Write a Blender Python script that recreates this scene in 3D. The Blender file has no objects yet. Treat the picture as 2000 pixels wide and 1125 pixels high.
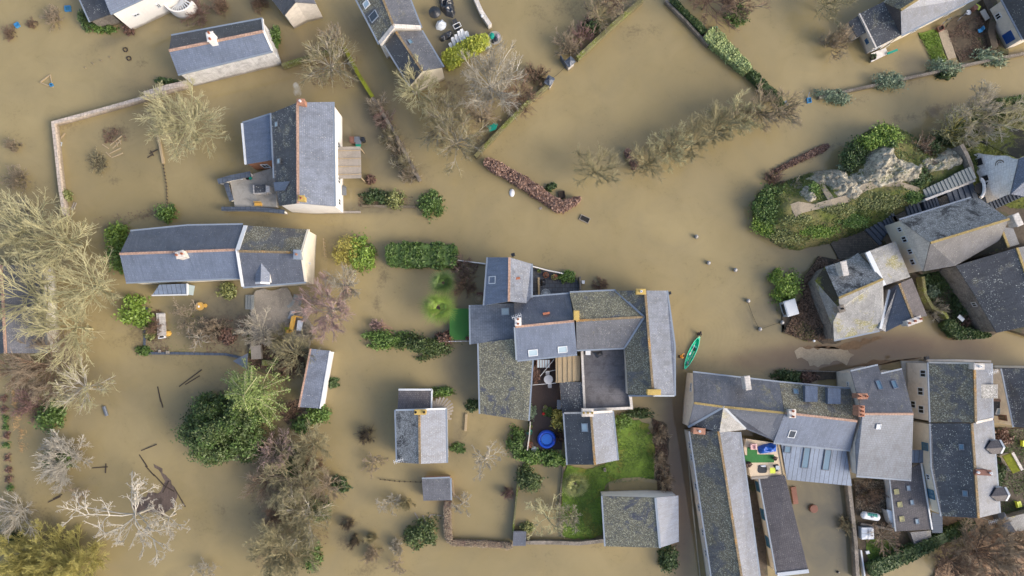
import bpy, math, random
import numpy as np
from mathutils import Vector, noise

# ---------------------------------------------------------------- camera, sky, sun
SC = bpy.context.scene
COL = SC.collection
S = 14.0        # photograph pixels per metre on the water
HC = 95.0       # height of the camera above the water
NY = 680.0      # picture row straight below the camera
cam_d = bpy.data.cameras.new('camera'); cam = bpy.data.objects.new('camera', cam_d); COL.objects.link(cam)
cam.location = (0, 0, HC); cam.rotation_euler = (0, 0, 0)
cam_d.sensor_width = 36; cam_d.lens = 18 * HC / (1000 / S); cam_d.shift_y = (NY - 562.5) / 2000
cam_d.clip_end = 3000; SC.camera = cam
world = bpy.data.worlds.new('World'); SC.world = world; world.use_nodes = True
wn = world.node_tree; bg = wn.nodes['Background']; sky = wn.nodes.new('ShaderNodeTexSky')
SUN_EL, SUN_AZ = 33.0, -24.0     # azimuth from +X, counter-clockwise
sky.sky_type = 'NISHITA'; sky.sun_disc = False; sky.sun_elevation = math.radians(SUN_EL)
sky.sun_rotation = math.radians(90 - SUN_AZ); sky.air_density = 1.0; sky.dust_density = 4.0; sky.ozone_density = .6
wn.links.new(sky.outputs[0], bg.inputs[0]); bg.inputs[1].default_value = 0.15
sd = bpy.data.lights.new('sun', 'SUN'); sun = bpy.data.objects.new('sun', sd); COL.objects.link(sun)
sd.energy = .85; sd.angle = math.radians(30); sd.color = (1, .99, .97)
sv = Vector((math.cos(math.radians(SUN_AZ)) * math.cos(math.radians(SUN_EL)), math.sin(math.radians(SUN_AZ)) * math.cos(math.radians(SUN_EL)), math.sin(math.radians(SUN_EL))))
sun.rotation_euler = sv.to_track_quat('Z', 'Y').to_euler(); sun.location = sv * 300
SC.view_settings.view_transform = 'Standard'; SC.view_settings.look = 'None'
SC.view_settings.exposure = 0.93; SC.view_settings.gamma = 1

# ---------------------------------------------------------------- helpers
def W(px, py, z=0.0):
    k = (HC - z) / HC
    return Vector(((px - 1000) / S * k, (NY - py) / S * k, z))
def lin(c):
    return tuple(((v / 255) / 12.92 if v / 255 <= .04045 else ((v / 255 + .055) / 1.055) ** 2.4) for v in c)
RNG = np.random.default_rng(7); random.seed(7)

class NT:
    def __init__(s, name):
        s.m = bpy.data.materials.new(name); s.m.use_nodes = True; s.t = s.m.node_tree
        s.p = s.t.nodes['Principled BSDF']; s.tc = s.t.nodes.new('ShaderNodeTexCoord')
    def n(s, ty, **kw):
        nd = s.t.nodes.new(ty)
        for k, v in kw.items(): setattr(nd, k, v)
        return nd
    def l(s, a, b): s.t.links.new(a, b)
    def noise(s, scale, detail=4, rough=.6, vec=None, dist=0):
        nd = s.n('ShaderNodeTexNoise'); nd.inputs['Scale'].default_value = scale; nd.inputs['Detail'].default_value = detail
        nd.inputs['Roughness'].default_value = rough; nd.inputs['Distortion'].default_value = dist
        s.l(vec or getattr(s, 'vec', None) or s.tc.outputs['Object'], nd.inputs['Vector']); return nd.outputs['Fac']
    def rng(s, v, a, b, c=0., d=1.):
        nd = s.n('ShaderNodeMapRange'); s.l(v, nd.inputs[0])
        for i, x in enumerate((a, b, c, d)): nd.inputs[i + 1].default_value = x
        return nd.outputs[0]
    def math(s, op, a, b=None):
        nd = s.n('ShaderNodeMath', operation=op)
        for i, x in enumerate((a, b)):
            if x is None: continue
            if isinstance(x, (int, float)): nd.inputs[i].default_value = x
            else: s.l(x, nd.inputs[i])
        return nd.outputs[0]
    def mix(s, f, a, b, mode='MIX'):
        nd = s.n('ShaderNodeMix', data_type='RGBA', blend_type=mode)
        for i, x in ((0, f), (6, a), (7, b)):
            if isinstance(x, (int, float)): nd.inputs[i].default_value = x
            elif isinstance(x, tuple): nd.inputs[i].default_value = (*x[:3], 1)
            else: s.l(x, nd.inputs[i])
        return nd.outputs[2]
    def bump(s, h, strength=.4, dist=.05):
        nd = s.n('ShaderNodeBump'); nd.inputs['Strength'].default_value = strength; nd.inputs['Distance'].default_value = dist
        s.l(h, nd.inputs['Height']); s.l(nd.outputs[0], s.p.inputs['Normal'])

MATS = {}
def mat(name, c, var=.22, rough=.8, tile=None, spots=0, spotc=(205, 205, 195), spots2=0, moss=0, mossc=(105, 100, 50), spec=.5,
        metal=0, stain=0, big=.35, fine=7., seam=None, bump=.3, isl=0, wet=0, crack=0):
    """procedural surface: tile=(w,h,strength) courses, spots = lichen dots, moss = blotches, stain = dark weathering"""
    if name in MATS: return MATS[name]
    N = NT(name); c0 = lin(c)
    if tile or moss or spots or spots2 or stain:      # every object gets its own stretch of the pattern
        oi = N.n('ShaderNodeObjectInfo'); va = N.n('ShaderNodeVectorMath', operation='ADD'); N.l(N.tc.outputs['Object'], va.inputs[0]); N.l(N.math('MULTIPLY', oi.outputs['Random'], 60), va.inputs[1]); N.vec = va.outputs[0]
    f1 = N.noise(big, 5, .6); f2 = N.noise(fine, 3, .7)
    f = N.math('ADD', N.math('MULTIPLY', f1, .5), N.math('MULTIPLY', f2, .5))
    f = N.rng(f, .36, .64)
    lo = tuple(v * (1 - var) for v in c0); hi = tuple(min(1, v * (1 + var)) for v in c0)
    col = N.mix(f, lo, hi)
    if isl:
        g = N.n('ShaderNodeNewGeometry')
        col = N.mix(N.rng(g.outputs['Random Per Island'], 0, 1, 0, isl), col, tuple(min(1, v * 1.9 + .02) for v in c0))
        tr = N.n('ShaderNodeBsdfTranslucent')
    hgt = f2
    if tile and tile[0] < 1:
        mp = N.n('ShaderNodeMapping'); mp.inputs['Scale'].default_value = (2.6, .28, 1); N.l(N.tc.outputs['UV'], mp.inputs[0]); av = N.n('ShaderNodeVectorMath', operation='ADD'); N.l(mp.outputs[0], av.inputs[0]); N.l(N.math('MULTIPLY', oi.outputs['Random'], 40), av.inputs[1])
        col = N.mix(N.rng(N.noise(1, 5, .75, vec=av.outputs[0]), .3, .7, 0, .42), col, tuple(min(1, v * 1.75 + .02) for v in c0)); col = N.mix(N.rng(N.noise(1.7, 4, .7, vec=av.outputs[0]), .5, .75, 0, .5), col, tuple(v * .5 for v in c0))
    if tile:
        b = N.n('ShaderNodeTexBrick'); N.l(N.tc.outputs['UV'], b.inputs['Vector'])
        b.inputs['Scale'].default_value = 1; b.inputs['Brick Width'].default_value = tile[0]; b.inputs['Row Height'].default_value = tile[1]
        b.inputs['Mortar Size'].default_value = .12 * min(tile[0], tile[1]); b.inputs['Mortar Smooth'].default_value = .6; b.inputs['Bias'].default_value = 0
        b.inputs['Color1'].default_value = (1, 1, 1, 1); b.inputs['Color2'].default_value = (.66, .66, .7, 1); b.inputs['Mortar'].default_value = (.28, .28, .28, 1)
        col = N.mix(tile[2], col, b.outputs['Color'], 'MULTIPLY'); hgt = N.math('SUBTRACT', f2, b.outputs['Fac'])
    if seam:
        sp = N.n('ShaderNodeSeparateXYZ'); N.l(N.tc.outputs['UV'], sp.inputs[0])
        m = N.math('FRACT', N.math('DIVIDE', sp.outputs[0], seam[0])); m = N.math('LESS_THAN', m, seam[1])
        col = N.mix(N.math('MULTIPLY', m, seam[2]), col, tuple(v * .35 for v in c0)); hgt = N.math('SUBTRACT', f2, m)
    if stain:
        s3 = N.noise(.8, 6, .7, dist=.6); col = N.mix(N.math('MULTIPLY', N.rng(s3, .48, .66), stain), col, tuple(v * .4 for v in c0))
    if moss:
        big_ = N.rng(N.noise(.33, 5, .68, dist=.5), .645 - moss * .13, .715 - moss * .13); gr = N.noise(7, 4, .8)
        m = N.math('MULTIPLY', big_, N.rng(gr, .36, .5)); mc = N.mix(N.rng(N.noise(1.1, 3, .7), .42, .6), lin(mossc), tuple(v * .62 for v in lin(mossc)))
        col = N.mix(N.math('MULTIPLY', m, .88), col, mc)
        if spots2: col = N.mix(N.math('MULTIPLY', N.math('MULTIPLY', big_, N.rng(N.noise(6.2, 3, .8, dist=.3), .54, .6)), .8), col, lin(spotc))
    for amt, sc, thr in ((spots, 3.6, .26), (spots2, 8., .42)):
        if amt:
            v = N.n('ShaderNodeTexVoronoi'); v.inputs['Scale'].default_value = sc; N.l(N.vec, v.inputs['Vector'])
            sp = N.n('ShaderNodeSeparateColor'); N.l(v.outputs['Color'], sp.inputs[0])
            dens = N.rng(N.noise(.5, 4, .7, dist=.5), .44, .66, amt * .04, amt * .8)
            on = N.math('LESS_THAN', sp.outputs[0], dens)
            rad = N.math('MULTIPLY', sp.outputs[1], thr); s_ = N.math('LESS_THAN', N.math('ADD', v.outputs['Distance'], N.rng(f2, 0, 1, -.1, .1)), rad)
            col = N.mix(N.math('MULTIPLY', N.math('MULTIPLY', on, s_), .72), col, lin(spotc))
    if wet:       # damp, silty band the flood leaves on everything it touches
        ps = N.n('ShaderNodeSeparateXYZ'); N.l(N.n('ShaderNodeNewGeometry').outputs['Position'], ps.inputs[0])
        col = N.mix(N.rng(N.math('ADD', ps.outputs[2], N.rng(f1, .3, .7, -.2, .2)), .25, .65, .7, 0), col, lin((104, 92, 68)))
    if crack:
        v = N.n('ShaderNodeTexVoronoi', feature='DISTANCE_TO_EDGE'); v.inputs['Scale'].default_value = 1.1; wv = N.n('ShaderNodeVectorMath', operation='ADD'); N.l(N.vec, wv.inputs[0]); N.l(N.math('MULTIPLY', f2, .7), wv.inputs[1]); N.l(wv.outputs[0], v.inputs['Vector'])
        k = N.rng(v.outputs['Distance'], 0, .07, 1, 0); col = N.mix(N.math('MULTIPLY', k, crack), col, tuple(x * .25 for x in c0)); hgt = N.math('SUBTRACT', f2, k)
    N.l(col, N.p.inputs['Base Color']); N.p.inputs['Roughness'].default_value = rough
    N.p.inputs['Metallic'].default_value = metal; N.p.inputs['Specular IOR Level'].default_value = spec
    if bump: N.bump(hgt, bump, .04)
    MATS[name] = N.m; return N.m

def m_(name): return MATS[name] if isinstance(name, str) else name

class MB:
    def __init__(s): s.v = []; s.f = []; s.m = []
    def face(s, pts, mt=None):
        b = len(s.v); s.v += [tuple(p) for p in pts]; s.f.append(tuple(range(b, b + len(pts)))); s.m.append(mt)
    def solid(s, top, dz, mt=None, side=None):
        """closed prism under a polygon (list of 3-D points), dropping by dz"""
        n = len(top); b = len(s.v)
        a = sum(top[i][0] * top[(i + 1) % n][1] - top[(i + 1) % n][0] * top[i][1] for i in range(n))
        if a < 0: top = top[::-1]
        s.v += [tuple(p) for p in top]
        s.v += [(p[0], p[1], p[2] - (dz[i] if isinstance(dz, (list, tuple)) else dz)) for i, p in enumerate(top)]
        s.f.append(tuple(range(b, b + n))); s.m.append(mt)
        s.f.append(tuple(range(b + 2 * n - 1, b + n - 1, -1))); s.m.append(mt)
        for i in range(n):
            j = (i + 1) % n; s.f.append((b + i, b + n + i, b + n + j, b + j)); s.m.append(side or mt)
    def obox(s, c, u, v, n, su, sv, sn, mt=None):
        u = u * su / 2; v = v * sv / 2; n = n * sn / 2; b = len(s.v)
        for z in (-1, 1):
            for x, y in ((-1, -1), (1, -1), (1, 1), (-1, 1)): s.v.append(tuple(c + u * x + v * y + n * z))
        for q in ((3, 2, 1, 0), (4, 5, 6, 7), (0, 1, 5, 4), (1, 2, 6, 5), (2, 3, 7, 6), (3, 0, 4, 7)): s.f.append(tuple(b + i for i in q)); s.m.append(mt)
    def box(s, c, sx, sy, sz, rot=0, mt=None):
        """box with its BASE centre at c"""
        a = math.radians(rot); s.obox(Vector(c) + Vector((0, 0, sz / 2)), Vector((math.cos(a), math.sin(a), 0)), Vector((-math.sin(a), math.cos(a), 0)), Vector((0, 0, 1)), sx, sy, sz, mt)
    def beam(s, a, b, w, h=None, mt=None):
        a = Vector(a); b = Vector(b); u = (b - a); L = u.length
        if L < 1e-6: return
        u = u / L; v = Vector((0, 0, 1)).cross(u)
        if v.length < .01: v = Vector((0, 1, 0))
        v.normalize(); n = u.cross(v); s.obox((a + b) / 2, u, v, n, L, w, h or w, mt)
    def cyl(s, c, r, h, n=14, r2=None, mt=None, cap=True):
        r2 = r if r2 is None else r2; b = len(s.v)
        for z, rr in ((0, r), (h, r2)):
            for i in range(n): a = 2 * math.pi * i / n; s.v.append((c[0] + rr * math.cos(a), c[1] + rr * math.sin(a), c[2] + z))
        for i in range(n): j = (i + 1) % n; s.f.append((b + i, b + j, b + n + j, b + n + i)); s.m.append(mt)
        if cap:
            s.f.append(tuple(range(b + n - 1, b - 1, -1))); s.m.append(mt); s.f.append(tuple(range(b + n, b + 2 * n))); s.m.append(mt)
    def lathe(s, c, prof, n=20, mt=None, sx=1, sy=1):
        b = len(s.v)
        for r, z in prof:
            for i in range(n): a = 2 * math.pi * i / n; s.v.append((c[0] + r * sx * math.cos(a), c[1] + r * sy * math.sin(a), c[2] + z))
        for k in range(len(prof) - 1):
            for i in range(n):
                j = (i + 1) % n; s.f.append((b + k * n + i, b + k * n + j, b + (k + 1) * n + j, b + (k + 1) * n + i)); s.m.append(mt)
    def tube(s, pts, r, n=6, mt=None, r2=None):
        pts = [Vector(p) for p in pts]; b = len(s.v); K = len(pts)
        for k, p in enumerate(pts):
            d = (pts[min(k + 1, K - 1)] - pts[max(k - 1, 0)]).normalized(); u = d.cross(Vector((0, 0, 1)))
            if u.length < .05: u = d.cross(Vector((1, 0, 0)))
            u.normalize(); w = u.cross(d); rr = r if r2 is None else r + (r2 - r) * k / (K - 1)
            for i in range(n): a = 2 * math.pi * i / n; s.v.append(tuple(p + (u * math.cos(a) + w * math.sin(a)) * rr))
        for k in range(K - 1):
            for i in range(n):
                j = (i + 1) % n; s.f.append((b + k * n + i, b + k * n + j, b + (k + 1) * n + j, b + (k + 1) * n + i)); s.m.append(mt)
        s.f.append(tuple(range(b + n - 1, b - 1, -1))); s.m.append(mt); s.f.append(tuple(b + (K - 1) * n + i for i in range(n))); s.m.append(mt)
    def ribbon(s, pts, w, th, mt=None, side=None, drop=None):
        """solid strip with mitred corners along 3-D points (top surface at the points)"""
        pts = [Vector(p) for p in pts]; L = []; R = []; K = len(pts)
        for k, p in enumerate(pts):
            d0 = (pts[k] - pts[k - 1]) if k else (pts[1] - pts[0]); d1 = (pts[k + 1] - pts[k]) if k < K - 1 else d0
            d0 = Vector((d0.x, d0.y, 0)).normalized(); d1 = Vector((d1.x, d1.y, 0)).normalized(); t = (d0 + d1)
            t = t.normalized() if t.length > .1 else d1
            nn = Vector((-t.y, t.x, 0)); c = max(.5, nn.dot(Vector((-d1.y, d1.x, 0)))); ww = (w[k] if isinstance(w, list) else w) / 2 / c
            L.append(p + nn * ww); R.append(p - nn * ww)
        b = len(s.v); dn = Vector((0, 0, th))
        for k in range(K): s.v += [tuple(L[k]), tuple(R[k]), tuple(R[k] - dn), tuple(L[k] - dn)]
        for k in range(K - 1):
            a = b + 4 * k; c = a + 4
            for q, mm in (((a, a + 1, c + 1, c), mt), ((a + 1, a + 2, c + 2, c + 1), side or mt), ((a + 2, a + 3, c + 3, c + 2), mt), ((a + 3, a, c, c + 3), side or mt)): s.f.append(q[::-1]); s.m.append(mm)
        s.f.append((b, b + 3, b + 2, b + 1)[::-1]); s.m.append(side or mt); e = b + 4 * (K - 1); s.f.append((e, e + 1, e + 2, e + 3)[::-1]); s.m.append(side or mt)

def obj(name, mb, mt=None, parent=None, smooth=False, label=None, cat=None, group=None, kind=None):
    me = bpy.data.meshes.new(name)
    off = parent_world(parent) if parent else None
    if parent is None and kind is None and mb.v:
        a = np.array(mb.v); off = Vector(((a[:, 0].min() + a[:, 0].max()) / 2, (a[:, 1].min() + a[:, 1].max()) / 2, max(0, a[:, 2].min())))
    vs = [(x - off.x, y - off.y, z - off.z) for x, y, z in mb.v] if off else mb.v
    me.from_pydata(vs, [], mb.f); me.update()
    names = []
    for x in mb.m:
        x = x or mt
        if x not in names: names.append(x)
    for x in names: me.materials.append(m_(x))
    me.polygons.foreach_set('material_index', [names.index(x or mt) for x in mb.m])
    if smooth: me.polygons.foreach_set('use_smooth', [True] * len(mb.f))
    uv = me.uv_layers.new(name='UVMap').data; Z = Vector((0, 0, 1))
    for p in me.polygons:
        n = p.normal; u = Z.cross(n); u = u.normalized() if u.length > .03 else Vector((1, 0, 0)); v = n.cross(u)
        for li in p.loop_indices:
            c = me.vertices[me.loops[li].vertex_index].co; uv[li].uv = (c.dot(u), c.dot(v))
    o = bpy.data.objects.new(name, me); COL.objects.link(o)
    if parent: o.parent = parent
    elif off: o.location = off
    tag(o, label, cat, group, kind); return o
def tag(o, label=None, cat=None, group=None, kind=None):
    for k, v in (('label', label), ('category', cat), ('group', group), ('kind', kind)):
        if v: o[k] = v
def parent_world(p):
    v = Vector((0, 0, 0))
    while p is not None: v = v + p.location; p = p.parent
    return v
def thing(name, label, cat, loc, group=None):
    o = bpy.data.objects.new(name, None); COL.objects.link(o); o.location = loc; o.empty_display_size = .5
    tag(o, label, cat, group); return o
def copy_tree(o, loc, rz=0, label=None, parent=None, sc=None):
    c = o.copy(); COL.objects.link(c)
    if parent is None:
        c.location = loc; c.rotation_euler = (0, 0, rz)
        if sc: c.scale = (sc, sc, sc)
        if label: c['label'] = label
    else: c.parent = parent
    for ch in o.children: copy_tree(ch, None, parent=c)
    return c

# fast meshes for twigs and leaves
def fastmesh(name, V, F, mt, smooth=False):
    me = bpy.data.meshes.new(name); n = len(F); k = F.shape[1]
    me.vertices.add(len(V)); me.vertices.foreach_set('co', V.astype(np.float32).ravel())
    me.loops.add(n * k); me.loops.foreach_set('vertex_index', F.astype(np.int32).ravel())
    me.polygons.add(n); me.polygons.foreach_set('loop_start', np.arange(0, n * k, k, dtype=np.int32)); me.polygons.foreach_set('loop_total', np.full(n, k, dtype=np.int32))
    me.update(calc_edges=True); me.materials.append(m_(mt)); return me
def segmesh(name, P0, P1, R0, R1, mt):
    d = P1 - P0; d /= np.linalg.norm(d, axis=1, keepdims=True) + 1e-9
    a = np.where(np.abs(d[:, 2:3]) > .9, np.array([[1., 0, 0]]), np.array([[0, 0, 1.]])); u = np.cross(d, a); u /= np.linalg.norm(u, axis=1, keepdims=True) + 1e-9; w = np.cross(d, u)
    V = np.empty((len(P0), 6, 3))
    for i in range(3):
        t = 2 * math.pi * i / 3; o = u * math.cos(t) + w * math.sin(t)
        V[:, i] = P0 + o * R0[:, None]; V[:, 3 + i] = P1 + o * R1[:, None]
    b = (np.arange(len(P0)) * 6)[:, None, None]; q = np.array([[0, 1, 4, 3], [1, 2, 5, 4], [2, 0, 3, 5]])[None]
    return fastmesh(name, V.reshape(-1, 3), (b + q).reshape(-1, 4), mt)
def leafmesh(name, C, size, mt, rng, up=.5, asp=.55, extra=None):
    n = len(C); nrm = rng.normal(size=(n, 3)); nrm[:, 2] = np.abs(nrm[:, 2]) + up; nrm /= np.linalg.norm(nrm, axis=1, keepdims=True)
    a = rng.normal(size=(n, 3)); u = np.cross(nrm, a); u /= np.linalg.norm(u, axis=1, keepdims=True); v = np.cross(nrm, u)
    s = size * (.6 + .8 * rng.random(n))[:, None]
    V = np.stack([C - u * s, C - v * s * asp, C + u * s, C + v * s * asp], 1).reshape(-1, 3); F = np.arange(n * 4).reshape(-1, 4)
    if extra is not None: V = np.vstack([V, extra[0]]); F = np.vstack([F, extra[1] + n * 4])
    return fastmesh(name, V, F, mt)
def link(me, name, parent=None, loc=None, **kw):
    o = bpy.data.objects.new(name, me); COL.objects.link(o)
    if parent: o.parent = parent
    if loc is not None: o.location = loc
    tag(o, kw.get('label'), kw.get('cat'), kw.get('group'), kw.get('kind')); return o
def ellip(rx, ry, rz, rng, cz=0, nu=16, nv=8, jit=.1, full=True):
    """core body of a bush (quads)"""
    V = []; F = []
    for j in range(nv + 1):
        th = math.pi * (.02 + .96 * j / nv)
        for i in range(nu):
            a = 2 * math.pi * i / nu; k = 1 + jit * rng.normal()
            V.append((rx * k * math.sin(th) * math.cos(a), ry * k * math.sin(th) * math.sin(a), cz + rz * k * math.cos(th)))
    for j in range(nv):
        for i in range(nu): F.append((j * nu + i, (j + 1) * nu + i, (j + 1) * nu + (i + 1) % nu, j * nu + (i + 1) % nu))
    return np.array(V), np.array(F)

# ---------------------------------------------------------------- materials
SL = dict(rough=.36, spec=.75)
mat('slate_plain', (82, 86, 96), tile=(.32, .24, .5), var=.3, fine=9, stain=.3, spots2=.5, spotc=(150, 152, 150), **SL)
mat('slate_blue', (94, 104, 122), tile=(.32, .24, .4), var=.24, fine=9, stain=.25, spots2=.2, spotc=(150, 155, 160), **SL)
mat('slate_grey', (90, 91, 96), tile=(.32, .24, .5), var=.48, fine=8, stain=.4, spots2=.9, spotc=(165, 163, 155), moss=.35, mossc=(122, 116, 84), **SL)
mat('slate_pale_lit', (97, 105, 120), tile=(.35, .26, .5), var=.4, fine=9, stain=.55, spots2=.6, spotc=(178, 178, 176), rough=.42, spec=.7)  # mostly sun-facing slopes: part of the light on them is put into the colour
mat('slate_tiles', (98, 105, 115), var=.25, fine=9, tile=(.42, .3, .5), stain=.5, rough=.4, spec=.7)
mat('slate_dots', (76, 77, 80), tile=(.32, .24, .4), var=.45, fine=8, spots=1.1, spots2=1.2, spotc=(206, 206, 194), rough=.5, stain=.35, moss=.6, mossc=(108, 102, 82))
mat('slate_dark', (70, 72, 76), tile=(.32, .24, .4), var=.35, fine=9, spots=.5, spots2=.5, spotc=(185, 186, 176), rough=.45, stain=.4)  # mostly slopes turned from the sun: their shade is partly in this colour
mat('slate_lichen', (88, 88, 88), tile=(.32, .24, .4), var=.5, fine=8, spots=.9, spots2=1.2, spotc=(184, 182, 160), moss=1.7, mossc=(112, 104, 80), rough=.65)
mat('slate_moss', (82, 84, 92), tile=(.32, .24, .4), var=.35, fine=9, spots=.8, spots2=.9, spotc=(190, 186, 156), moss=2.0, mossc=(118, 113, 88), rough=.65)
mat('slate_white', (74, 73, 72), tile=(.32, .24, .3), var=.35, fine=9, spots=1.1, spots2=1.2, spotc=(196, 196, 194), moss=1.9, mossc=(152, 151, 147), rough=.8, stain=.35)
mat('slate_brown', (92, 87, 88), tile=(.3, .26, .6), var=.3, fine=8, spots=.25, spots2=.7, spotc=(150, 144, 134), rough=.55, stain=.3)
mat('slate_yellow', (146, 145, 142), tile=(.32, .24, .3), var=.35, fine=9, spots2=.8, spotc=(196, 194, 186), moss=.75, mossc=(146, 138, 76), rough=.7, stain=.5)
mat('slate_green', (56, 52, 42), spots2=.5, spotc=(120, 116, 96), moss=1.2, mossc=(112, 116, 30), rough=.9)
mat('zinc', (114, 127, 146), var=.2, rough=.45, spec=.5, stain=.3, seam=(.62, .13, .9), metal=.1)
mat('zinc_dark', (84, 94, 108), var=.12, rough=.45, seam=(.25, .2, .6))
mat('flat_roof', (96, 94, 97), var=.3, rough=.55, stain=.7, big=.25, tile=(9, 1.0, .15))
mat('ridge_orange', (172, 140, 120), var=.25, tile=(.4, .4, .5), rough=.8)
mat('ridge_lichen', (128, 110, 82), var=.4, tile=(.4, .4, .5), spots2=1., spotc=(185, 178, 150), moss=.8, mossc=(170, 120, 40))
mat('ridge_ochre', (140, 122, 76), var=.4, spots2=1, spotc=(190, 170, 110))
mat('lead', (128, 138, 150), var=.1, rough=.45, spec=.6)
mat('white_trim', (205, 208, 210), var=.06, rough=.6)
mat('render_white', (226, 222, 216), var=.06, rough=.9, stain=.12, wet=1)
mat('render_beige', (208, 199, 186), var=.1, rough=.9, stain=.3, fine=1.6, wet=1)
mat('render_cream', (214, 205, 186), var=.08, rough=.9, stain=.18, wet=1)
mat('rubble_white', (205, 202, 198), var=.12, rough=.95, stain=.55, fine=3., tile=(.5, .22, .25), wet=1)
mat('stone_pale', (196, 190, 182), var=.14, rough=.9, stain=.4, tile=(.6, .33, .3), wet=1)
mat('stone_rough', (128, 120, 110), var=.4, rough=.95, stain=.7, spots2=1, spotc=(185, 178, 168), fine=4., wet=1)
mat('wall_moss', (112, 108, 74), var=.4, rough=.95, moss=1.2, mossc=(106, 116, 28), stain=.6, spots2=.6, spotc=(170, 165, 140), wet=1)
mat('moss_bright', (112, 118, 28), var=.4, rough=.95, fine=3.)
mat('brick_pink', (188, 174, 160), var=.15, rough=.9, tile=(.5, .5, .5), stain=.3, wet=1)
mat('coping_dark', (78, 86, 98), var=.15, rough=.5, tile=(.7, .7, .5))
mat('wood_orange', (164, 112, 80), var=.15, seam=(.16, .2, .6))
mat('wood_grey', (150, 142, 132), var=.15, seam=(.17, .18, .6), stain=.3, rough=.8)
mat('wood_tan', (162, 144, 114), var=.15, rough=.8)
mat('wood_deck', (62, 48, 42), var=.25, seam=(.16, .15, .7), rough=.6)
mat('wood_dark', (64, 54, 46), var=.3, rough=.9)
mat('jetty_wood', (98, 84, 76), var=.3, seam=(.22, .2, .6), stain=.8)
mat('mud', (112, 90, 66), var=.3, rough=.8, fine=2.5, stain=.4)
mat('concrete', (158, 154, 146), var=.1, stain=.45, rough=.9, big=.6)
mat('paving', (104, 96, 84), var=.3, tile=(.28, .24, .95), rough=.8)
mat('paving_slate', (74, 78, 84), var=.2, tile=(.7, .6, .6), rough=.5, stain=.4)
mat('step_slate', (76, 84, 96), var=.12, rough=.45)
mat('step_stone', (128, 132, 130), var=.2, rough=.8)
mat('gravel', (142, 134, 122), var=.2, spots2=1.5, spotc=(180, 172, 158), stain=.4, fine=10)
mat('gravel_path', (158, 144, 122), var=.25, fine=5, stain=.3)
mat('deck_cream', (206, 186, 158), var=.08, seam=(.2, .1, .35))
mat('soil', (84, 72, 56), var=.45, moss=.8, mossc=(74, 80, 36), fine=3.)
mat('soil_dark', (78, 68, 56), var=.45, moss=.7, mossc=(50, 62, 28), fine=3.)
mat('dirt_tan', (150, 124, 98), var=.35, fine=2.5, stain=.4)
mat('grass_green', (92, 116, 34), var=.4, moss=.9, mossc=(124, 122, 46), fine=3.)
mat('grass_bank', (104, 112, 48), var=.4, moss=.9, mossc=(66, 84, 30), fine=2.5, stain=.5)
mat('turf_plastic', (42, 106, 48), var=.2, fine=3.)
mat('turf_flat', (62, 116, 50), var=.08)
mat('ruin_stone', (226, 220, 212), var=.1, rough=.9, tile=(.5, .3, .35), stain=.15)
mat('rock', (176, 168, 148), var=.45, rough=.95, crack=.75, stain=.7, moss=.85, mossc=(96, 100, 48), fine=3.2, spots2=.8, spotc=(215, 213, 208), bump=.8)
mat('glass', (92, 120, 138), var=.1, rough=.08, spec=.8, bump=0)
mat('glass_pale', (160, 178, 186), var=.06, rough=.1, spec=.8, bump=0)
mat('glass_dark', (44, 48, 54), var=.1, rough=.1, spec=.8, bump=0)
mat('panel_yellow', (176, 168, 122), var=.12, rough=.3)
mat('frame_blue', (52, 104, 132), var=.1, rough=.5)
mat('blue_door', (30, 76, 140), var=.1, rough=.4)
mat('brick_orange', (170, 124, 100), var=.25, tile=(.22, .08, .7))
mat('pot', (160, 100, 74), var=.15)
mat('pot_dark', (28, 26, 24), var=.2)
mat('clay_pot', (150, 96, 70), var=.2)
mat('ochre_cap', (178, 152, 86), var=.25, spots2=1, spotc=(225, 200, 120))
mat('white_plastic', (222, 224, 226), var=.05, rough=.4)
mat('grey_plastic', (168, 176, 182), var=.08, rough=.4)
mat('black_plastic', (34, 37, 42), var=.3, rough=.3)
mat('tarp_black', (38, 42, 50), var=.35, rough=.28, spec=.8)
mat('tarp_blue', (30, 84, 170), var=.25, rough=.35)
mat('tarp_silver', (196, 204, 214), var=.2, rough=.3)
mat('pool_blue', (24, 82, 200), var=.12, rough=.3)
mat('pool_water', (60, 130, 225), var=.15, rough=.05)
mat('canoe_green', (0, 186, 140), var=.06, rough=.25)
mat('canoe_trim', (120, 226, 190), var=.05, rough=.3)
mat('yellow', (222, 190, 50), var=.1, rough=.4)
mat('mustard', (204, 160, 74), var=.15, rough=.6)
mat('lime', (196, 206, 60), var=.1, rough=.4)
mat('teal', (20, 140, 122), var=.1, rough=.4)
mat('sky_plastic', (60, 128, 176), var=.15, rough=.4)
mat('red', (200, 36, 40), var=.1, rough=.4)
mat('pink', (214, 176, 172), var=.1, rough=.6)
mat('purple', (128, 36, 116), var=.1, rough=.4)
mat('rust', (116, 80, 68), var=.25, rough=.8)
mat('metal_grey', (128, 132, 138), var=.1, rough=.35, metal=.6)
mat('jacket_orange', (236, 160, 60), var=.12, rough=.7)
mat('jacket_black', (26, 26, 32), var=.2, rough=.7)
mat('skin', (206, 156, 126), var=.05, rough=.6)
mat('hair_brown', (84, 56, 36), var=.3, rough=.7)
mat('grey_cloth', (150, 140, 150), var=.1)
LF = dict(rough=.55, bump=0, var=.55, fine=2.2, big=1.1)
mat('leaf_green', (78, 102, 40), isl=.6, **LF)
mat('leaf_dark', (48, 66, 28), isl=.5, **LF)
mat('leaf_deep', (58, 72, 30), isl=.75, **LF)
mat('leaf_mid', (66, 88, 34), isl=.6, **LF)
mat('leaf_yellow', (140, 146, 52), isl=.6, **LF)
mat('leaf_lime', (96, 118, 40), isl=.6, **LF)
mat('leaf_olive', (106, 110, 62), isl=.6, **LF)
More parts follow.
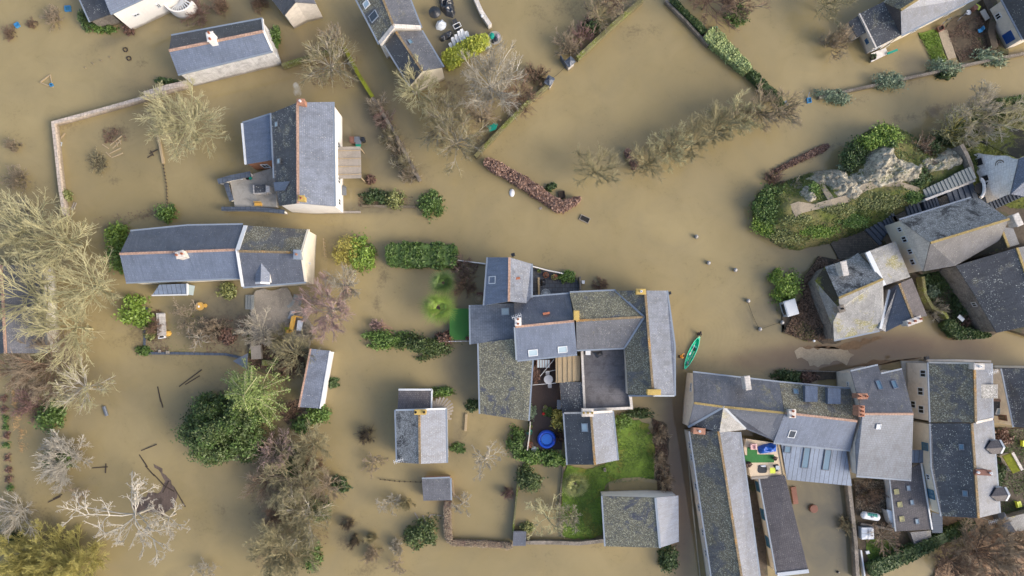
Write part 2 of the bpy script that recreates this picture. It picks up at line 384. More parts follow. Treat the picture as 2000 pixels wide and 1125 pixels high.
mat('leaf_silver', (98, 112, 88), isl=.7, **LF)
mat('leaf_pine', (112, 128, 66), isl=.55, **LF)
mat('leaf_gold', (140, 132, 60), isl=.6, **LF)
mat('leaf_brown', (124, 98, 84), isl=.7, **LF)
mat('leaf_rust', (96, 72, 60), isl=.5, **LF)
mat('ivy', (58, 76, 34), isl=.6, **LF)
mat('ivy_pale', (136, 148, 96), isl=.6, **LF)
mat('twig_yellow', (168, 162, 126), var=.25, bump=0, isl=.35)
mat('twig_lime', (168, 163, 126), var=.25, bump=0, isl=.35)
mat('twig_olive', (138, 131, 100), var=.25, bump=0, isl=.35)
mat('twig_tan', (144, 130, 110), var=.25, bump=0, isl=.35)
mat('twig_grey', (156, 149, 134), var=.25, bump=0, isl=.35)
mat('twig_white', (176, 170, 158), var=.15, bump=0, isl=.35)
mat('twig_red', (132, 106, 100), var=.25, bump=0, isl=.35)
mat('twig_pink', (158, 134, 130), var=.2, bump=0, isl=.35)
mat('twig_brown', (122, 100, 82), var=.3, bump=0, isl=.35)
mat('twig_dark', (84, 74, 62), var=.3, bump=0, isl=.35)
mat('twig_orange', (160, 128, 84), var=.25, bump=0, isl=.35)
mat('willow_gold', (160, 152, 88), var=.3, bump=0, isl=.35)
mat('bark', (122, 112, 92), var=.3, bump=0)

# ---------------------------------------------------------------- the flood
def water():
    """one sheet of muddy water; three channels of its colour attribute say where the bottom is close"""
    xs = np.concatenate([[-700, -300, -150, -90], np.arange(-76, 76.1, .55), [90, 150, 300, 700]])
    ys = np.concatenate([[-700, -300, -150, -60], np.arange(-36, 52.1, .55), [70, 150, 300, 700]])
    X, Y = np.meshgrid(xs, ys); n = len(xs); V = np.stack([X.ravel(), Y.ravel(), np.zeros(X.size)], 1)
    i = np.arange(len(ys) - 1)[:, None] * n + np.arange(n - 1)[None]; F = np.stack([i, i + 1, i + n + 1, i + n], -1).reshape(-1, 4)
    A = np.zeros((len(V), 4)); A[:, 3] = 1
    px = V[:, 0] * S + 1000; py = NY - V[:, 1] * S
    # channel 0: drowned scrub just under the surface, 1: grey-green shallow over grass, 2: brown film over the road
    B = [(0, 225, 262, 30, 16, 0, .8), (0, 192, 318, 24, 14, 0, .35), (0, 222, 354, 14, 9, 0, .5), (0, 298, 296, 14, 14, 0, .6), (0, 280, 122, 14, 12, 0, .5), (0, 128, 240, 20, 14, 0, .5),
         (0, 1023 - 0, 60, 1, 1, 0, 0), (0, 1240, 60, 16, 14, 0, .5), (0, 1270, 55, 16, 14, 0, .4), (0, 1750, 232, 12, 9, 0, .6), (0, 1782, 228, 12, 9, 0, .7), (0, 1822, 217, 24, 9, -15, .8), (0, 1860, 207, 18, 9, -10, .7),
         (0, 1568, 309, 60, 9, -22, .9), (0, 1502, 338, 12, 8, -20, .7), (0, 1680, 195, 30, 7, -15, .4), (0, 1780, 160, 20, 6, -8, .5),
         (0, 746, 545, 10, 26, 10, .5), (0, 738, 590, 7, 26, 12, .5), (0, 230, 438, 36, 7, -12, .6), (0, 285, 422, 22, 6, -12, .6), (0, 175, 444, 16, 6, -10, .4),
         (0, 440, 995, 14, 12, 0, .35), (0, 680, 1025, 16, 14, 0, .45), (0, 675, 1062, 18, 14, 0, .45), (0, 716, 1110, 24, 14, 0, .4), (0, 360, 1075, 10, 9, 0, .3),
         (0, 1344, 1064, 14, 4, 0, .2), (0, 1155, 1070, 18, 9, 0, .4), (0, 1068, 1082, 14, 8, 0, .3), (0, 40, 1000, 60, 40, 0, .35), (0, 250, 650, 50, 30, 0, .2), (0, 560, 920, 60, 120, 0, .3), (0, 440, 640, 80, 40, 0, .5),
         (0, 280, 650, 26, 40, 0, .6), (0, 320, 690, 50, 6, 0, .6), (0, 500, 740, 60, 30, 0, .5), (0, 1540, 160, 20, 60, 0, 0), (0, 705, 410, 60, 6, 0, .4), (0, 900, 860, 14, 40, 0, .3), (0, 1110, 15, 70, 40, 0, .25),
         (0, 60, 370, 60, 20, 0, .2), (0, 1690, 1010, 10, 60, 0, .5), (0, 340, 690, 60, 5, 0, .5), (0, 860, 180, 40, 70, 0, .35), (0, 930, 250, 40, 40, -40, .35), (0, 780, 260, 20, 70, -30, .3), (0, 1330, 290, 90, 20, -20, .25),
         (1, 705, 260, 60, 95, 20, .75), (1, 890, 60, 70, 55, 0, .8), (1, 1600, 1020, 90, 150, 0, 1), (1, 380, 20, 70, 30, -15, .7), (1, 460, 20, 50, 30, 0, .5), (1, 1510, 700, 60, 20, 0, .5), (1, 1575, 470, 70, 30, -10, .5),
         (1, 440, 620, 120, 60, 0, .8), (1, 1140, 790, 90, 30, 0, .8), (1, 1250, 950, 60, 18, 0, .8), (1, 900, 720, 40, 60, 0, .6), (1, 880, 850, 25, 50, 0, .5), (1, 1500, 620, 60, 40, 0, .6), (1, 1940, 250, 120, 40, 0, .7),
         (1, 1780, 130, 30, 30, 0, .7), (1, 1320, 800, 20, 60, 0, .5), (1, 250, 60, 70, 16, -25, .5), (1, 1330, 1000, 24, 160, 0, .5), (1, 300, 250, 110, 90, 0, .15), (1, 1540, 560, 60, 30, 0, .5), (1, 760, 330, 60, 30, 0, .5),
         (1, 720, 405, 80, 14, 0, .7), (1, 560, 950, 60, 120, 0, .35), (1, 400, 980, 120, 80, 0, .15), (1, 150, 760, 120, 60, 0, .3), (1, 310, 680, 30, 30, 0, .4),
         (2, 1610, 698, 150, 36, 0, 1), (2, 1750, 678, 130, 34, 0, 1), (2, 1870, 675, 90, 30, 4, .8), (2, 1490, 706, 90, 22, 0, .7), (2, 1580, 722, 100, 10, 0, .9), (2, 600, 120, 90, 60, 0, .35), (2, 700, 60, 40, 60, 0, .25), (2, 300, 160, 60, 30, 0, .2), (2, 1328, 930, 34, 210, -2, 1)]
    for ch, bx, by, rx, ry, rot, s in B:
        a = math.radians(rot); dx = px - bx; dy = py - by; u = (dx * math.cos(a) + dy * math.sin(a)) / rx; v = (-dx * math.sin(a) + dy * math.cos(a)) / ry
        A[:, ch] = np.maximum(A[:, ch], s * np.exp(-(u * u + v * v) ** (1.6 if ch else 1.) * .9))
    N = NT('flood_water')
    at = N.n('ShaderNodeVertexColor', layer_name='depth'); sp = N.n('ShaderNodeSeparateColor'); N.l(at.outputs[0], sp.inputs[0])
    g = N.noise(.045, 3, .5); g2 = N.noise(.25, 5, .6, dist=.8); g3 = N.noise(2.4, 5, .75)
    col = N.mix(N.rng(g, .38, .62), lin((140, 126, 90)), lin((153, 138, 100)))
    col = N.mix(N.rng(g2, .4, .7, 0, .35), col, lin((128, 115, 80)))
    col = N.mix(N.rng(N.noise(.11, 5, .65, dist=1.), .42, .66, 0, .28), col, lin((124, 115, 92)))
    col = N.mix(N.math('MULTIPLY', sp.outputs[1], N.rng(g2, .3, .6, .8, 1)), col, lin((90, 87, 76)))
    col = N.mix(N.math('MULTIPLY', sp.outputs[2], N.rng(g2, .3, .6, .8, 1)), col, lin((108, 90, 72)))
    d = N.rng(N.math('ADD', sp.outputs[0], N.rng(N.math('ADD', N.math('MULTIPLY', g3, .6), N.math('MULTIPLY', g2, .4)), .35, .65, -.45, .35)), .15, .7)
    col = N.mix(N.math('MULTIPLY', d, .62), col, lin((74, 64, 56)))
    N.l(col, N.p.inputs['Base Color']); N.p.inputs['Roughness'].default_value = .06; N.p.inputs['IOR'].default_value = 1.42
    wv = N.noise(1.2, 4, .6, dist=.5); wx = N.n('ShaderNodeTexWave', wave_type='RINGS', rings_direction='SPHERICAL')
    mp = N.n('ShaderNodeMapping'); c = W(1368, 655); mp.inputs['Location'].default_value = (-c.x, -c.y, 0); N.l(N.tc.outputs['Object'], mp.inputs[0]); N.l(mp.outputs[0], wx.inputs[0])
    wx.inputs['Scale'].default_value = .55; wx.inputs['Distortion'].default_value = 1.5; wx.inputs['Detail Scale'].default_value = .3
    ln = N.n('ShaderNodeVectorMath', operation='LENGTH'); N.l(mp.outputs[0], ln.inputs[0]); fall = N.rng(ln.outputs['Value'], 1, 11, 1, 0)
    N.bump(N.math('ADD', N.math('MULTIPLY', wv, .5), N.math('MULTIPLY', N.math('MULTIPLY', wx.outputs[1], fall), .9)), .14, .05)
    MATS['flood_water'] = N.m
    me = fastmesh('water', V, F, 'flood_water'); ca = me.color_attributes.new('depth', 'FLOAT_COLOR', 'POINT'); ca.data.foreach_set('color', A.astype(np.float32).ravel())
    o = link(me, 'water', kind='structure')
    mb = MB(); mb.face([(-700, -700, -1.3), (700, -700, -1.3), (700, 700, -1.3), (-700, 700, -1.3)]); obj('ground', mb, 'soil', kind='structure')
water()

def patch(name, pts, z, mt, side=None, jag=.0, kind='structure', th=None, **kw):
    """a flat piece of ground standing clear of the water; outline in photo pixels"""
    P = [W(x, y, z) for x, y in pts]
    if jag:
        Q = []
        for i in range(len(P)):
            a, b = P[i], P[(i + 1) % len(P)]; n = max(1, int((b - a).length / .5)); d = (b - a).normalized()
            for k in range(n):
                p = a.lerp(b, k / n); r = jag * noise.noise(p * 1.3) * 2 + jag * noise.noise(p * .35) * 2; Q.append(p + Vector((-d.y, d.x, 0)) * r)
        P = Q
    mb = MB(); mb.solid(P, th or z + 1.25, mt, side); return obj(name, mb, mt, kind=kind, **kw)

# ---------------------------------------------------------------- houses
def on_plane(px, py, P, n):
    o = Vector((0, 0, HC)); d = W(px, py, 0) - o; t = (P - o).dot(n) / d.dot(n); return o + d * t
def house(name, label, V, F, out, wall, ridges=(), gut=(), trim=(), chim=(), sky=(), win=(), zb=-1.2, cat='house', group=None, inset=.14, th=.14, extra=None):
    P = [W(*v) for v in V]
    cx = sum(P[i].x for i in out) / len(out); cy = sum(P[i].y for i in out) / len(out); C = Vector((cx, cy, 0))
    root = thing(name, label, cat, (cx, cy, max(zb, 0)), group)
    def ins(p, d=inset):
        v = Vector((p.x - cx, p.y - cy, 0)); L = v.length; return p - v * min(.5, d * 1.4 / max(L, .5))
    w = MB(); O = [ins(P[i]) for i in out]; n = len(O)
    for i in range(n):
        a, b = O[i], O[(i + 1) % n]
        w.face([(a.x, a.y, zb), (b.x, b.y, zb), (b.x, b.y, b.z - th * .7), (a.x, a.y, a.z - th * .7)])
    ow = obj('wall', w, wall, root)
    r = MB(); planes = []
    for idx, mt in F:
        pts = [P[i] for i in idx]; r.solid(pts, th, mt)
        nn = (pts[1] - pts[0]).cross(pts[2] - pts[0]); nn = nn.normalized() if nn.z > 0 else -nn.normalized(); planes.append((pts[0], nn))
    roof = obj('roof', r, F[0][1], root)
    if ridges:
        for a, b, mt in ridges:
            mb = MB(); mb.ribbon([P[a] + Vector((0, 0, .09)), P[b] + Vector((0, 0, .09))], .3, .17); obj('ridge_tiles', mb, mt, root)
    if gut:
        for a, b in gut:
            mb = MB()
            pa, pb = P[a], P[b]; d = Vector((pa.x + pb.x - 2 * cx, pa.y + pb.y - 2 * cy, 0)).normalized(); e = (pb - pa).normalized(); nn = Vector((-e.y, e.x, 0)).normalized()
            if nn.dot(d) < 0: nn = -nn
            o = nn * .11; mb.ribbon([pa + o, pb + o], .2, .12); obj('gutter', mb, 'lead', root)
    if trim:
        for t in trim:
            mb = MB(); mb.ribbon([P[t[0]] + Vector((0, 0, .12)), P[t[1]] + Vector((0, 0, .12))], t[3] if len(t) > 3 else .3, .34, t[2]); obj('parapet', mb, t[2], root)
    for c in chim:
        px, py, zt, wx, wy, rot, mt, k = c[:8]; base = W(px, py, zt) - Vector((0, 0, 1.6)); mb = MB(); mb.box(base, wx, wy, 1.6, rot); mb.box(base + Vector((0, 0, 1.45)), wx + .14, wy + .14, .12, rot)
        ch = obj('chimney', mb, mt, root)
        for q in range(k):
            a = math.radians(rot); L = max(wx, wy) - .3; t = 0 if k == 1 else (q / (k - 1) - .5) * L; dx, dy = (math.cos(a), math.sin(a)) if wx >= wy else (-math.sin(a), math.cos(a))
            p = base + Vector((dx * t, dy * t, 1.6)); m2 = MB(); m2.lathe(p, [(.12, 0), (.15, .12), (.12, .3), (.15, .34), (.09, .34), (.09, .05), (.0, .05)], 10); obj('chimney_pot', m2, c[8] if len(c) > 8 else 'pot', ch)
    for c in sky:
        fi, px, py, sw, sh = c[:5]; p0, nn = planes[fi]; p = on_plane(px, py, p0, nn); u = Vector((0, 0, 1)).cross(nn); u = u.normalized() if u.length > .03 else Vector((1, 0, 0)); v = nn.cross(u)
        mb = MB(); 
        for sx, sy, aw, ah in ((0, -1, sw, .09), (0, 1, sw, .09), (-1, 0, .09, sh - .18), (1, 0, .09, sh - .18)):
            mb.obox(p + u * sx * (sw / 2 - .045) + v * sy * (sh / 2 - .045) + nn * .06, u, v, nn, aw, ah, .16)
        fr = obj('skylight', mb, c[6] if len(c) > 6 else 'metal_grey', root); m2 = MB(); m2.obox(p + nn * .05, u, v, nn, sw - .17, sh - .17, .08); obj('pane', m2, c[5] if len(c) > 5 else 'glass', fr)
    for c in win:
        i, j, t, z, ww, hh = c[:6]; a = ins(P[i]); b = ins(P[j]); p = a.lerp(b, t); e = Vector((b.x - a.x, b.y - a.y, 0)).normalized(); nn = Vector((-e.y, e.x, 0))
        if nn.dot(p - C) < 0: nn = -nn
        p = Vector((p.x, p.y, z)); Zv = Vector((0, 0, 1)); mb = MB()
        for sx, sy, aw, ah in ((0, -1, ww, .1), (0, 1, ww, .1), (-1, 0, .1, hh - .2), (1, 0, .1, hh - .2), (0, 0, .06, hh - .2)):
            mb.obox(p + e * sx * (ww / 2 - .05) + Zv * sy * (hh / 2 - .05) + nn * .03, e, Zv, nn, aw, ah, .12)
        fr = obj('window', mb, c[7] if len(c) > 7 else 'white_trim', root); m2 = MB(); m2.obox(p + nn * .0, e, Zv, nn, ww - .16, hh - .16, .06); obj('pane', m2, c[6] if len(c) > 6 else 'glass_dark', fr)
    if extra: extra(root, P, planes)
    return root

def dormer(root, P, planes, fi, px, py, w, d, mt='slate_dots', face='lead', outv=None):
    """small gabled dormer standing out of a roof slope; its front faces down the slope"""
    p0, nn = planes[fi]; p = on_plane(px, py, p0, nn); f = Vector((nn.x, nn.y, 0)).normalized(); s = Vector((-f.y, f.x, 0)); Z = Vector((0, 0, 1))
    hgt = 1.0; A = p + f * d * .5; drop = 0
    fl = A - s * w / 2 + Z * .35; fr = A + s * w / 2 + Z * .35; ft = A + Z * hgt; bk = p - f * d * .6 + Z * hgt
    bl = p - f * d * .0 - s * w / 2 + Z * .35; br = p + s * w / 2 + Z * .35
    mb = MB(); mb.solid([fl, ft, bk, bl], .1); mb.solid([ft, fr, br, bk], .1); o = obj('dormer', mb, mt, root)
    m2 = MB(); q = -f * .12
    m2.face([fl + q, fr + q, fr + q - Z * 1.2, fl + q - Z * 1.2]); m2.face([fl + q, fr + q, ft + q]); m2.face([fl + q, bl, bl - Z * 1.0, fl + q - Z * 1.2]); m2.face([fr + q, br, br - Z * 1.0, fr + q - Z * 1.2]); obj('dormer_wall', m2, face, o)
    m3 = MB(); m3.ribbon([fl + f * .05 + Z * .06, ft + f * .05 + Z * .06, fr + f * .05 + Z * .06], .26, .16); obj('fascia', m3, face, o)

HZ = 'houses of the flooded village'
# -- upper left
house('house', 'white rendered house with a blue-grey roof at the top left edge', [(215, 26, 5.2), (335, -30, 5.2), (300, -95, 8), (186, -45, 8), (160, -110, 5.2), (275, -165, 5.2)],
      [((0, 1, 2, 3), 'slate_blue'), ((3, 2, 5, 4), 'slate_plain')], (0, 1, 2, 5, 4, 3), 'render_white', gut=((0, 1),), win=((0, 1, .25, 2.6, .9, .5), (0, 1, .62, 2.4, .5, .9)), group=HZ)
house('annex', 'low lean-to with a dark slate roof against the white house at the top left', [(150, -16, 3.2), (176, 42, 2.7), (217, 27, 2.9), (196, -18, 3.3)], [((0, 1, 2, 3), 'slate_dark')], (0, 1, 2, 3), 'stone_rough', gut=((0, 1),), cat='annex')
house('house', 'slate-roofed house with a whitewashed rubble wall standing alone in the upper left flood',
      [(334.5, 70, 4.5), (512.5, 37, 4.5), (515, 61, 6.2), (330, 99, 6.2), (347, 144.5, 4.5), (532, 99, 4.5)], [((0, 1, 2, 3), 'slate_dark'), ((3, 2, 5, 4), 'slate_blue')], (0, 1, 2, 5, 4, 3), 'rubble_white',
      ridges=((3, 2, 'ridge_orange'),), gut=((0, 1), (4, 5)), chim=((410, 71, 7.4, .8, 1.1, 10, 'render_white', 2),), sky=((1, 389.5, 121.5, .55, .85),), trim=((1, 2, 'render_white', .2), (2, 5, 'render_white', .2)), group=HZ, win=((5, 2, .3, 1.6, .7, .8),))
house('house', 'house with a pale slope and a dark lichen-dotted slope beside the raised terrace',
      [(530, 221, 5.5), (581, 200, 8), (650, 199, 5.5), (653, 403, 5.5), (582, 397, 8), (545, 402, 5.5), (536, 348, 5.5)], [((0, 1, 4, 5, 6), 'slate_dots'), ((1, 2, 3, 4), 'slate_pale_lit')], (0, 1, 2, 3, 4, 5, 6), 'render_white',
      ridges=((1, 4, 'ridge_orange'),), gut=((2, 3), (0, 6)), chim=((587, 198, 8.6, .9, .6, 0, 'brick_orange', 1, 'white_plastic'), (588, 387, 8.6, .7, .6, 0, 'ochre_cap', 1)), sky=((0, 540.5, 243, .7, .6, 'glass_pale'), (0, 545, 315, .7, .6, 'glass_pale')),
      group=HZ, win=((2, 3, .35, 2.5, 1.0, 1.3), (2, 3, .7, 2.5, 1.0, 1.3), (2, 3, .92, 2.5, .9, 1.3)))
house('annex', 'blue slate annex with an orange timber end wall beside the raised terrace', [(473, 241, 3.6), (530, 223, 4.9), (533, 312, 4.9), (480, 321, 3.6)], [((0, 1, 2, 3), 'slate_blue')], (0, 1, 2, 3), 'wood_orange',
      trim=((0, 3, 'white_trim', .28),), gut=((0, 1),), win=((3, 2, .5, 1.8, 1.0, 1.6),), cat='annex')
mb = MB(); q = [W(534, 356, 5.75), W(566, 354, 7.2), W(556, 371, 6.7), W(537, 373, 5.7)]; mb.solid(q, .5); obj('cross_roof', mb, 'slate_blue', bpy.data.objects['house.002'])
# -- top centre
house('house', 'upper house with a stone gable parapet above the lower slate house, top centre',
      [(693, -8, 5.2), (741, 85, 5.2), (769, 51, 7), (743, -14, 7), (822, 54, 5.2), (796, -12, 5.2)], [((0, 1, 2, 3), 'slate_lichen'), ((3, 2, 4, 5), 'slate_grey')], (0, 1, 2, 4, 5, 3), 'render_white',
      ridges=((3, 2, 'ridge_lichen'),), gut=((0, 1), (4, 5)), trim=((1, 2, 'stone_pale', .5), (2, 4, 'stone_pale', .5)), sky=((0, 730, 32, 1.0, 1.4, 'glass_dark', 'lead'), (0, 716, 8, .8, 1.0, 'glass_pale', 'white_trim')), group=HZ)
house('house', 'lower slate house with an ochre ridge reaching the bare trees, top centre',
      [(752, 88, 4.3), (801, 167, 4.3), (825, 138.5, 6.1), (773.6, 62, 6.1), (865.5, 131, 4.3), (823, 60, 4.3)], [((0, 1, 2, 3), 'slate_dark'), ((3, 2, 4, 5), 'slate_grey')], (0, 1, 2, 4, 5, 3), 'render_cream',
      ridges=((3, 2, 'ridge_lichen'),), gut=((0, 1), (4, 5)), sky=((1, 801, 82, .7, .7),), group=HZ)
house('house', 'beige-gabled house with a dark slate roof at the top edge, left of the centre',
      [(555, 30, 4.2), (577, 4, 5.8), (617, 7, 4.2), (585, -60, 4.2), (535, -70, 5.8), (500, -40, 4.2)], [((0, 1, 4, 5), 'slate_dark'), ((1, 2, 3, 4), 'slate_grey')], (0, 1, 2, 3, 4, 5), 'render_beige', group=HZ)
# -- top right
house('house', 'pale slate house with a hipped end beside the small upper right lawn',
      [(1728, 5, 3.4), (1759.5, 20, 6.2), (1760.7, 68, 3.4), (1912, -8, 3.4), (1850, -38, 6.2), (1790, -70, 3.4)], [((0, 2, 1), 'slate_brown'), ((1, 2, 3, 4), 'slate_pale_lit'), ((0, 1, 4, 5), 'slate_lichen')], (0, 2, 3, 4, 5), 'render_cream',
      ridges=((1, 4, 'ridge_ochre'),), gut=((2, 3),), group=HZ, win=((2, 3, .3, 1.2, .8, 1.2), (2, 3, .75, 1.2, .8, 1.2)))
house('annex', 'dark lichen-spotted wing of the hipped upper right house with a pale wall', [(1678, 27, 2.6), (1710.5, 93, 2.6), (1760, 68.5, 3.35), (1726, 3, 3.35)], [((0, 1, 2, 3), 'slate_dots')], (0, 1, 2, 3), 'render_beige', trim=((0, 1, 'stone_pale', .2),), win=((0, 1, .72, 1.4, .7, .6, 'blue_door', 'frame_blue'), (1, 2, .25, 1.2, 1.2, 1.0)), cat='annex')
house('annex', 'little dark lean-to at the west end of the hipped house wing', [(1657, 43, 1.9), (1674, 73, 1.9), (1691.5, 63, 2.4), (1677, 30, 2.4)], [((0, 1, 2, 3), 'slate_dark')], (0, 1, 2, 3), 'render_beige', cat='annex')
house('house', 'dark slate house with a beige wall and blue door in the top right corner',
      [(1957, -2, 3.5), (1999, 77, 3.5), (2036, 60, 5.6), (1995, -20, 5.6), (2075, 45, 3.5), (2035, -40, 3.5)], [((0, 1, 2, 3), 'slate_dark'), ((3, 2, 4, 5), 'slate_grey')], (0, 1, 2, 4, 5, 3), 'render_beige', gut=((0, 1),), group=HZ, win=((0, 1, .8, 1.5, 1.4, 1.6, 'blue_door', 'blue_door'), (0, 1, .25, 1.6, .8, 1.0)))
# -- left
def apse(root, P, planes): dormer(root, P, planes, 3, 515, 535, 1.9, 2.4, 'slate_blue', 'render_white')
house('house', 'long two-block slate house with an orange ridge and a cream east gable',
      [(254.7, 452, 4.5), (366, 441, 4.5), (474, 439, 4.5), (461, 488, 6.6), (233.6, 496, 6.6), (470.5, 542, 4.5), (246, 551, 4.5), (480, 440.5, 4.7), (602, 448, 4.7), (589, 493.5, 6.9), (463.5, 490.5, 6.9), (597, 550, 4.7), (474.5, 560, 4.7)],
      [((0, 1, 2, 3, 4), 'slate_plain'), ((4, 3, 5, 6), 'slate_blue'), ((7, 8, 9, 10), 'slate_lichen'), ((10, 9, 11, 12), 'slate_plain')], (0, 1, 2, 7, 8, 9, 11, 12, 5, 6, 4), 'render_cream',
      ridges=((4, 3, 'ridge_orange'), (10, 9, 'ridge_lichen')), gut=((0, 1), (1, 2), (6, 5), (12, 11)), trim=((7, 10, 'white_trim', .5), (10, 12, 'white_trim', .35), (8, 9, 'render_cream', .3), (9, 11, 'render_cream', .3)),
      chim=((351, 497, 7.6, 1.0, .8, 15, 'stone_pale', 2), (579.5, 497, 7.8, .8, 1.1, 0, 'lead', 1, 'brick_orange')), group=HZ, win=((9, 11, .25, 2.8, .3, .8), (6, 5, .6, 3.2, .8, .9), (6, 5, .8, 3.2, .8, .9)), extra=apse)
house('conservatory', 'zinc-roofed conservatory on the south side of the long house', [(311, 556, 2.6), (297, 577, 2.1), (366, 575.5, 2.1), (366, 554, 2.6)], [((0, 1, 2, 3), 'zinc')], (0, 1, 2, 3), 'glass_pale', trim=((1, 2, 'white_trim', .15), (2, 3, 'white_trim', .15)), cat='conservatory')
house('house', 'grey house with an orange ridge half hidden under yellow trees, left edge', [(-40, 515, 3.4), (2, 518, 5), (11, 690, 5), (-40, 692, 3.4), (90, 690, 3), (80, 516, 3)], [((0, 1, 2, 3), 'slate_dark'), ((1, 5, 4, 2), 'slate_grey')], (0, 1, 5, 4, 2, 3), 'render_white', ridges=((1, 2, 'ridge_orange'),), gut=((4, 5),), group=HZ)
# -- centre block
def vent(px, py, z, root, mt='pot'):
    m = MB(); c = W(px, py, z); m.box(c - Vector((0, 0, .5)), .9, .28, .55, 10); obj('vent', m, mt, root)
h = house('house', 'small slate house with one skylight at the north end of the central block',
      [(953, 502.7, 5.2), (995, 502.7, 7.2), (1037.5, 515, 5.2), (1037.5, 581, 5.2), (1028, 592, 5.2), (994, 588.8, 7.2), (946, 596.5, 5.2)], [((0, 1, 5, 6), 'slate_blue'), ((1, 2, 3, 4, 5), 'slate_pale_lit')], (0, 1, 2, 3, 4, 5, 6), 'render_cream',
      ridges=((1, 5, 'ridge_orange'),), gut=((0, 6), (2, 3)), sky=((0, 962, 547, 1.0, 1.1, 'glass_pale', 'white_trim'),), group=HZ)
vent(1009, 544, 6.4, h)
house('annex', 'low slate-roofed link with a square rooflight beside the green turf terrace', [(918.5, 596, 3.2), (1004, 592, 4), (1006.5, 661, 4), (919.6, 672.5, 3.2)], [((0, 1, 2, 3), 'slate_tiles')], (0, 1, 2, 3), 'render_beige', gut=((0, 3),), sky=((0, 987, 608.5, 1.0, 1.1, 'glass_pale', 'lead'),), cat='annex')
h = house('house', 'blue slate house with two white skylights in the middle of the central block',
      [(1004, 592, 4.9), (1040, 580, 4.9), (1113, 574, 4.9), (1121.5, 627, 7), (1006.4, 638.5, 7), (1127, 691.5, 4.9), (1010.3, 703.6, 4.9)], [((0, 1, 2, 3, 4), 'slate_plain'), ((4, 3, 5, 6), 'slate_blue')], (0, 1, 2, 3, 5, 6, 4), 'render_beige',
      ridges=((4, 3, 'ridge_orange'),), gut=((6, 5), (1, 2), (4, 6)), sky=((1, 1041, 688.5, 1.25, .95, 'glass_pale', 'white_trim'), (1, 1098.6, 682, 1.25, .95, 'glass_pale', 'white_trim')), chim=((1011.8, 628, 7.9, .7, .9, 0, 'render_white', 2),), group=HZ)
vent(1067, 612, 6.5, h)
house('house', 'mossy-roofed middle house between the blue slate house and the east wing',
      [(1113, 572, 5.2), (1202, 568, 5.2), (1258, 619, 7.2), (1125, 626.5, 7.2), (1220, 679, 5.0), (1126.5, 683, 5.0)], [((0, 1, 2, 3), 'slate_moss'), ((3, 2, 4, 5), 'slate_grey')], (0, 1, 2, 4, 5, 3), 'render_beige',
      ridges=((3, 2, 'ridge_lichen'),), gut=((5, 4), (0, 1)), trim=((1, 2, 'lead', .25), (2, 4, 'lead', .25)), chim=((1126, 616, 7.8, .6, 1.1, 0, 'ochre_cap', 0),), group=HZ)
house('house', 'long east wing with a pale riverside slope nearest the green canoe',
      [(1203, 567.6, 5.5), (1260, 567.6, 7.6), (1302, 567.6, 5.3), (1317, 676, 5.3), (1317, 773, 5.3), (1276, 773, 7.6), (1227, 773, 5.3), (1221, 680, 5.1), (1259, 619, 7.05)], [((0, 8, 1), 'slate_lichen'), ((8, 7, 6, 5, 1), 'slate_lichen'), ((1, 2, 3, 4, 5), 'slate_pale_lit')], (1, 2, 3, 4, 5, 6, 7, 0), 'render_beige',
      ridges=((1, 5, 'ridge_lichen'),), gut=((2, 3), (3, 4)), trim=((5, 6, 'lead', .2), (4, 5, 'lead', .2)), chim=((1252, 569.5, 8, 1.1, .6, 0, 'ochre_cap', 1, 'white_plastic'), (1277.8, 766, 8.2, 1.6, .6, 0, 'ochre_cap', 0)), group=HZ)
def terr(root, P, planes):
    m = MB(); m.ribbon([W(1142, 800, 3.5), W(1137, 686, 3.5)], .3, .7); m.ribbon([W(1222, 682, 3.6), W(1234, 797, 3.5), W(1142, 801, 3.5)], .35, .8); obj('parapet', m, 'stone_pale', root)
house('flat_roof_building', 'flat dark bitumen roof enclosed by pale parapets inside the central block', [(1138, 685, 2.9), (1221, 682, 2.9), (1233, 797, 2.9), (1141, 801, 2.9)], [((0, 1, 2, 3), 'flat_roof')], (0, 1, 2, 3), 'render_beige', cat='flat building', extra=terr)
house('house', 'building with a large single roof slope covered in yellow moss', [(935, 670, 3.2), (1007, 661, 4.6), (1010, 703, 4.6), (1039.5, 703.6, 4.9), (1031.5, 822, 4.9), (938, 808, 3.2)], [((0, 1, 2, 3, 4, 5), 'slate_moss')], (0, 1, 2, 3, 4, 5), 'render_beige', gut=((3, 4), (0, 5)), group=HZ)
house('annex', 'small dark roof with white lichen rosettes beside the brown deck', [(1093, 746, 2.8), (1139, 746, 3.2), (1143, 805, 3.2), (1098, 806.5, 2.8)], [((0, 1, 2, 3), 'slate_dots')], (0, 1, 2, 3), 'render_beige', cat='annex')
house('house', 'small house with a pale east slope between the blue pool and the lawn',
      [(1102, 806.8, 4.2), (1154, 806, 6.2), (1196, 803, 4.2), (1206, 899, 4.2), (1162, 907.7, 6.2), (1109, 907.7, 4.2)], [((0, 1, 4, 5), 'slate_dark'), ((1, 2, 3, 4), 'slate_pale_lit')], (0, 1, 2, 3, 4, 5), 'render_beige',
      ridges=((1, 4, 'ridge_lichen'),), gut=((0, 5), (2, 3)), trim=((0, 1, 'stone_pale', .22), (1, 2, 'stone_pale', .3)), sky=((0, 1142.5, 835, 1.1, .9, 'glass_pale', 'lead'),), chim=((1148, 806, 7, 1.4, .9, 0, 'stone_pale', 3, 'ochre_cap'),), group=HZ)
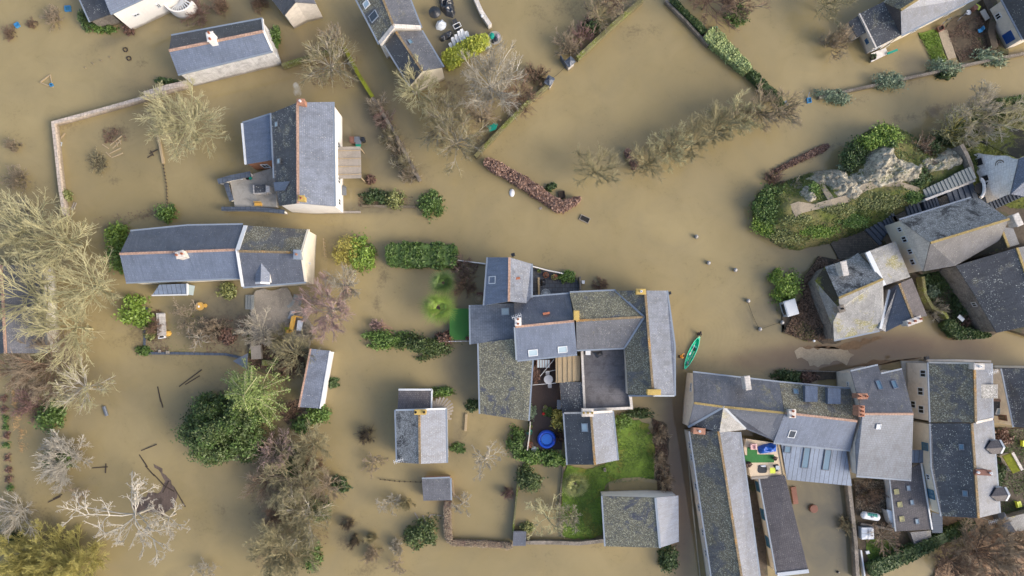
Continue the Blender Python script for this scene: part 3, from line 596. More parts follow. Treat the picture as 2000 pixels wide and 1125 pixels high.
house('house', 'small square house with an ochre-stained ridge standing in the flood below the centre',
      [(773, 801, 4.3), (819, 800, 6.1), (870, 798, 4.3), (872, 904, 4.3), (820, 906, 6.1), (776, 903, 4.3)], [((0, 1, 4, 5), 'slate_white'), ((1, 2, 3, 4), 'slate_pale_lit')], (0, 1, 2, 3, 4, 5), 'render_white',
      ridges=((1, 4, 'ridge_lichen'),), gut=((0, 5), (2, 3)), chim=((820.5, 805, 6.9, 1.4, .55, 0, 'ochre_cap', 2, 'pot_dark'),), trim=((0, 1, 'white_trim', .2), (1, 2, 'white_trim', .2)), group=HZ, win=((2, 3, .3, 1.8, .8, 1.0), (2, 3, .7, 1.8, .8, 1.0)))
house('annex', 'flat-roofed brown extension behind the small square house in the flood', [(778.6, 761, 2.8), (843.6, 761, 2.8), (842.6, 799, 2.8), (776.5, 799, 2.8)], [((0, 1, 2, 3), 'slate_brown')], (0, 1, 2, 3), 'render_white', trim=((0, 1, 'white_trim', .25), (1, 2, 'white_trim', .2)), cat='annex')
house('shed', 'small slate-roofed shed standing in the flood below the small square house', [(824, 936, 2.5), (879, 934, 2.5), (880, 977, 1.9), (827, 978, 1.9)], [((0, 1, 2, 3), 'slate_grey')], (0, 1, 2, 3), 'brick_orange', gut=((0, 1), (1, 2)), cat='shed')
house('shed', 'long narrow shed with a pale roof, an orange tiled edge and a white wall', [(606.8, 681, 3.2), (644.5, 685, 2.7), (625, 798, 2.7), (584, 795, 3.2)], [((0, 1, 2, 3), 'slate_pale_lit')], (0, 1, 2, 3), 'render_white', trim=((0, 3, 'ridge_orange', .2), (1, 2, 'white_trim', .12)), cat='shed')
house('shed', 'tiny square slate-roofed shed at the corner of the flooded garden wall', [(1003, 1038, 1.6), (1028, 1038, 1.6), (1027, 1066, 1.4), (1001, 1066, 1.4)], [((0, 1, 2, 3), 'slate_plain')], (0, 1, 2, 3), 'stone_rough', cat='shed')
def tpost(root, P, planes):
    m = MB(); m.solid([W(1188, 966, 3.3), W(1222, 966, 3.3), W(1222, 972, 3.3), W(1188, 972, 3.3)], 1); m.solid([W(1250, 964, 3.4), W(1314, 969, 3.4), W(1280, 972, 4.4), W(1240, 972, 3.4)], .8); obj('gable_wall', m, 'render_white', root)
house('house', 'house with a broad lichened slope and narrow blue slope below the lawn',
      [(1177, 969, 3.6), (1280, 972, 6), (1325, 968, 3.6), (1326, 1058, 3.6), (1289, 1070, 6), (1183, 1067, 3.6)], [((0, 1, 4, 5), 'slate_moss'), ((1, 2, 3, 4), 'slate_blue')], (0, 1, 2, 3, 4, 5), 'render_white', ridges=((1, 4, 'lead'),), gut=((0, 5),), group=HZ)
# -- lower right block
house('house', 'corner house with a rounded beige gable and stone chimney, nearest below the canoe',
      [(1353.6, 727.5, 4), (1522, 747, 4), (1532, 806.5, 6.4), (1413, 794.7, 6.3), (1355.6, 787, 6.2), (1344, 834, 4), (1400, 842, 4.0), (1456, 838, 4.0), (1514, 861, 4)],
      [((0, 1, 2, 3, 4), 'slate_grey'), ((4, 3, 5), 'slate_plain'), ((3, 2, 8, 7), 'slate_plain')], (0, 1, 2, 8, 7, 6, 5, 4), 'render_beige',
      ridges=((4, 3, 'ridge_ochre'), (3, 2, 'ridge_ochre')), gut=((0, 1),), trim=((3, 5, 'lead', .3), (3, 7, 'lead', .3)), chim=((1461, 748, 7, .6, 1.7, 8, 'stone_pale', 0),), group=HZ, win=((4, 0, .5, 3.2, 1.2, .7),))
mb = MB(); a = W(1413, 794.7, 6.35); mb.solid([a, W(1353, 831, 4.15), W(1405, 845, 5.9)], .4, 'slate_dots'); mb.solid([a, W(1405, 845, 5.9), W(1456, 839, 4.15)], .4, 'slate_yellow'); obj('cross_roof', mb, 'slate_dots', [o for o in bpy.data.objects if o.get('label', '').startswith('corner house with a rounded')][0])
house('house', 'very long house with a mossy west slope running off the bottom edge',
      [(1347.7, 842, 3.6), (1403, 842, 5.8), (1444.6, 844, 3.6), (1500, 1250, 3.6), (1468, 1250, 5.8), (1409, 1250, 3.6)], [((0, 1, 4, 5), 'slate_lichen'), ((1, 2, 3, 4), 'slate_pale_lit')], (0, 1, 2, 3, 4, 5), 'render_beige',
      ridges=((1, 4, 'ridge_lichen'),), gut=((0, 5), (2, 3)), chim=((1366, 842, 5.2, 1.5, .7, -5, 'brick_orange', 1, 'white_plastic'),), group=HZ, win=[(0, 5, t, 2.2, 1.0, .9) for t in (.07, .13, .27, .38, .5, .6)])
def flats(root, P, planes):
    for a, b, c, d in ((1573, 753, 1597, 785), (1617, 757, 1642, 789)):
        m = MB(); m.solid([W(a, b, 4.9), W(c, b + 2, 4.9), W(c, d, 5.9), W(a, d, 5.9)], 1.0, 'slate_blue', 'slate_blue'); obj('dormer', m, 'slate_blue', root)
house('house', 'house with an orange ridge and two flat dormers in the south row',
      [(1522, 747, 4), (1661, 760, 4), (1674, 822.5, 6.3), (1533, 806.5, 6.3), (1661, 879, 4), (1511, 864, 4)], [((0, 1, 2, 3), 'slate_lichen'), ((3, 2, 4, 5), 'slate_blue')], (0, 1, 2, 4, 5, 3), 'render_beige',
      ridges=((3, 2, 'ridge_orange'),), gut=((0, 1), (5, 4)), chim=((1548, 808, 7.1, .8, 1.0, 0, 'stone_pale', 2),), sky=((0, 1554, 765, .7, .8), (1, 1546.7, 847, .95, 1.2, 'glass_dark', 'white_trim')), group=HZ, extra=flats)
house('annex', 'annex under a standing-seam zinc roof with glass panels beside the roof terrace',
      [(1526, 868, 3.3), (1653, 880, 3.3), (1664, 949, 2.7), (1537, 937, 2.7)], [((0, 1, 2, 3), 'zinc')], (0, 1, 2, 3), 'render_beige', trim=((0, 1, 'lead', .2),), sky=((0, 1574, 894, .95, 2.9, 'glass', 'zinc_dark'), (0, 1614.8, 898, .95, 2.9, 'glass', 'zinc_dark'), (0, 1538, 877.5, .9, 1.0, 'glass', 'zinc_dark')), cat='annex')
house('barn', 'narrow barn with a brown tiled roof and a cream wall with blue shutters', [(1484, 934, 2.8), (1533, 929, 3.8), (1579, 1115, 3.8), (1518, 1122, 2.8)], [((0, 1, 2, 3), 'slate_brown')], (0, 1, 2, 3), 'render_cream', gut=((0, 3),), win=((0, 3, .1, 1.2, 1.4, 1.2, 'frame_blue', 'frame_blue'), (0, 3, .4, 1.2, 1.5, 1.2, 'frame_blue', 'frame_blue'), (0, 3, .7, 1.2, 1.5, 1.2, 'frame_blue', 'frame_blue')), trim=((2, 3, 'white_trim', .5),), cat='barn')
house('house', 'tall house with a pale tiled south slope above the garden with a white tank',
      [(1661.5, 726, 4.6), (1715, 714, 4.6), (1721, 731, 5.0), (1762, 722, 4.8), (1784, 808.5, 7), (1685, 808.5, 7), (1780, 937, 4.2), (1673, 929, 4.2), (1671, 866, 5.4)],
      [((0, 1, 2, 3, 4, 5), 'slate_grey'), ((5, 4, 6, 7, 8), 'slate_tiles')], (0, 1, 2, 3, 4, 6, 7, 8, 5), 'render_beige', ridges=((5, 4, 'ridge_orange'),), gut=((0, 1), (2, 3), (7, 6)), zb=-1,
      chim=((1685, 774, 7.2, 1.2, .6, 0, 'brick_orange', 2), (1683, 803, 8.2, .7, 1.3, 0, 'brick_orange', 3)), sky=((0, 1717, 752, .65, 1.3, 'glass', 'slate_blue'), (0, 1746.5, 751, .65, 1.1, 'glass', 'slate_blue'), (1, 1715.5, 833, .6, .7, 'white_plastic', 'white_trim')), group=HZ, win=((0, 5, .3, 3.4, .7, .5),))
def pent(root, P, planes):
    m = MB(); m.solid([W(1916, 751, 7.6), W(1949, 751, 6.9), W(1949, 778, 6.9), W(1916, 778, 7.6)], 1.3, 'slate_white', 'render_beige'); obj('dormer', m, 'slate_white', root)
house('house', 'tall northern house with a lichen-speckled slope and beige windowed wall by the lane',
      [(1814, 708, 5.6), (1903, 709.5, 8.4), (1936, 709.5, 6.2), (1938, 818, 6.2), (1905.5, 825, 8.4), (1818, 825, 5.6)], [((0, 1, 4, 5), 'slate_lichen'), ((1, 2, 3, 4), 'slate_pale_lit')], (0, 1, 2, 3, 4, 5), 'render_beige', zb=-.4,
      ridges=((1, 4, 'ridge_lichen'),), gut=((0, 5), (2, 3)), trim=((4, 3, 'stone_pale', .3), (0, 1, 'render_beige', .2)), chim=((1913, 716, 9.2, 1.2, .7, 0, 'stone_pale', 1, 'white_plastic'),), group=HZ, extra=pent,
      win=((0, 5, .18, 4.1, 1.0, 1.3), (0, 5, .5, 3.4, 1.1, 1.3), (0, 5, .82, 3.4, 1.1, 1.3), (0, 5, .75, 1.6, 1.0, 1.2)))
def dorms(root, P, planes): dormer(root, P, planes, 1, 1934, 873, 1.8, 2.1, 'slate_brown', 'white_trim'); dormer(root, P, planes, 1, 1944, 965, 1.8, 2.1, 'slate_brown', 'white_trim')
house('house', 'tall southern house with two small gabled dormers and a rusty chimney',
      [(1818, 827, 5.4), (1898, 827, 8.2), (1938, 821, 5.4), (1952, 1002, 5.4), (1911, 1012, 8.2), (1839.5, 1008, 5.4), (1820.5, 913, 5.4)], [((0, 1, 4, 5, 6), 'slate_dots'), ((1, 2, 3, 4), 'slate_pale_lit')], (0, 1, 2, 3, 4, 5, 6), 'render_cream', zb=-.4,
      ridges=((1, 4, 'ridge_lichen'),), gut=((0, 6), (6, 5), (2, 3)), chim=((1921, 923, 8.6, 1.9, .6, -3, 'rust', 2, 'white_plastic'),), sky=((0, 1878, 872.6, .8, .6), (0, 1885, 963.5, .8, .6)), group=HZ, extra=dorms,
      win=((0, 6, .55, 3.8, 1.1, 1.4, 'glass', 'frame_blue'), (6, 5, .25, 3.8, .8, .8), (6, 5, .62, 3.8, 1.3, 1.4, 'glass', 'frame_blue')))
house('house', 'dark slate house at the right edge with a slanting beige wall',
      [(1957, 719.5, 4.4), (2030, 719, 6.6), (2035, 838, 6.6), (1981, 834, 4.4), (2080, 719, 4.4), (2085, 838, 4.4)], [((0, 1, 2, 3), 'slate_dots'), ((1, 4, 5, 2), 'slate_grey')], (0, 1, 4, 5, 2, 3), 'render_beige', zb=-.4, gut=((0, 3),), group=HZ, win=((0, 3, .88, 2.4, .8, 1.6, 'glass_dark', 'rust'),))
house('annex', 'dark lean-to with a red ridge wedged against the right edge house', [(1941, 782, 2.6), (1967, 782, 2.6), (1962, 812, 1.8), (1941, 812, 1.8)], [((0, 1, 2, 3), 'slate_dark')], (0, 1, 2, 3), 'render_beige', ridges=((0, 1, 'ridge_orange'),), sky=((0, 1952, 803, .9, .9, 'glass_pale', 'white_trim'),), cat='annex', zb=-.4)
house('annex', 'lean-to roof with yellow and grey rooflights below the tiled tall house', [(1739, 935, 2.4), (1799, 905, 3.2), (1820, 1034, 3.2), (1751, 1038, 2.4)], [((0, 1, 2, 3), 'slate_tiles' if 0 else 'slate_brown')], (0, 1, 2, 3), 'render_white', gut=((0, 3),), trim=((1, 2, 'white_trim', .18),), zb=-.4,
      sky=[(0, x, y, .7, .6, 'panel_yellow', 'panel_yellow') for x, y in ((1750.5, 960), (1757, 985), (1761, 1013))] + [(0, x, y, .75, .5, 'glass_pale', 'metal_grey') for x, y in ((1774, 953), (1781, 981), (1791, 1018))], cat='annex')
house('annex', 'blue corrugated lean-to at the foot of the tall southern house', [(1820.5, 1000, 2.2), (1841, 1006, 2.4), (1841, 1041, 2.4), (1820.5, 1041, 2.2)], [((0, 1, 2, 3), 'zinc_dark')], (0, 1, 2, 3), 'wood_dark', zb=-.4, cat='annex', inset=.3)
house('annex', 'small pale blue flat canopy against the wall of the tall southern house', [(1781, 879, 3.3), (1808, 879, 3.3), (1808, 904, 3.1), (1781, 904, 3.1)], [((0, 1, 2, 3), 'zinc')], (0, 1, 2, 3), 'render_beige', zb=-.4, cat='canopy')
house('annex', 'white sloping canopy on the west side of the lean-to with yellow rooflights', [(1732, 995, 1.9), (1742, 998, 2.1), (1752, 1036, 2.1), (1740, 1024, 1.9)], [((0, 1, 2, 3), 'white_trim')], (0, 1, 2, 3), 'render_beige', zb=-.4, cat='canopy')
house('shed', 'grey-roofed shed half covered by bare twigs below the lean-to with rooflights', [(1778, 1040, 1.6), (1818, 1036, 1.6), (1820, 1062, 1.4), (1790, 1074, 1.4)], [((0, 1, 2, 3), 'slate_grey')], (0, 1, 2, 3), 'stone_rough', zb=-.4, cat='shed')
# -- hamlet under the rock
house('manor', 'tall manor with a steep white-lichened slope at the foot of the rock',
      [(1757, 430, 5.2), (1897, 387, 5.2), (1915, 388, 5.4), (1971, 428, 9.2), (1817.5, 474.5, 9.6), (1804, 530, 5.2), (1866, 519, 5.2), (1952, 470, 6.5)],
      [((0, 1, 2, 3, 4), 'slate_white'), ((0, 5, 4), 'stone_pale'), ((4, 3, 7, 6, 5), 'slate_grey')], (0, 1, 2, 3, 7, 6, 5), 'render_cream', ridges=((4, 3, 'ridge_ochre'),), gut=((0, 1),), cat='manor', zb=0,
      chim=((1989, 429, 9.4, .7, 1.5, 25, 'stone_pale', 0),), sky=((1, 1786, 472, .7, .9, 'glass_dark', 'stone_pale'),), win=((0, 5, .15, 4.1, .7, .9), (0, 5, .35, 4.1, .9, 1.1), (0, 5, .6, 4.1, .8, 1.0), (0, 5, .8, 3.6, .9, 1.0)))
house('house', 'mossy slate roof wedged between the manor and the big stone barn',
      [(1868, 519, 4.2), (1954, 443, 7), (1970, 483, 7), (1893, 506, 4.2), (1979, 446, 6.2), (1991, 477, 6.2)], [((0, 1, 2, 3), 'slate_green'), ((1, 4, 5, 2), 'slate_grey')], (0, 1, 4, 5, 2, 3), 'stone_rough', ridges=((1, 2, 'ridge_ochre'),), zb=0, group=HZ)
house('barn', 'big stone barn with a dark speckled roof east of the ivy garden',
      [(1867, 519, 4.6), (1986, 484, 7.6), (2012, 560, 7.6), (2040, 630, 7.6), (1947, 650, 4.4), (1900, 570, 4.6), (2060, 470, 5), (2110, 610, 5)], [((0, 1, 2, 3, 4, 5), 'slate_dots'), ((1, 6, 7, 3, 2), 'slate_grey')], (0, 1, 6, 7, 3, 4, 5), 'stone_rough', ridges=((1, 2, 'ridge_ochre'), (2, 3, 'ridge_ochre')), zb=0, cat='barn', win=((5, 4, .3, 3.2, .7, .9, 'glass_dark', 'stone_pale'),))
house('house', 'cottage with a white-grey lichened roof next to the round green bush',
      [(1592, 549, 3.4), (1660, 505, 3.4), (1676, 494, 3.4), (1724.5, 545, 6.6), (1638, 582, 6.4), (1640, 603, 6.2), (1625, 634, 3.6), (1726, 602, 4.6), (1718, 645, 3.2), (1629, 664, 3.2), (1627, 616, 4.0), (1611, 521, 3.4)],
      [((11, 1, 2, 3, 4), 'slate_white'), ((0, 11, 4, 5), 'slate_green'), ((0, 5, 6), 'slate_yellow'), ((4, 3, 7, 8, 9, 10, 5), 'slate_yellow')], (0, 11, 1, 2, 3, 7, 8, 9, 10, 6), 'stone_rough', ridges=((4, 3, 'ridge_ochre'),), gut=((9, 8),), zb=-.6, chim=((1644, 603, 6.6, .7, .8, 20, 'stone_rough', 1, 'pot_dark'), (1650, 524, 6, .7, 1.8, 12, 'stone_pale', 0)), group=HZ)
house('house', 'square block with a pale yellow-lichened roof touching the west side of the manor', [(1694, 492, 5.6), (1749, 471, 4.6), (1778, 541, 4.6), (1726, 558, 5.6)], [((0, 1, 2, 3), 'slate_yellow')], (0, 1, 2, 3), 'stone_rough', trim=((0, 3, 'white_trim', .6),), zb=-.3, group=HZ)
house('house', 'blue slate house with one skylight and orange chimney pots above the lane',
      [(1737, 566, 4.4), (1756, 554, 5.6), (1783, 622, 5.6), (1730, 648, 3.4), (1719, 642, 3.6), (1781, 543, 4.2), (1811, 617, 4.0)], [((0, 1, 2, 3, 4), 'slate_plain'), ((1, 5, 6, 2), 'slate_brown')], (0, 1, 5, 6, 2, 3, 4), 'render_white', ridges=((1, 2, 'ridge_lichen'),), trim=((0, 4, 'white_trim', .35),), sky=((0, 1756, 594, 1.2, .8, 'glass', 'lead'),), zb=-.6, chim=((1786, 627, 5.8, 1.9, .7, 20, 'stone_pale', 3),), group=HZ)

# ---------------------------------------------------------------- plants
def grow(rng, R, H, n1, counts, style='tree', lean=None):
    """bare crown: levels of curved branches, vectorised. returns list of (pts[n,k,3], r0, r1)"""
    K = 5; levels = []; nl = len(counts)
    if style in ('tree', 'star'):
        h0 = H * (.28 if style == 'tree' else .35); trunk = np.array([[[0, 0, -1.2], [0, 0, h0 * .3], [.05, .02, h0 * .6], [.08, .05, h0 * .85], [.1, .08, h0]]]); tip = trunk[0, -1]
        levels.append((trunk, .03 * R + .06, .018 * R + .04)); starts = tip + rng.normal(size=(n1, 3)) * [.05, .05, h0 * .15]
    else:
        starts = rng.normal(size=(n1, 3)) * [R * .12, R * .12, 0] + [0, 0, -.3]
    a = 2 * math.pi * (np.arange(n1) + rng.random(n1) * .8) / n1; el = rng.uniform(.15, 1.1, n1) if style != 'shrub' else rng.uniform(.35, 1.35, n1)
    if style == 'star': el = rng.uniform(.05, .8, n1)
    d = np.stack([np.cos(a) * np.cos(el), np.sin(a) * np.cos(el), np.sin(el)], 1); L = R * .85 * (.7 + .45 * rng.random(n1))
    wig = {'star': .22, 'tree': .11, 'shrub': .11}[style]
    def run(st, d, L, up, K=5):
        n = len(st); P = np.empty((n, K, 3)); P[:, 0] = st; dd = d.copy()
        for k in range(1, K):
            dd = dd + rng.normal(size=(n, 3)) * wig + [0, 0, up]; dd /= np.linalg.norm(dd, axis=1, keepdims=True); P[:, k] = P[:, k - 1] + dd * (L / (K - 1))[:, None]
        return P
    P = run(starts, d, L, .03); r = .011 * R + .03; levels.append((P, r, r * .4))
    for li, (c, ratio, ang) in enumerate(counts):
        n = len(P) * c; pi = np.repeat(np.arange(len(P)), c); K = P.shape[1]; t = rng.uniform(.18, 1, n) * (K - 1); i = np.minimum(t.astype(int), K - 2); f = (t - i)[:, None]
        KK = P.shape[1]; st = P[pi, i] * (1 - f) + P[pi, i + 1] * f; dd = P[pi, i + 1] - P[pi, i]; dd /= np.linalg.norm(dd, axis=1, keepdims=True)
        q = np.cross(dd, rng.normal(size=(n, 3))); q /= np.linalg.norm(q, axis=1, keepdims=True); q[:, 2] *= .6
        an = rng.normal(ang, .28, n)[:, None]; nd = dd * np.cos(an) + q * np.sin(an); nd /= np.linalg.norm(nd, axis=1, keepdims=True)
        Lp = np.linalg.norm(P[:, -1] - P[:, 0], axis=1)[pi]; Lc = Lp * ratio * (1.15 - .6 * t / (K - 1)) * rng.uniform(.6, 1.2, n)
        P = run(st, nd, Lc, .05, 3 if li == nl - 1 else (4 if li == nl - 2 else 5)); r = max(.016, r * .62); levels.append((P, r, max(.010, r * .45)))
    allp = np.vstack([l[0].reshape(-1, 3) for l in levels[1:]]); rr = np.hypot(allp[:, 0], allp[:, 1]); sc = R / np.percentile(rr, 96); zt = max(np.percentile(allp[:, 2], 98), .1)
    out = []
    for P, a0, a1 in levels:
        P = P.copy(); P[..., :2] *= sc; m = P[..., 2] > 0; P[..., 2] = np.where(m, P[..., 2] * H / zt, P[..., 2])
        if lean is not None: P[..., :2] += P[..., 2:3] / H * np.array(lean)
        out.append((P, a0, a1))
    return out
def segs(levels):
    A = []; B = []; RA = []; RB = []
    for P, r0, r1 in levels:
        K = P.shape[1]; r = np.linspace(r0, r1, K)
        for k in range(K - 1): A.append(P[:, k]); B.append(P[:, k + 1]); RA.append(np.full(len(P), r[k])); RB.append(np.full(len(P), r[k + 1]))
    return np.vstack(A), np.vstack(B), np.hstack(RA), np.hstack(RB)
SEED = [100]
def bare(name, label, px, py, Rp, H, limb, twig, dens=1., style='tree', cat='tree', group=None, squash=None, n1=None, rot=0):
    SEED[0] += 1; rng = np.random.default_rng(SEED[0]); R = Rp / S; base = W(px, py, H * .55); base.z = 0
    f = min(1.25, max(.5, R / 4.5)); c3 = max(3, int(round(7 * dens * f))); c4 = max(3, int(round(6 * dens * f)))
    if R < 1.7: cs = [(6, .75, .6), (c4 + 3, .7, .6)]
    else: cs = [(8, .62, .5), (max(3, int(c3 * .85)), .6, .52), (max(2, int(c4 * .42)), .8, .45)]
    if style == 'star': cs = [(5, .6, .6), (5, .55, .7), (4, .55, .7), (3, .6, .6)]
    lv = grow(rng, R, H, n1 or {'tree': 17, 'shrub': 20, 'star': 9}[style], cs, style)
    if squash:
        a = math.radians(rot); M = np.array([[math.cos(a), -math.sin(a)], [math.sin(a), math.cos(a)]]); D = M @ np.diag([1, squash]) @ M.T
        for P, _, _ in lv: P[..., :2] = P[..., :2] @ D.T
    nl = 3 if style != 'shrub' else 2
    root = thing(name, label, cat, base, group)
    link(segmesh('trunk' if style != 'shrub' else 'stems', *segs(lv[:nl]), limb), 'trunk' if style != 'shrub' else 'stems', root)
    link(segmesh('crown', *segs(lv[nl:]), twig), 'crown', root); return root
def clump_pts(rng, n, rx, ry, h, z0, K=26, tight=.28, hol=.75):
    a = rng.uniform(0, 2 * math.pi, K); e = np.arcsin(rng.uniform(-.1, 1, K)); rr = rng.uniform(hol, 1.02, K)
    C = np.stack([np.cos(a) * np.cos(e) * rr, np.sin(a) * np.cos(e) * rr, np.sin(e) * rr], 1); i = rng.integers(0, K, n)
    P = C[i] + rng.normal(size=(n, 3)) * tight * rng.uniform(.6, 1.2, K)[i][:, None] * .7; P[:, 2] = np.abs(P[:, 2]); return P * [rx, ry, h] + [0, 0, z0]
def bush(name, label, px, py, rx, ry, h, mt, n=None, z0=-.1, leaf=.16, rot=0, cat='bush', group=None, K=26, up=.5, asp=.55, zb=0, core=None, tight=.28):
    SEED[0] += 1; rng = np.random.default_rng(SEED[0]); rx /= S; ry /= S; n = n or int(420 * (rx * ry + .4) / (leaf / .16) ** 2) + 120
    P = clump_pts(rng, n, rx, ry, h, z0, K, tight); V, F = ellip(rx * .55, ry * .55, h * .6, rng, z0); V[:, 2] = np.maximum(V[:, 2], z0 - .3)
    a = math.radians(-rot); M = np.array([[math.cos(a), math.sin(a), 0], [-math.sin(a), math.cos(a), 0], [0, 0, 1]])
    base = W(px, py, zb + h * .5); base.z = zb
    me = leafmesh('foliage', P @ M, leaf, mt, rng, up, asp, (V @ M, F)); return link(me, name, loc=base, label=label, cat=cat, group=group)
def hedge(name, label, pts, w, h, mt, leaf=.15, dens=46, cat='hedge', group=None, zb=0, core=True, rough=.12, up=.4, asp=.55, coremat=None):
    """clipped hedge along a polyline in photo pixels; w may be a list, in pixels"""
    SEED[0] += 1; rng = np.random.default_rng(SEED[0]); P = [W(x, y, zb + h * .7) for x, y in pts]; P = np.array([(p.x, p.y) for p in P]); d = np.diff(P, axis=0); L = np.linalg.norm(d, axis=1); cum = np.r_[0, np.cumsum(L)]
    ws = np.array(w if isinstance(w, list) else [w] * len(pts), float) / S; area = cum[-1] * (ws.mean() + 2 * h); n = int(area * dens * (.15 / leaf) ** 2)
    s = rng.uniform(-.02, 1.02, n) * cum[-1]; x = np.interp(s, cum, P[:, 0]); y = np.interp(s, cum, P[:, 1]); i = np.clip(np.searchsorted(cum, s) - 1, 0, len(L) - 1); t = d[i] / L[i][:, None]; nn = np.stack([-t[:, 1], t[:, 0]], 1)
    ww = np.interp(s, cum, ws) / 2; endf = np.minimum(1, np.sqrt(np.clip(np.minimum(s, cum[-1] - s) / .8 + .25, 0, 1))); ww = ww * endf
    u = rng.uniform(-1, 1, n); side = rng.random(n) < .35; u = np.where(side, np.sign(u) * rng.uniform(.9, 1.02, n), u); z = np.where(side, rng.uniform(0, 1, n), rng.uniform(.86, 1.02, n) - .12 * u ** 4)
    lump = np.array([noise.noise(Vector((a * .9, b * .9, 0))) for a, b in zip(x, y)]); ox = nn * (u * ww * (1 + rough * 2 * lump))[:, None]
    C = np.stack([x + ox[:, 0], y + ox[:, 1], z * h * (1 + rough * 2.2 * lump)], 1) + rng.normal(size=(n, 3)) * .05; c0 = np.array([P[:, 0].mean(), P[:, 1].mean(), 0])
    loc = Vector((c0[0], c0[1], zb)); root = thing(name, label, cat, loc, group)
    link(leafmesh('foliage', C - c0, leaf, mt, rng, up, asp), 'foliage', root)
    if not core: return root
    mb = MB(); mb.ribbon([Vector((a, b, zb + h * .86)) for a, b in P], [float(v) * .82 for v in ws], h * .86 + (.9 if zb == 0 else .3)); obj('branches', mb, coremat or mt, root); return root
def scatter(name, pts, z, mt, n, leaf=.1, up=.1, zj=.08, kind='stuff'):
    """loose low growth over a polygon"""
    SEED[0] += 1; rng = np.random.default_rng(SEED[0]); P = np.array([tuple(W(x, y, z).xy) for x, y in pts]); lo, hi = P.min(0), P.max(0); q = rng.uniform(lo, hi, (n * 2, 2)); ins_ = np.zeros(len(q), bool)
    for i in range(len(P)):
        a, b = P[i], P[(i + 1) % len(P)]; c = ((a[1] > q[:, 1]) != (b[1] > q[:, 1])) & (q[:, 0] < (b[0] - a[0]) * (q[:, 1] - a[1]) / (b[1] - a[1] + 1e-12) + a[0]); ins_ ^= c
    q = q[ins_][:n]; f = np.array([noise.noise(Vector((a * .6, b * .6, 3))) for a, b in q]); q = q[f > -.15 + .2 * rng.normal(size=len(q))]
    C = np.c_[q, z + rng.uniform(0, zj, len(q))]; return link(leafmesh(name, C, leaf, mt, rng, up, .3), name, kind=kind)

T = 'bare_tree'
# upper left
bare(T, 'yellow-twigged bare tree beside the brick wall below the whitewashed house', 352, 237, 76, 8, 'twig_lime', 'twig_yellow', 1.15)
bare(T, 'bushy bare tree over the wall junction right of the whitewashed house', 640, 125, 58, 6, 'twig_grey', 'twig_olive', 1.2)
bare(T, 'young upright bare tree touching the top of the wall junction', 648, 78, 30, 5, 'twig_grey', 'twig_tan', .8)
bare(T, 'drowned faint bare shrub between the debris heap and the brick wall', 192, 316, 24, .7, 'twig_dark', 'twig_olive', .7, 'shrub')
bare(T, 'pollard stump with short shoots at the far left, above the lower stump', 22, 284, 15, 1.6, 'bark', 'twig_tan', .7, 'shrub')
bare(T, 'pollard stump with short shoots at the left edge above the yellow trees', 30, 348, 26, 1.8, 'bark', 'twig_tan', .9, 'shrub')
bare(T, 'small contorted bare shrub above the yellow trees at the left', 45, 402, 16, 1.4, 'bark', 'twig_grey', .7, 'shrub')
bare(T, 'rounded brown twiggy shrub at the top left beside the blue crate', 99, 30, 22, 1.4, 'twig_tan', 'twig_tan', 1.1, 'shrub', cat='shrub')
bare(T, 'low dark shrub at the far left beside the bright blue crate', 17, 65, 16, .7, 'twig_dark', 'twig_brown', .9, 'shrub', cat='shrub')
bare(T, 'second low dark shrub between the blue crate and the rounded brown shrub', 62, 45, 13, .7, 'twig_dark', 'twig_brown', .9, 'shrub', cat='shrub')
for i, (x, y, r, l) in enumerate([(380, 22, 30, 'reddish scrub under the curved stair of the white house'), (430, 10, 22, 'dark rusty shrub at the top edge right of the curved stair'), (505, 6, 18, 'round rusty shrub beside the beige-gabled house')]):
    bare('shrub', l, x, y, r, 1.5, 'twig_brown', 'twig_red' if i == 0 else 'twig_brown', 1.1, 'shrub', cat='shrub')
# overgrown wall row
for i, (x, y, r) in enumerate([(735, 205, 22), (748, 232, 24), (763, 262, 24), (776, 292, 24), (790, 318, 28), (798, 338, 22)]):
    bare('shrub', ['topmost', 'second', 'third', 'fourth', 'fifth', 'lowest'][i] + ' bare shrub down the slanting overgrown wall left of the wide channel', x, y, r, 2.2, 'twig_grey', ['twig_tan', 'twig_red', 'twig_olive', 'twig_tan', 'twig_olive', 'twig_tan'][i], 1., 'shrub', cat='shrub', group='shrubs on the overgrown wall')
# centre-top grove
G = 'bare trees of the enclosed grove'
bare(T, 'yellowish bare tree at the foot of the lower top-centre house', 812, 172, 52, 7, 'twig_lime', 'twig_yellow', 1., group=G)
bare(T, 'wide olive bare tree in the middle of the grove', 862, 228, 62, 7, 'twig_grey', 'twig_olive', 1.2, group=G)
bare(T, 'pale grey bare tree, tallest of the grove, near the stone wall', 958, 165, 66, 9, 'twig_white', 'twig_grey', 1.2, group=G)
bare(T, 'pale bare tree at the lower tip of the grove beside the red buoy', 890, 275, 58, 7, 'twig_grey', 'twig_olive', 1.2, group=G)
bare(T, 'brown bare tree along the right wall of the grove', 1010, 190, 40, 5, 'twig_brown', 'twig_brown', 1.1, group=G)
bare(T, 'small spreading bare tree inside the grove above the turquoise tarp', 935, 225, 40, 5, 'twig_tan', 'twig_tan', 1, group=G)
bare(T, 'dark brown shrub beside the left gate pillar', 1047, 140, 27, 3, 'twig_dark', 'twig_brown', 1.1, 'shrub', cat='shrub')
bare('shrub', 'reddish stemmed shrub just above the dark blue gate', 1112, 85, 32, 2.8, 'twig_tan', 'twig_tan', 1.2, 'shrub', cat='shrub')
bare('shrub', 'red-brown shrub higher along the mossy wall above the gate', 1140, 62, 30, 2.8, 'twig_red', 'twig_red', 1.2, 'shrub', cat='shrub')
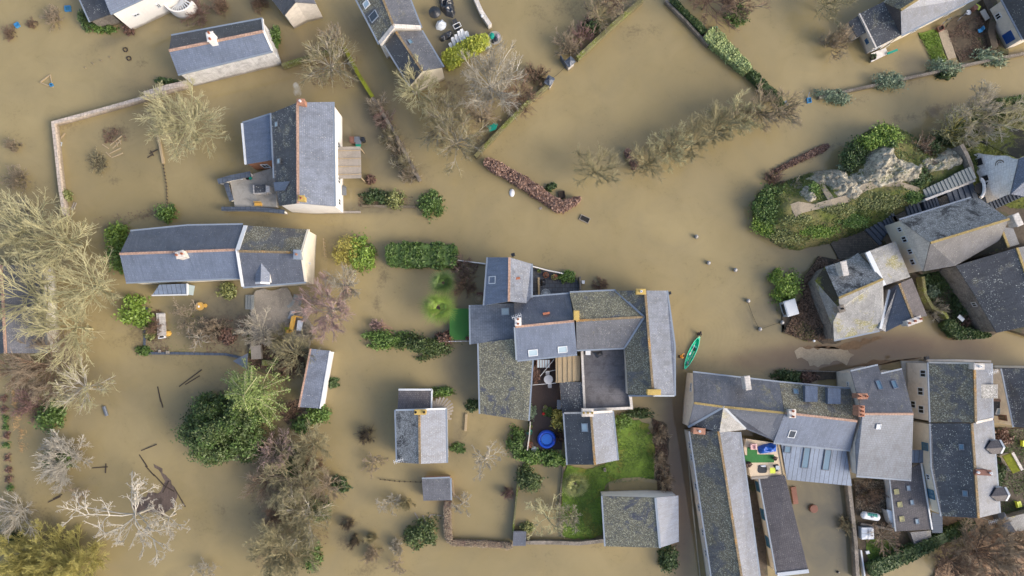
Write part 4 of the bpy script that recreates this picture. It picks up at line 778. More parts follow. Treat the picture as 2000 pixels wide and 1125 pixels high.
bare(T, 'olive bare tree along the mossy wall at the top edge', 1170, 28, 38, 4, 'twig_olive', 'twig_tan', 1.2)
bare(T, 'brown bare tree cut by the top edge above the mossy wall', 1200, -2, 40, 5, 'twig_brown', 'twig_tan', 1.2)
bare(T, 'brown thicket tree at the top edge right of the big flooded field', 1385, -5, 60, 6, 'twig_brown', 'twig_brown', 1.3)
bare(T, 'second brown thicket tree at the top edge near the green ivy clump', 1445, 2, 45, 5, 'twig_tan', 'twig_brown', 1.3)
bare(T, 'olive bare tree at the top edge between the field and the hipped house', 1620, 0, 52, 6, 'twig_olive', 'twig_olive', 1.1)
bare(T, 'round tan bare shrub against the lean-to of the hipped house', 1638, 75, 34, 4, 'twig_tan', 'twig_tan', 1.3, 'shrub')
# row across the water
G = 'row of bare trees across the flooded field'
for i, (x, y, r) in enumerate([(1262, 318, 42), (1310, 288, 44), (1352, 278, 46), (1398, 252, 46), (1440, 228, 50), (1486, 216, 46), (1525, 214, 42)]):
    bare(T, ['leftmost', 'second', 'third', 'middle', 'fifth', 'sixth', 'rightmost'][i] + ' bare tree of the slanting row across the flooded field', x, y, r, 5, 'twig_olive', ['twig_olive', 'twig_lime', 'twig_olive', 'twig_olive', 'twig_lime', 'twig_tan', 'twig_tan'][i], 1.35, group=G)
bare(T, 'round olive bare tree right of the brown beech hedge', 1162, 332, 50, 6, 'twig_olive', 'twig_olive', 1.2)
# left yellow trees
G = 'yellow-twigged trees over the left house'
for i, (x, y, r, l) in enumerate([(25, 450, 78, 'at the far left above the grey house'), (110, 470, 88, 'with the topmost crown of the left cluster'), (60, 585, 90, 'spreading over the grey roof at the left edge'), (168, 560, 74, 'nearest the long house'), (130, 640, 70, 'hanging lowest in the left cluster')]):
    bare(T, 'yellow bare tree ' + l, x, y, r, 10, 'twig_lime', 'twig_yellow', .85, group=G)
bare(T, 'brownish bare tree under the yellow cluster at the left', 85, 715, 72, 6, 'twig_brown', 'twig_tan', 1.3)
bare(T, 'thin brown bare tree at the left edge under the grey roof', 25, 725, 44, 5, 'twig_brown', 'twig_tan', 1.1)
bare(T, 'leaning pale bare tree with long parallel boughs above the white-twigged tree', 150, 760, 62, 6, 'twig_white', 'twig_lime', .9)
bare(T, 'dense white-twigged round tree at the lower left', 112, 893, 58, 5, 'twig_white', 'twig_white', 1.4, 'shrub')
bare(T, 'big white branching tree over the jetty at the lower left', 255, 1010, 100, 10, 'twig_white', 'twig_white', 1.15, 'star', n1=9)
bare(T, 'smaller white tree on the right of the big white branching tree', 320, 1015, 44, 6, 'twig_white', 'twig_white', 1., 'star')
bare(T, 'grey bare tree at the left edge below the white-twigged tree', 28, 1005, 50, 5, 'twig_white', 'twig_grey', 1.2)
bare(T, 'drooping golden willow at the bottom left corner', 50, 1105, 78, 6, 'willow_gold', 'willow_gold', 1.7, 'shrub')
bare(T, 'right part golden willow cut by the bottom edge', 130, 1115, 70, 6, 'willow_gold', 'willow_gold', 1.7, 'shrub')
# garden of the long house
bare(T, 'pollard tree with knobbly boughs left of the round yellow table', 362, 618, 38, 3, 'bark', 'twig_tan', .6, 'star')
bare(T, 'bent bare fruit tree in the flooded garden below the knobbly pollard', 385, 660, 26, 2, 'twig_white', 'twig_tan', .5, 'star')
bare(T, 'pink-red twigged tree at the east gable of the long house', 640, 605, 62, 7, 'twig_grey', 'twig_pink', 1.5)
bare(T, 'grey bare tree overlapping the pink-red one from above', 672, 560, 40, 6, 'twig_grey', 'twig_grey', 1.1)
bare(T, 'tangled grey tree left of the yellow garden bench', 505, 648, 42, 4, 'twig_grey', 'twig_grey', 1.2)
bare(T, 'tangled olive tree just above the long narrow shed', 572, 690, 46, 4.5, 'twig_olive', 'twig_olive', 1.2)
for x, y, r, m_n, l in [(412, 640, 26, 'twig_tan', 'faint tan brush in the flooded garden right of the pollard'), (300, 640, 20, 'twig_brown', 'brown brush between the bright green bush and the stone bench'), (545, 660, 34, 'twig_olive', 'olive brush below the yellow garden shelves'), (600, 655, 26, 'twig_grey', 'grey brush right of the white rectangular tank'),
                        (560, 720, 28, 'twig_brown', 'brown brush left of the long narrow shed'), (545, 1010, 40, 'twig_brown', 'brown tangle on the left flank of the wooded strip'), (612, 905, 30, 'twig_brown', 'brown tangle on the right flank of the wooded strip'), (50, 790, 34, 'twig_red', 'reddish brown tangle between the orange reeds and the ivy mass'), (565, 800, 22, 'twig_brown', 'brown tangle between the cedar and the shed ivy')]:
    bare('shrub', l, x, y, r, 2.4, m_n, m_n, 1., 'shrub', cat='shrub', group='winter brush')
# central strip
bare(T, 'fan-shaped tan bare tree between the conifers and the bottom strip', 535, 880, 42, 5, 'twig_tan', 'twig_pink', .9)
bare(T, 'olive bare tree at the top of the wooded strip below the narrow shed', 608, 870, 46, 5, 'twig_olive', 'twig_olive', 1.3)
bare(T, 'bare tree in the upper middle of the wooded strip', 575, 940, 66, 6, 'twig_tan', 'twig_olive', 1.4)
bare(T, 'faint brown bare tree on the left flank of the wooded strip', 515, 945, 44, 3.5, 'twig_brown', 'twig_tan', 1.1)
bare(T, 'pale-limbed bare tree in the lower middle of the wooded strip', 590, 1010, 62, 6, 'twig_white', 'twig_olive', 1.3)
bare(T, 'wide olive bare tree at the lower end of the wooded strip', 545, 1075, 76, 7, 'twig_olive', 'twig_olive', 1.5)
bare(T, 'brown bare tree on the right side of the wooded strip near the round bush', 635, 950, 36, 4, 'twig_tan', 'twig_tan', 1.1)
G = 'small drowned trees of the flooded orchard'
for x, y, r, m, l in [(713, 850, 20, 'twig_dark', 'dark little tree left of the small square house'), (725, 905, 26, 'twig_tan', 'tan little tree below the dark little tree'), (762, 982, 26, 'twig_grey', 'spreading little tree left of the small slate shed'), (790, 985, 18, 'twig_olive', 'little tree touching the spreading orchard tree'),
                      (725, 1085, 20, 'twig_tan', 'small tan tree near the bottom edge in the orchard'), (775, 1072, 18, 'twig_grey', 'grey little tree under the leafy evergreen mound'), (772, 1105, 22, 'twig_tan', 'bottom-edge bare tree of the orchard'), (902, 985, 26, 'twig_grey', 'white-limbed little tree right of the small slate shed'),
                      (992, 965, 14, 'twig_red', 'small reddish shrub beside the mossy garden wall'), (690, 1060, 15, 'twig_dark', 'low dark drowned shrub in the orchard'), (678, 1025, 15, 'twig_dark', 'upper low dark drowned shrub in the orchard'), (722, 1052, 13, 'twig_olive', 'tiny olive tree between the drowned shrubs'),
                      (150, 965, 24, 'twig_tan', 'small straggly tree between the white-twigged and branching trees'), (400, 1110, 26, 'twig_grey', 'straggly bare top at the bottom edge right of the branching tree')]:
    bare(T, l, x, y, r, 2, m, m, .8, 'star' if r > 20 else 'shrub', group=G)
bare(T, 'white rounded bare tree between the square house and the garden wall', 946, 899, 42, 4, 'twig_white', 'twig_grey', 1.2, 'star', n1=10)
bare(T, 'pale spreading tree over the walled pool above the tiny shed', 1068, 1015, 50, 5, 'twig_lime', 'twig_lime', 1., 'star')
bare(T, 'thin pale tree leaning over the edge of the lawn', 1112, 1010, 30, 4, 'twig_olive', 'twig_grey', .9)
for i, (x, y) in enumerate([(1290, 848), (1292, 902), (1300, 940)]): bare('shrub', ['upper', 'middle', 'lower'][i] + ' brown shrub of the lawn\'s right border by the narrow channel', x, y, 20, 2.5, 'twig_tan', 'twig_tan', 1., 'shrub', cat='shrub', group='brown border shrubs')
bare('shrub', 'red-brown shrub between the round pool and the small house wall', 1093, 855, 14, 1.8, 'twig_red', 'leaf_rust', 1.3, 'shrub', cat='shrub')
bare('shrub', 'grey-brown pergola climber left of the central block', 908, 555, 30, 2.4, 'twig_brown', 'twig_brown', 1.5, 'shrub', cat='shrub', squash=1.)
bare('shrub', 'grey-brown climber right above the yellow-green palm', 905, 520, 26, 2.4, 'twig_tan', 'twig_red', 1.2, 'shrub', cat='shrub')
bare('shrub', 'small pinkish bush at the tip of the hedge below the palm', 736, 636, 17, 1.2, 'twig_pink', 'twig_pink', 1.3, 'shrub', cat='shrub')
bare('shrub', 'reddish low shrub in the water north of the mossy-roofed house', 1172, 556, 16, .9, 'twig_red', 'twig_brown', 1.2, 'shrub', cat='shrub')
# rock and right side
bare(T, 'big pale tree with yellow-green boughs over the ruined wall', 1908, 222, 62, 8, 'twig_lime', 'twig_grey', 1.3)
bare(T, 'yellow-green bare tree leaning left of the big pale tree', 1862, 262, 48, 6, 'leaf_gold', 'twig_lime', 1.2)
bare(T, 'yellow-green bare tree at the right edge above the ruined wall', 1968, 240, 44, 6, 'twig_lime', 'twig_yellow', 1.2)
bare(T, 'grey bare tree between the two pale rock outcrops', 1795, 302, 46, 4.5, 'twig_grey', 'twig_brown', 1.3)
bare('shrub', 'grey leafless shrub on the tip of the rock near the round boulder', 1555, 370, 22, 2, 'twig_grey', 'twig_grey', 1.2, 'shrub', cat='shrub')
bare('shrub', 'reddish drowned scrub at the upper left foot of the rock', 1512, 350, 24, 1.2, 'twig_red', 'twig_brown', 1.3, 'shrub', cat='shrub')
for x, y, r, l in [(1920, 1085, 70, 'large brown bare tree at the bottom right edge'), (1985, 1070, 62, 'brown bare tree in the bottom right corner'), (1862, 1102, 36, 'dark-limbed bare tree over the tan bank at the bottom right')]:
    bare(T, l, x, y, r, 6, 'twig_brown', 'twig_tan' if r > 40 else 'twig_brown', 1.5)
bare(T, 'twiggy brown tree over the garden with the white tank', 1725, 1050, 34, 3, 'twig_tan', 'twig_brown', 1.)
bare(T, 'brown vine-like tree in the plot above the white tank', 1698, 968, 32, 2.5, 'twig_dark', 'twig_brown', 1.1, 'shrub')
bare('shrub', 'brown shrub overhanging the walled yard from its right wall', 1655, 1025, 20, 1.5, 'twig_brown', 'twig_olive', 1., 'shrub', cat='shrub')
bare(T, 'pale twiggy bare tree in the ivy garden under the big stone barn', 1832, 606, 22, 2.5, 'twig_grey', 'twig_grey', .9, 'shrub')

# leafy things
B = 'bush'
bush(B, 'round bright green bush at the end of the thin fence above the long house', 323, 413, 18, 17, 1.8, 'leaf_green')
bush(B, 'upper yellow-green bush at the west gable of the long house', 226, 462, 22, 24, 2.4, 'leaf_lime', leaf=.2)
bush(B, 'lower olive-green bush at the west gable of the long house', 228, 500, 18, 28, 2.4, 'leaf_green', leaf=.2)
bush(B, 'bright green spreading bush in the flooded garden left of the pollard tree', 260, 608, 30, 28, 2.4, 'leaf_lime', leaf=.2)
bush(B, 'dark clipped green bush above the pale hedge right of the terrace house', 732, 384, 24, 14, 1.5, 'leaf_dark')
bush(B, 'olive rounded bush between the dark clipped bush and the round bush', 772, 388, 18, 16, 1.5, 'leaf_olive')
bush(B, 'round olive-green bush standing alone in the channel right of the terrace house', 840, 398, 22, 24, 2.2, 'leaf_mid')
bush(B, 'yellow bamboo clump beside the cream gable', 678, 490, 28, 28, 3.5, 'leaf_gold', leaf=.2, asp=.25)
bush(B, 'bright green and yellow evergreen right of the bamboo clump', 704, 497, 22, 34, 3.2, 'leaf_lime', leaf=.2)
def palm(label, px, py, R, mt, H=3.2):
    SEED[0] += 1; rng = np.random.default_rng(SEED[0]); base = W(px, py, H); base.z = 0; root = thing('palm_tree', label, 'palm', base)
    mb = MB(); mb.tube([base + Vector((0, 0, -1)), base + Vector((0, 0, H * .9))], .2, 8); obj('trunk', mb, 'wood_dark', root); V = []; F = []; R /= S
    for k in range(34):
        a = k * 2.4 + rng.random() * .3; el = rng.uniform(.0, 1.1); L = R * rng.uniform(.12, .66); d = np.array([math.cos(a) * math.cos(el), math.sin(a) * math.cos(el), math.sin(el)]); c = np.array([0, 0, H - .2]) + d * L
        s = np.cross(d, [0, 0, 1.]); s /= np.linalg.norm(s); n = np.cross(s, d)
        for j in range(15):
            t = (j - 7) / 7 * 1.5; q = d * math.cos(t) + s * math.sin(t); q = q + np.array([0, 0, -.25]); e = c + q * R * .75 * rng.uniform(.8, 1.1); w = np.cross(q, n) * .035; b = len(V); V += [c - w, e - w * .3, e + w * .3, c + w]; F.append([b, b + 1, b + 2, b + 3])
    link(fastmesh('fronds', np.array(V), np.array(F), mt), 'fronds', root)
palm('dark green fan palm just above the yellow-green palm', 865, 552, 24, 'leaf_mid'); palm('yellow-green fan palm left of the green turf terrace', 854, 600, 30, 'leaf_lime', 3.4)
palm('fan palm on the left side of the lawn', 1124, 945, 24, 'leaf_olive', 2)
bush(B, 'bright green left end of the evergreen screen below the palms', 752, 664, 42, 18, 1.7, 'leaf_green')
bush(B, 'big dark evergreen mound below the palms', 825, 677, 48, 24, 2.2, 'leaf_deep')
bush(B, 'dark evergreen shrub between the dark mound and the turf terrace', 868, 660, 16, 12, 1.6, 'leaf_rust')
bush(B, 'small dark round bush alone in the flood right of the wooded strip', 666, 946, 20, 14, 1.4, 'leaf_dark')
bush(B, 'dark leafy evergreen mound below the small slate shed', 824, 1044, 33, 26, 2.2, 'leaf_deep', rot=-30)
bush(B, 'round dark evergreen on the garden wall below the green hedge', 1034, 936, 22, 24, 2.6, 'leaf_deep')
bush(B, 'variegated green bush left of the round pool outside the deck wall', 1008, 862, 15, 28, 1.8, 'leaf_mid')
bush(B, 'golden variegated bush between the deck and the small house', 1091, 820, 13, 21, 1.9, 'leaf_gold')
bush(B, 'light green bushy hedge below the round pool, left part', 1040, 892, 30, 14, 1.6, 'leaf_green')
bush(B, 'light green bushy hedge below the round pool, right part', 1084, 896, 28, 15, 1.6, 'leaf_green')
bush(B, 'small shrub at the lawn corner behind the small house', 1217, 824, 14, 14, 1.2, 'leaf_green')
bush(B, 'dark columnar bush below the house with the narrow blue slope', 1307, 1092, 18, 26, 2, 'leaf_dark')
bush(B, 'small green shrub against the tiny shed', 1030, 1030, 12, 10, 1.0, 'leaf_olive')
bush(B, 'big round bright green bush in the water by the lichened cottage', 1535, 556, 28, 29, 2.8, 'leaf_lime')
bush(B, 'dark shrub at the water behind the corner house', 1542, 736, 30, 13, 1.5, 'leaf_dark'); bush(B, 'brown-green shrub right of the dark shrub behind the corner house', 1580, 738, 18, 11, 1.3, 'leaf_rust')
bush(B, 'small olive bush in the patio between orange pots', 1109, 542, 14, 12, 1.1, 'leaf_green', zb=.4)
bush(B, 'fern-like green shrub under the long house', 440, 568, 18, 15, 1.2, 'leaf_olive'); bush(B, 'dark olive drowned shrub in the garden right of the pollard', 442, 655, 17, 16, .7, 'leaf_rust')
bush(B, 'green shrub left end of the flooded garden border', 292, 650, 12, 13, .8, 'leaf_olive'); bush(B, 'dark shrub under the pinkish flower stems at the garden corner', 278, 685, 14, 9, .8, 'leaf_mid')
bush(B, 'dark shrub below the shed in the wooded strip', 590, 830, 20, 16, 2, 'leaf_mid'); bush(B, 'bright green ivy mass at the shed corner', 620, 808, 20, 16, 2.2, 'leaf_green')
bush(B, 'deep green ivy patch amid the wooded strip', 566, 905, 26, 26, 2.5, 'ivy'); bush(B, 'ivy patch on the right of the pale-limbed tree', 622, 995, 20, 22, 2.5, 'ivy'); bush(B, 'bright green ivy at the lowest end of the wooded strip', 606, 1085, 18, 30, 2, 'leaf_mid'); bush(B, 'ivy mound beside the narrow shed\'s right wall', 652, 748, 12, 9, .8, 'ivy')
bush(B, 'dark green ivy mass under the leaning pale tree', 95, 812, 24, 30, 2.2, 'leaf_mid', leaf=.2); bush(B, 'dark green bush at the left edge above the willow', 15, 1052, 16, 16, 1.6, 'leaf_dark')
bush(B, 'dark ivy heart of the white-twigged round tree', 112, 896, 26, 20, 2.4, 'leaf_mid')
bush(B, 'green creeper at the foot of the top left white house', 195, 52, 16, 8, 1.2, 'leaf_green'); bush(B, 'second green creeper right of the first at the top left house', 214, 57, 12, 7, 1, 'leaf_mid'); bush(B, 'brown wicker-like shrub in a planter under the white facade', 250, 52, 9, 12, 1.2, 'leaf_rust')
bush(B, 'dark creeper on the left wall of the top left annex', 164, 34, 8, 22, 1.6, 'ivy'); bush(B, 'green tuft on the west side of the brick wall\'s end', 130, 382, 9, 11, .9, 'leaf_olive')
bush(B, 'dark hedge under the right end of the brick wall', 322, 158, 20, 6, .9, 'ivy'); bush(B, 'ivy at the east gable of the whitewashed house', 537, 72, 7, 20, 2, 'leaf_mid')
bush(B, 'green ivy clump beside the brown thicket at the top edge', 1442, 26, 22, 18, 2.4, 'leaf_mid'); bush(B, 'small green shrub amid the thickets along the mossy wall', 1155, 48, 16, 13, 1.8, 'leaf_dark')
bush(B, 'blue-green leafy row behind the house with a trellis stair', 862, 766, 24, 9, 1.3, 'leaf_green'); bush(B, 'small L-shaped green shrub at the square house\'s door', 893, 876, 14, 9, 1, 'leaf_mid', n=700); bush(B, 'dark shrub at the corner of the moss-roofed building', 922, 793, 14, 10, 1.1, 'leaf_dark')
bush(B, 'green shrubs below the white rail of the east wing yard', 1250, 808, 30, 8, 1.2, 'leaf_dark'); bush(B, 'rounded beige dry shrub left of the pale stones below the pergola', 724, 350, 9, 8, .8, 'leaf_rust')
for i, (x, y, rx, ry, rot) in enumerate([(1628, 186, 34, 12, 8), (1736, 156, 30, 17, 8), (1848, 130, 32, 12, 8), (1936, 110, 34, 12, 12)]):
    bush(B, ['leftmost', 'second', 'third', 'rightmost'][i] + ' silvery evergreen clump along the low wall of the right lane', x, y, rx, ry, 1.9, 'leaf_silver', rot=rot, group='silvery clumps on the lane wall', leaf=.17, asp=.35)
bush(B, 'small dark bush hanging over the lane wall below the little lawn', 1853, 146, 16, 8, 1.2, 'leaf_dark')
for x, y, r, h, m, l in [(3, 560, 0, 0, 0, 0)]: pass
# leafy row of small drowned shrubs at the far left
for i, (y, m) in enumerate([(778, 'leaf_rust'), (800, 'leaf_rust'), (818, 'leaf_mid'), (835, 'leaf_mid'), (850, 'leaf_rust'), (870, 'leaf_mid'), (895, 'leaf_rust'), (918, 'leaf_rust'), (935, 'leaf_rust'), (953, 'leaf_green')]):
    bush('shrub', ['first', 'second', 'third', 'fourth', 'fifth', 'sixth', 'seventh', 'eighth', 'ninth', 'tenth'][i] + ' little drowned shrub from the top in the far left row', 6 + i * 1.3, y, 6 + (i % 3), 7, .6, m, n=160, leaf=.12, group='line of little drowned shrubs')
# big evergreens
def conifer(label, px, py, R, H, mt, n=15000, leaf=.2, asp=.5, K=60):
    SEED[0] += 1; rng = np.random.default_rng(SEED[0]); base = W(px, py, H * .5); base.z = 0; root = thing('evergreen_tree', label, 'tree', base); R /= S
    mb = MB(); mb.tube([base + Vector((0, 0, -1)), base + Vector((0, 0, H * .8))], .3, 8, r2=.08); obj('trunk', mb, 'bark', root)
    P = clump_pts(rng, n, R * .98, R * .84, H, -.0, K, .13, .5); P = P[P[:, 2] > .3]; V, F = ellip(R * .45, R * .4, H * .45, rng, .6); V[:, 2] = np.maximum(V[:, 2], .2)
    a = np.array([noise.noise(Vector(p) * .9) for p in P]) + .12 * rng.normal(size=len(P)) > .12
    link(leafmesh('crown', P[~a], leaf, mt, rng, .5, asp, (V, F)), 'crown', root); link(leafmesh('new_growth', P[a], leaf, 'leaf_mid', rng, .7, asp), 'new_growth', root)
conifer('big dark glossy evergreen tree with a broad rounded crown', 432, 838, 84, 7.5, 'leaf_deep', 42000, .17, K=150)
def cedar(label, px, py, R, H):
    SEED[0] += 1; rng = np.random.default_rng(SEED[0]); base = W(px, py, H * .6); base.z = 0; root = thing('cedar_tree', label, 'tree', base); R /= S; A = []; B_ = []; C = []
    mb = MB(); mb.tube([base + Vector((0, 0, -1)), base + Vector((0, 0, H))], .25, 8, r2=.04); obj('trunk', mb, 'bark', root)
    for k in range(46):
        a = rng.uniform(0, 6.283); t = rng.random(); L = R * (1 - .55 * t) * rng.uniform(.75, 1.1); z = H * (.3 + .68 * t); p = np.array([0, 0, z]); d = np.array([math.cos(a), math.sin(a), .1])
        for j in range(7):
            q = p + d * L / 7 + [0, 0, -.04 * j]; A.append(p); B_.append(q)
            for m in range(26): 
                s = rng.normal() * (.95 - .08 * j) * .55; C.append(p + (q - p) * rng.random() + np.array([-d[1], d[0], 0]) * s + [0, 0, -abs(s) * .3 + rng.normal() * .05])
            p = q; d = d + rng.normal(size=3) * [.09, .09, .02]; d /= np.linalg.norm(d)
    A = np.array(A); B_ = np.array(B_); link(segmesh('boughs', A, B_, np.full(len(A), .05), np.full(len(A), .035), 'twig_lime'), 'boughs', root)
    link(leafmesh('crown', np.array(C), .15, 'leaf_pine', rng, .6, .3), 'crown', root)
cedar('yellow-green cedar with spreading feathery boughs above the dark evergreen', 492, 770, 76, 8)
# hedges
hedge('hedge', 'dense bright green rectangular hedge above the flooded palm garden', [(756, 497), (892, 500)], 46, 2, 'leaf_mid', .2, 60)
hedge('hedge', 'coppery beech hedge slanting through the middle of the flood', [(948, 314), (1020, 355), (1095, 405), (1132, 388)], [18, 21, 20, 12], 1.4, 'leaf_brown', .15, 70)
hedge('hedge', 'short coppery hedge end at the left tip of the bare tree row', [(1224, 292), (1244, 330)], 12, 1.1, 'leaf_brown', .14, 60)
hedge('hedge', 'sunny yellow-green hedge behind the white stacked chairs', [(868, 122), (905, 97), (953, 74)], [30, 28, 24], 1.8, 'leaf_yellow', .17, 60)
hedge('hedge', 'long ivy hedge sloping along the right side of the big flooded field', [(1310, 0), (1350, 36), (1376, 62)], [8, 10, 14], 1.3, 'ivy', .15, 60)
hedge('hedge', 'pale wide stretch of the ivy hedge beside the purple tub', [(1384, 62), (1412, 90), (1462, 138)], [34, 26, 20], 1.6, 'ivy_pale', .15, 70)
hedge('hedge', 'dark lower end of the ivy hedge reaching the tree row', [(1464, 140), (1500, 175), (1528, 203)], [14, 15, 8], 1.4, 'ivy', .15, 60)
hedge('hedge', 'half drowned dark hedge in the water above the rock', [(1515, 334), (1560, 312), (1618, 284)], [8, 11, 12], .35, 'leaf_rust', .12, 60)
hedge('hedge', 'low dark hedge in the water beside the cottage lane', [(1700, 1116), (1790, 1075), (1900, 1022)], [30, 26, 18], 1.4, 'ivy', .16, 55, zb=.4)
hedge('hedge', 'ivy-covered curving garden wall between the lane and the ivy garden', [(1846, 628), (1870, 650), (1930, 655)], [20, 24, 10], 1.6, 'ivy', .15, 60)
hedge('hedge', 'brown twiggy hedge running down from the small slate shed', [(874, 980), (874, 1030), (878, 1058)], 14, 1.0, 'twig_tan', .12, 90, asp=.2, coremat='leaf_rust')
hedge('hedge', 'brown twiggy hedge along the bottom left of the tiny square shed', [(880, 1060), (940, 1062), (1000, 1066)], 11, 1.0, 'twig_tan', .12, 90, asp=.2, coremat='leaf_rust')
hedge('reeds', 'strip of orange reeds at the left edge between the shrub row and ivy', [(27, 765), (36, 820), (48, 880)], [9, 9, 10], 1.2, 'twig_orange', .3, 50, cat='reeds', asp=.08, core=False, rough=.5)

# ---------------------------------------------------------------- the rock and the dry ground
ISL = [(1470, 432), (1465, 402), (1478, 378), (1500, 360), (1535, 352), (1580, 337), (1640, 328), (1652, 300), (1680, 262), (1722, 240), (1768, 258), (1795, 276), (1850, 256), (1885, 225), (1940, 192), (2010, 186), (2150, 190), (2150, 420), (1960, 420), (1890, 392), (1830, 408), (1760, 432), (1700, 448), (1630, 474), (1560, 490), (1525, 486), (1492, 462)]
IW = np.array([tuple(W(x, y).xy) for x, y in ISL])
def in_poly(q, P):
    r = np.zeros(len(q), bool)
    for i in range(len(P)):
        a, b = P[i], P[(i + 1) % len(P)]; r ^= ((a[1] > q[:, 1]) != (b[1] > q[:, 1])) & (q[:, 0] < (b[0] - a[0]) * (q[:, 1] - a[1]) / (b[1] - a[1] + 1e-12) + a[0])
    return r
def edge_dist(q, P):
    d = np.full(len(q), 1e9)
    for i in range(len(P)):
        a, b = P[i], P[(i + 1) % len(P)]; ab = b - a; t = np.clip(((q - a) @ ab) / (ab @ ab), 0, 1); d = np.minimum(d, np.linalg.norm(q - a - t[:, None] * ab, axis=1))
    return d
def isl_h(q):
    d = edge_dist(q, IW); ins_ = in_poly(q, IW); t = np.clip(d / 3.6, 0, 1); hm = np.interp(q[:, 0], [32, 38, 48, 62, 80], [2.6, 3.2, 4.0, 4.0, 3.6])
    nz = np.array([noise.noise(Vector((a * .55, b * .55, 0))) * .5 + noise.noise(Vector((a * 1.6, b * 1.6, 5))) * .25 for a, b in q])
    return np.where(ins_, -.35 + (t ** .55) * hm + nz * np.clip(t * 2, .2, 1), -1.2)
def drape(px, py, dz=.05):
    z = 3.
    for _ in range(6): p = W(px, py, z); z = float(isl_h(np.array([[p.x, p.y]]))[0])
    return W(px, py, z + dz)
N = NT('rock_ground'); a1 = N.noise(.35, 4, .6, dist=.5); a2 = N.noise(2.2, 5, .75); a3 = N.noise(.16, 3, .5)
c = N.mix(N.rng(N.math('ADD', N.math('MULTIPLY', a1, .5), N.math('MULTIPLY', a2, .5)), .38, .6), lin((50, 66, 30)), lin((104, 112, 50))); c = N.mix(N.rng(a3, .5, .6), c, lin((122, 116, 72))); c = N.mix(N.math('MULTIPLY', N.rng(N.noise(1.1, 5, .7), .58, .68), .8), c, lin((92, 82, 62)))
N.l(c, N.p.inputs['Base Color']); N.p.inputs['Roughness'].default_value = .95; N.bump(a2, .8, .2); MATS['rock_ground'] = N.m
xs = np.arange(32, 82, .42); ys = np.arange(12.5, 36.5, .42); X, Y = np.meshgrid(xs, ys); q = np.c_[X.ravel(), Y.ravel()]; zz = isl_h(q); n_ = len(xs)
i_ = (np.arange(len(ys) - 1)[:, None] * n_ + np.arange(n_ - 1)[None]); F = np.stack([i_, i_ + 1, i_ + n_ + 1, i_ + n_], -1).reshape(-1, 4); F = F[(zz[F] > -1.1).any(1)]
link(fastmesh('hill', np.c_[q, zz], F, 'rock_ground'), 'hill', kind='structure')
rng = np.random.default_rng(5); q2 = rng.uniform([32, 12.5], [80, 36.5], (52000, 2)); dd = edge_dist(q2, IW); k_ = in_poly(q2, IW) & (np.array([noise.noise(Vector((a * .3, b * .3, 9))) for a, b in q2]) + .16 * rng.normal(size=len(q2)) + np.where(dd < 3.2, .22, -.12) > -.05); q2 = q2[k_]
half = len(q2) // 2
for nm, mt_, qq in (('ground_cover', 'ivy', q2[:half]), ('ground_cover', 'grass_bank', q2[half:])): link(leafmesh(nm, np.c_[qq, isl_h(qq) + rng.uniform(.0, .22, len(qq))], .13, mt_, rng, .6, .4), nm, kind='stuff')
def rock(label, pts, h, seed, mt='rock'):
    """weathered outcrop grown over a polygon of the hill"""
    P = np.array([tuple(drape(x, y).xy) for x, y in pts]); lo, hi = P.min(0) - .4, P.max(0) + .4; st = .1; xs = np.arange(lo[0], hi[0], st); ys = np.arange(lo[1], hi[1], st); X, Y = np.meshgrid(xs, ys); q = np.c_[X.ravel(), Y.ravel()]; n = len(xs)
    ed = edge_dist(q, P) * np.where(in_poly(q, P), 1, -1); jag = np.array([noise.noise(Vector((a * .9, b * .9, seed))) for a, b in q]); ed = ed + jag * .5; t = np.clip(ed / 1.2, 0, 1) ** .5
    vor = np.array([noise.voronoi(Vector((a * .55 + b * .2, b * .9, seed)))[0][0] for a, b in q]); v2 = np.array([noise.voronoi(Vector((a * 1.7, b * 1.7, seed)))[0][0] for a, b in q]); nz = np.array([noise.noise(Vector((a * 3, b * 3, seed))) for a, b in q])
    rd = np.array([noise.ridged_multi_fractal(Vector((a * .8 + b * .5, b * 1.3 - a * .3, seed)), 1.0, 2.1, 5, 1.0, 2.0) for a, b in q]); z = isl_h(q) - .25 + t * (h * (.35 + .4 * (1 - vor)) + .28 * (rd - 1.1) + .4 * (.5 - v2) + .15 * nz); F = []; 
    i = (np.arange(len(ys) - 1)[:, None] * n + np.arange(n - 1)[None]); F = np.stack([i, i + 1, i + n + 1, i + n], -1).reshape(-1, 4); F = F[(ed[F] > -.25).all(1)]; C = np.array([P[:, 0].mean(), P[:, 1].mean(), 0])
    use = np.unique(F); mp = np.zeros(len(q), int); mp[use] = np.arange(len(use)); link(fastmesh('rock_outcrop', np.c_[q, z][use] - C, mp[F], mt), 'rock_outcrop', loc=Vector(C), label=label, cat='rock')
rock('largest pale rock outcrop in the middle of the rocky mound', [(1684, 324), (1690, 298), (1720, 284), (1746, 290), (1754, 308), (1782, 320), (1800, 336), (1798, 356), (1740, 360), (1705, 362), (1682, 350)], 2.4, 2)
rock('long pale rock outcrop left of the largest one, above the sandy path', [(1572, 350), (1592, 330), (1628, 330), (1660, 346), (1692, 358), (1684, 382), (1664, 392), (1640, 388), (1622, 376), (1606, 360)], 1.7, 7)
rock('low rock saddle joining the long outcrop to the largest outcrop', [(1655, 348), (1668, 330), (1690, 326), (1700, 345), (1694, 368), (1672, 374)], 1.2, 29)
rock('low pale ledge between the largest outcrop and the big pale tree', [(1790, 322), (1806, 306), (1822, 304), (1826, 326), (1808, 344), (1794, 344)], 1.0, 31)
rock('mossy pale rock outcrop below the big pale tree', [(1803, 325), (1825, 300), (1850, 288), (1880, 292), (1888, 318), (1850, 332), (1815, 338)], 1.5, 11)
